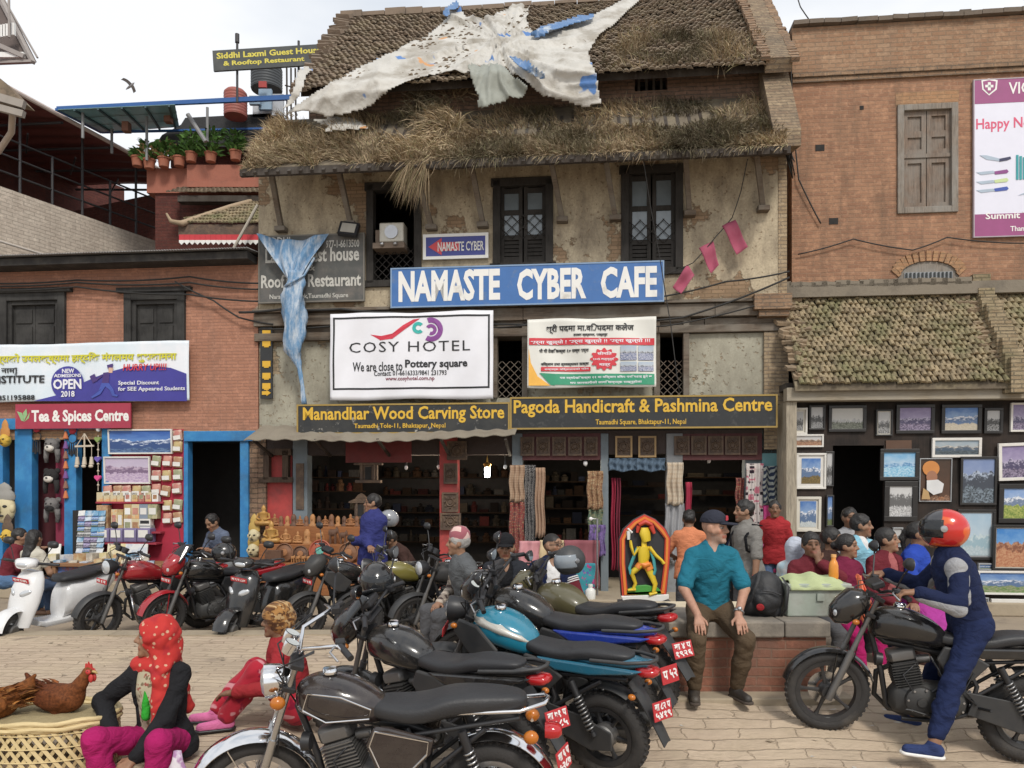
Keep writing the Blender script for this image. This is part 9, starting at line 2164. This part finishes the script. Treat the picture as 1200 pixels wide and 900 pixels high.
person('woman hen seller in a red patterned headscarf, black cardigan and magenta trousers', at(192,4.8,262,-.02), (0,0,.12), [(.34,.17,-.23),(.34,-.13,-.23)], [(.36,.05,.15),(.22,-.20,.24)], lean=6, yaw=-66, pitch=-3, s=1.0, skin=BRN, h=.0068, gender='f', hair='back', curl=(.5,.5), hand_d=((.5,-.45,-.5),(.6,.3,-.5)), hand_n=((-.3,-.3,-.8),(-.4,0,-.8)), elb=((-.3,.8,-.2),(-.2,-.9,-.1)), knee=((.6,.25,.9),(.6,-.2,.9)),
	tops=[T(PT, name='blouse', sleeve=0, o=.012), T(gm('cardigan', (.016,.016,.018)), name='cardigan', o=.024, sleeve=.97, hem=.03, open=(.085,.10), olat=-.0)], legs=Lg(MAGC, o=.018, wr=.004), shoe=(PNKC,), extra=seller_x)
p = P(208,872,4.36); t = thing('plastic_bag', 'white printed plastic bag held by the hen seller in front of her knees', 'bag', (p.x,4.36,-.2))
m = MB(); pts = []
rings = [[(p.x+w_*math.cos(a)*(1+.12*math.sin(4*a+j)), 4.36+w_*.45*math.sin(a)*(1+.15*math.sin(3*a+j)), z) for a in [2*math.pi*q/20 for q in range(20)]] for j,(w_,z) in enumerate(((.02,.20),(.03,.14),(.055,.08),(.085,0),(.11,-.1),(.115,-.2),(.08,-.24)))]
m.loft(rings); m.build('bag_film', pat('printed_bag', (.62,.58,.62), (.35,.2,.35), 9, 'noi', (.5,.25,.2)), t, smooth=180)
# the crouching woman behind the cruiser
def crouch_x(k):
	H_ = k['H']; sdf_obj('headscarf', [('e', H_(-.01,0,.035), (.118,.10,.112), k['HN'], .02, '+'), ('c', H_(-.04,0,-.02), H_(-.06,0,-.10), .085, .07, .04, '+'), ('e', H_(.13,0,-.05), (.075,.07,.09), k['HN'], .02, '-')], pat('golden_scarf', (.33,.17,.06), (.09,.04,.02), 30, 'noi', (.42,.28,.14)), k['P'], .009, wr=.006)
FLR = pat('red_floral_skirt', (.34,.02,.035), (.5,.22,.24), 12, 'flow', (.2,.01,.03))
person('woman in red with a golden headscarf sitting low behind the black cruiser', at(350,5.6,195), (0,0,.1), [(.50,.10,.0),(.58,-.1,.0)], [(.42,.2,.28),(.40,-.2,.24)], lean=14, yaw=8, skin=BRD, gender='f', hair='none', s=.96, h=.009, knee=((.6,.2,.9),(.4,-.3,.6)), tops=[T(gm('red_cardigan', (.28,.025,.03)), name='cardigan', o=.022, sleeve=.97)], legs=Lg(FLR, o=.03), shoe=(PNKC,), extra=crouch_x)
# standing by the carving shop
def viol_x(k):
	glasses(k); A, B = k['sh'][0], k['el'][0]; sdf_obj('sleeve_patch', [('c', A+(B-A)*.35, A+(B-A)*.62, .083,.08,.01,'+')], gm('patch_cyan', (.04,.36,.58)), k['P'], .01)
person('man in a violet blue jacket with glasses standing with folded arms, looking left', at(437,10.6,222,-.16), (0,0,.93), [(.0,.1,0),(.02,-.1,0)], [(.20,-.16,1.10),(.17,.18,1.06)], lean=-2, yaw=-28, skin=BRN, h=.011, s=1.04, tops=[T(VIOC, name='jacket', o=.05, sleeve=.95, hem=.12, collar=True)], legs=Lg(BLKC), shoe=(BLKS,), extra=viol_x, elb=((-.1,.9,-.4),(-.1,-.9,-.4)))
sit('man in a brown jumper bending his head down in the dark doorway', 486, 11.0, 205, .30, hands=[(.32,.1,.36),(.32,-.1,.36)], lean=32, pitch=38, tops=[T(BRNC, o=.026)], legs=Lg(BLKC), skin=BRD, h=.012, ground=-.1)
# the three on the ledge
def topi(k):
	H_ = k['H']; Q = Matrix.Translation(H_(-.018,0,.045)) @ Matrix(k['HN']).to_4x4(); m = MB(); m.lathe([(.103,0),(.104,.03),(.098,.07),(.06,.115),(.02,.125),(0,.125)], 20, Q, ell=(1,.86)); m.build('topi_hat', pat('topi', (.60,.42,.38), (.3,.1,.12), 40, 'zig'), k['P'], 'L', smooth=70)
PLAID = pat('plaid', (.42,.36,.30), (.07,.05,.045), 75)
sit('old man in a patterned topi cap and grey waistcoat over a plaid shirt', 554, 7.6, 205, .40, hands=[(.20,.20,.52),(.30,-.12,.56)], lean=14, yaw=-18, skin=TAN, hairc=(.35,.33,.31), hair='short', h=.0095, tops=[T(PLAID, o=.018), T(gm('waistcoat', (.10,.105,.11)), name='waistcoat', o=.028, sleeve=.12)], legs=Lg(DGRY), extra=topi, ground=-.02)
def phone_x(k):
	cap(BLKC)(k); m = MB(); w = (k['wr'][0]+k['wr'][1])/2; m.obox(w+Vector((.07,0,.03)), (.075,.14,.012), Matrix.Rotation(R(-25),3,'Y')); m.build('phone_case', nm('phone_orange', (.3,.12,.06), .5), k['P'], 'L', bev=.004); watch(k, 0, WHITE)
sit('young man in a black cap and black jacket holding a phone in both hands', 592, 7.5, 273, .36, hands=[(.33,.06,.62),(.33,-.06,.62)], lean=8, yaw=-3, pitch=6, skin=BRN, h=.0085, hair='short', tops=[T(BLKC, sleeve=.3, v=.09), T(gm('black_jacket', (.024,.026,.032)), name='jacket', o=.036, sleeve=.96, open=(.06,.08), collar=False)], legs=Lg(BLKC), extra=phone_x, ground=-.02, curl=(.8,.8), elb=((-.4,.8,-.4),(-.4,-.8,-.4)))
def stripe_x(k):
	glasses(k)
	for i in (0,1):
		A, B = k['sh'][i], k['el'][i]; sdf_obj('maroon_sleeve', [('c', A+(B-A)*.55, B, .080,.076,.01,'+'), ('c', B, k['wr'][i]-(k['wr'][i]-B)*.06, .076,.058,.02,'+')], MARC, k['P'], .009)
		m = MB(); x = (B-A).normalized(); a = x.orthogonal().normalized(); b = x.cross(a)
		for q in (.36,.43,.50): m.tube([A+(B-A)*q+(a*math.cos(t)+b*math.sin(t))*.081 for t in [2*math.pi*j/20 for j in range(21)]], .0065, 5)
		m.build('sleeve_stripe', WHTC, k['P'], 'L', smooth=60)
	m = MB(); c = k['nb']-k['d']*.23+k['fw']*.158; m.text('BEYOND', c, .10, .018, x=k['lf'], z=k['d'], bold=.03); m.text('SUMMER', c-k['d']*.03, .10, .018, x=k['lf'], z=k['d'], bold=.03); m.build('shirt_print', NAVY, k['P'], 'L')
sit('cropped hair man with glasses in a navy and maroon jacket over white, looking right', 645, 7.6, 278, .36, lean=6, yaw=42, pitch=-4, skin=TAN, h=.0085, hair='crop', tops=[T(WHTC, sleeve=.3, v=.07), T(NAVY, name='jacket', o=.034, sleeve=.96, open=(.06,.09))], legs=Lg(GRYT), extra=stripe_x, ground=-.02)
# around the shawl shop
stand('man in an orange shirt seen from behind, half hidden by the turquoise shirt man', 808, 9.6, 80, -.2, s=.94, skin=BRD, tops=[T(ORNG, sleeve=.45, o=.02, hem=.1)], legs=Lg(DGRY), hair='short', lean=10, pitch=8, hands=[(.35,.2,.8),(.35,-.2,.8)])
stand('dark haired man in black bending behind the turquoise shirt man', 852, 9.8, 330, -.2, s=.92, lean=22, pitch=20, skin=BRN, tops=[T(NAVY, o=.022)], legs=Lg(BLKC), hair='short', hands=[(.35,.2,.8),(.35,-.2,.8)])
def pack_x(k):
	m = MB(); L = k['lf']
	for i in (1,-1): m.tube([k['nb']+L*i*.10-k['fw']*.13, k['nb']+L*i*.115+k['d']*.03, k['nb']+L*i*.12+k['fw']*.13-k['d']*.10, k['nb']+L*i*.13+k['fw']*.13-k['d']*.25, k['nb']+L*i*.14-k['d']*.34-k['fw']*.05], .022, 6, sq=.4)
	m.build('backpack_strap', BLKC, k['P'], 'L', smooth=60); watch(k, 0, nm('watch_red',(.4,.05,.05),.5))
stand('stubbled man in a grey shirt with a dark backpack strap, looking left', 878, 8.7, 205, -.2, s=1.02, yaw=-22, skin=TAN, stub=(.05,.035,.03), tops=[T(gm('khaki_grey', (.20,.19,.175)), sleeve=.45, o=.016, hem=.16, collar=True)], legs=Lg(DGRY), extra=pack_x, hair='short', h=.0105, hands=[(.14,.24,.62),(.1,-.24,.62)])
def hood_x(mat):
	return lambda k: sdf_obj('hood', [('c', k['nb']-k['fw']*.08+k['lf']*.06, k['nb']-k['fw']*.08-k['lf']*.06, .05,.05,.03,'+')], mat, k['P'], .011)
stand('boy in a red hooded top and striped blue trousers', 908, 9.1, 248, .13, s=.82, skin=BRD, yaw=8, tops=[T(REDC, name='hooded_top', o=.014, sleeve=.97, hem=.08)], legs=Lg(pat('striped_denim',(.06,.10,.19),(.12,.17,.28),60)), hair='short', extra=hood_x(REDC), h=.0105)
# the group sitting behind the tin box
def childhood(k):
	H_ = k['H']; sdf_obj('hood', [('e', H_(-.015,0,.02), (.122,.102,.125), k['HN'], .02, '+'), ('c', H_(-.03,0,-.08), k['nb'], .085,.09,.04,'+'), ('e', H_(.13,0,-.02), (.08,.07,.10), k['HN'], .02, '-')], gm('pale_grey_hood', (.42,.45,.52)), k['P'], .01, wr=.004)
sit('small child in a pale grey hood sitting behind the tin box', 931, 7.9, 60, .42, s=.8, skin=BRN, hair='none', tops=[T(pat('child_stripes',(.35,.45,.5),(.5,.5,.5),55), o=.022)], legs=Lg(DENIM), extra=childhood)
sit('man in a maroon shirt raising a hand to his mouth', 948, 7.7, 268, .36, hands=[(.17,.03,.96),(.3,-.14,.5)], lean=4, yaw=-4, skin=BRD, tops=[T(MARC, o=.02, collar=True, sleeve=.9)], legs=Lg(DGRY), hair='short', hand_d=((-.1,-.1,1),None), hand_n=((-1,0,0),(0,0,-1)), elb=((.3,.8,-.6),(-.4,-.8,-.4)), h=.0095)
sit('woman half hidden between the maroon shirt man and the young woman', 968, 8.2, 300, .38, yaw=20, skin=BRD, gender='f', hair='back', tops=[T(BRNC, o=.02)], legs=Lg(DGRY))
sit('young woman in dark red with black tied hair sitting beside the orange bottle', 987, 7.75, 285, .37, yaw=35, skin=TAN, gender='f', hair='bun', s=.96, tops=[T(gm('dark_red', (.16,.02,.05)), o=.02)], legs=Lg(MAGC), h=.0095)
sit('man in a sky blue shirt with a white neck edge, looking right', 1003, 8.3, 290, .52, yaw=40, skin=BRN, hair='short', tops=[T(WHTC, sleeve=.2, o=.014), T(SKYB, o=.022, sleeve=.45, v=.085)], legs=Lg(DENIM), h=.0095)
sit('man in a grey shirt deep in the picture shop doorway', 993, 9.3, 268, .56, skin=BRD, hair='short', tops=[T(GREYM, o=.02, sleeve=.45)], legs=Lg(DGRY))
sit('woman in a maroon zipped jacket with black hair, looking right', 1034, 7.75, 285, .40, yaw=38, pitch=-6, skin=TAN, gender='f', hair='back', tops=[T(gm('rose_top',(.32,.1,.1)), sleeve=0), T(MARC, name='jacket', o=.03, open=(.045,.06))], legs=Lg(BRNC), h=.0095)
sit('woman in a royal blue top with a ponytail and pink skirt, beside the rider', 1068, 7.8, 310, .46, yaw=18, skin=BRN, gender='f', hair='tail', tops=[T(BLUC, o=.022, sleeve=.5)], legs=Lg(gm('violet_pink', (.38,.05,.28)), skirt=True), h=.0095)
# by the tea shop
sit('man in grey trousers sitting in the blue doorway with his head bowed', 266, 11.7, 240, .46, lean=22, pitch=30, hands=[(.36,.0,.76),(.34,-.05,.76)], skin=BRN, hair='balding', tops=[T(gm('slate_tee', (.10,.12,.17)), sleeve=.42, o=.02)], legs=Lg(GRYT), shoe=(BLKS,), ground=-.12, feet=[(.48,.15,-.12),(.36,-.2,-.12)], h=.011)
sit('woman with long black hair in a pale top sitting with her back turned', 36, 10.9, 75, .20, skin=TAN, gender='f', hair='long', tops=[T(gm('pale_top', (.48,.45,.38)), sleeve=.25, o=.016)], legs=Lg(DENIM))
sit('person in a red sleeved top and blue jeans leaning in at the tea shop', 6, 11.3, 20, .22, lean=18, skin=TAN, gender='f', hair='back', tops=[T(MARC, o=.02)], legs=Lg(gm('bright_denim', (.09,.16,.28))), hands=[(.45,.1,.75),(.4,-.1,.6)])
# backpack on the platform
p = P(889,722,6.55); z0 = zw
t = thing('backpack', 'black backpack slumped on the platform beside the turquoise shirt man', 'bag', (p.x,6.55,z0), M=Matrix.Translation((p.x,6.55,z0)) @ Matrix.Rotation(R(90),4,'Z') @ Matrix.Rotation(R(14),4,'X'))
BPK = nm('black_nylon', (.018,.018,.02), .6, bump=.4, bsc=60)
sdf_obj('bag_body', [('e', (0,0,.18), (.13,.165,.2), None, .03, '+'), ('c', (0,.09,.06), (0,-.09,.06), .085,.085,.05,'+'), ('e', (-.11,0,.14), (.06,.11,.11), None, .02, '+')], BPK, t, .008, wr=.006)
m = MB()
for s in (1,-1): m.tube([(-.05,s*.1,.36),(-.16,s*.13,.3),(-.17,s*.15,.12),(-.05,s*.17,.03)], .013, 6, sq=.4); 
m.tube([(-.175,-.08,.22),(-.18,0,.23),(-.175,.08,.22)], .006, 5); m.build('strap', BPK, t, 'L', smooth=60)
m = MB(); m.ball((-.165,.06,.08), (.012,.035,.03)); m.build('red_tag', REDC, t, 'L', smooth=180)
# two hens on the basket
def hen(M, label, k=1.0, cc=((.13,.035,.012),(.24,.08,.025))):
	t = thing('hen', label, 'hen', (0,0,0), group='hens on the basket', M=M @ Matrix.Scale(k,4))
	f = attr_mat('hen_feather', .75, noise=.5, sc=55, bump=.35)
	def col(vs):
		q = np.clip((vs[:,0]+.15)/.4, 0, 1)[:,None]; return np.array(cc[0])*(1-q)+np.array(cc[1])*q
	b = [('e',(0,0,.15),(.17,.095,.10),None,.03,'+'), ('e',(.08,0,.16),(.09,.08,.09),None,.03,'+'), ('c',(.12,0,.2),(.205,0,.325),.06,.032,.03,'+'), ('e',(.22,0,.345),(.038,.028,.03),None,.015,'+'), ('c',(-.12,0,.18),(-.23,0,.25),.06,.035,.04,'+'), ('c',(-.2,0,.24),(-.26,0,.31),.035,.012,.02,'+')]
	for s in (1,-1): b += [('e',(-.02,s*.085,.16),(.12,.025,.065),None,.02,'+'), ('c',(.0,s*.04,.07),(.02,s*.045,.0),.03,.01,.02,'+')]
	sdf_obj('body', b, f, t, .007, .03, wr=.003, fn=col)
	m = MB(); vs, fs, cs = blades('f', [(-.05-.17*random.random(), (random.random()-.5)*.15, .13+.12*random.random()) for _ in range(260)], [(-1,(random.random()-.5)*.5,.15+.6*random.random()) for _ in range(260)], [.05+.06*random.random() for _ in range(260)], [mul(cc[random.randrange(2)], .5+random.random()) for _ in range(260)], .008, .3)
	m.add(vs, fs); o = m.build('tail_feather', f, t, 'L'); set_cols(o, cs)
	CM = nm('hen_comb', (.45,.035,.03), .5, bump=.3)
	m = MB(); m.prism([(.195,.365),(.20,.40),(.212,.385),(.22,.412),(.232,.388),(.243,.40),(.25,.365),(.26,.35),(.245,.345)], -.006, .006)
	for s in (1,-1): m.ball((.25,s*.016,.30),(.018,.012,.03)); m.ball((.235,s*.026,.345),(.02,.008,.018))
	m.build('comb', CM, t, 'L', smooth=60); m = MB(); m.tube([(.25,0,.345),(.275,0,.34),(.288,0,.33)],[.012,.009,.002],6); m.build('beak', nm('beak',(.4,.28,.1),.5), t, 'L', smooth=60)
	m = MB(); m.ball((.236,.0285,.352),.006); m.ball((.236,-.0285,.352),.006); m.build('eye', BLK, t, 'L', smooth=180)
	m = MB()
	for s in (1,-1): m.tube([(.02,s*.045,.02),(.02,s*.045,-.05),(.06,s*.045,-.055)],.006,6)
	m.build('leg', nm('beak',(.4,.28,.1)), t, 'L')
p = P(70,842,4.72); hen(Matrix.Translation((p.x,4.72,BTZ-.03)) @ Matrix.Rotation(R(-8),4,'Z'), 'dark red brown hen with a red comb standing at the right of the basket', .88)
p = P(-6,842,4.7); hen(Matrix.Translation((p.x,4.62,BTZ-.06)) @ Matrix.Rotation(R(195),4,'Z'), 'paler ginger hen at the left of the basket, cut by the photo edge', 1.0, ((.24,.08,.02),(.34,.14,.035)))
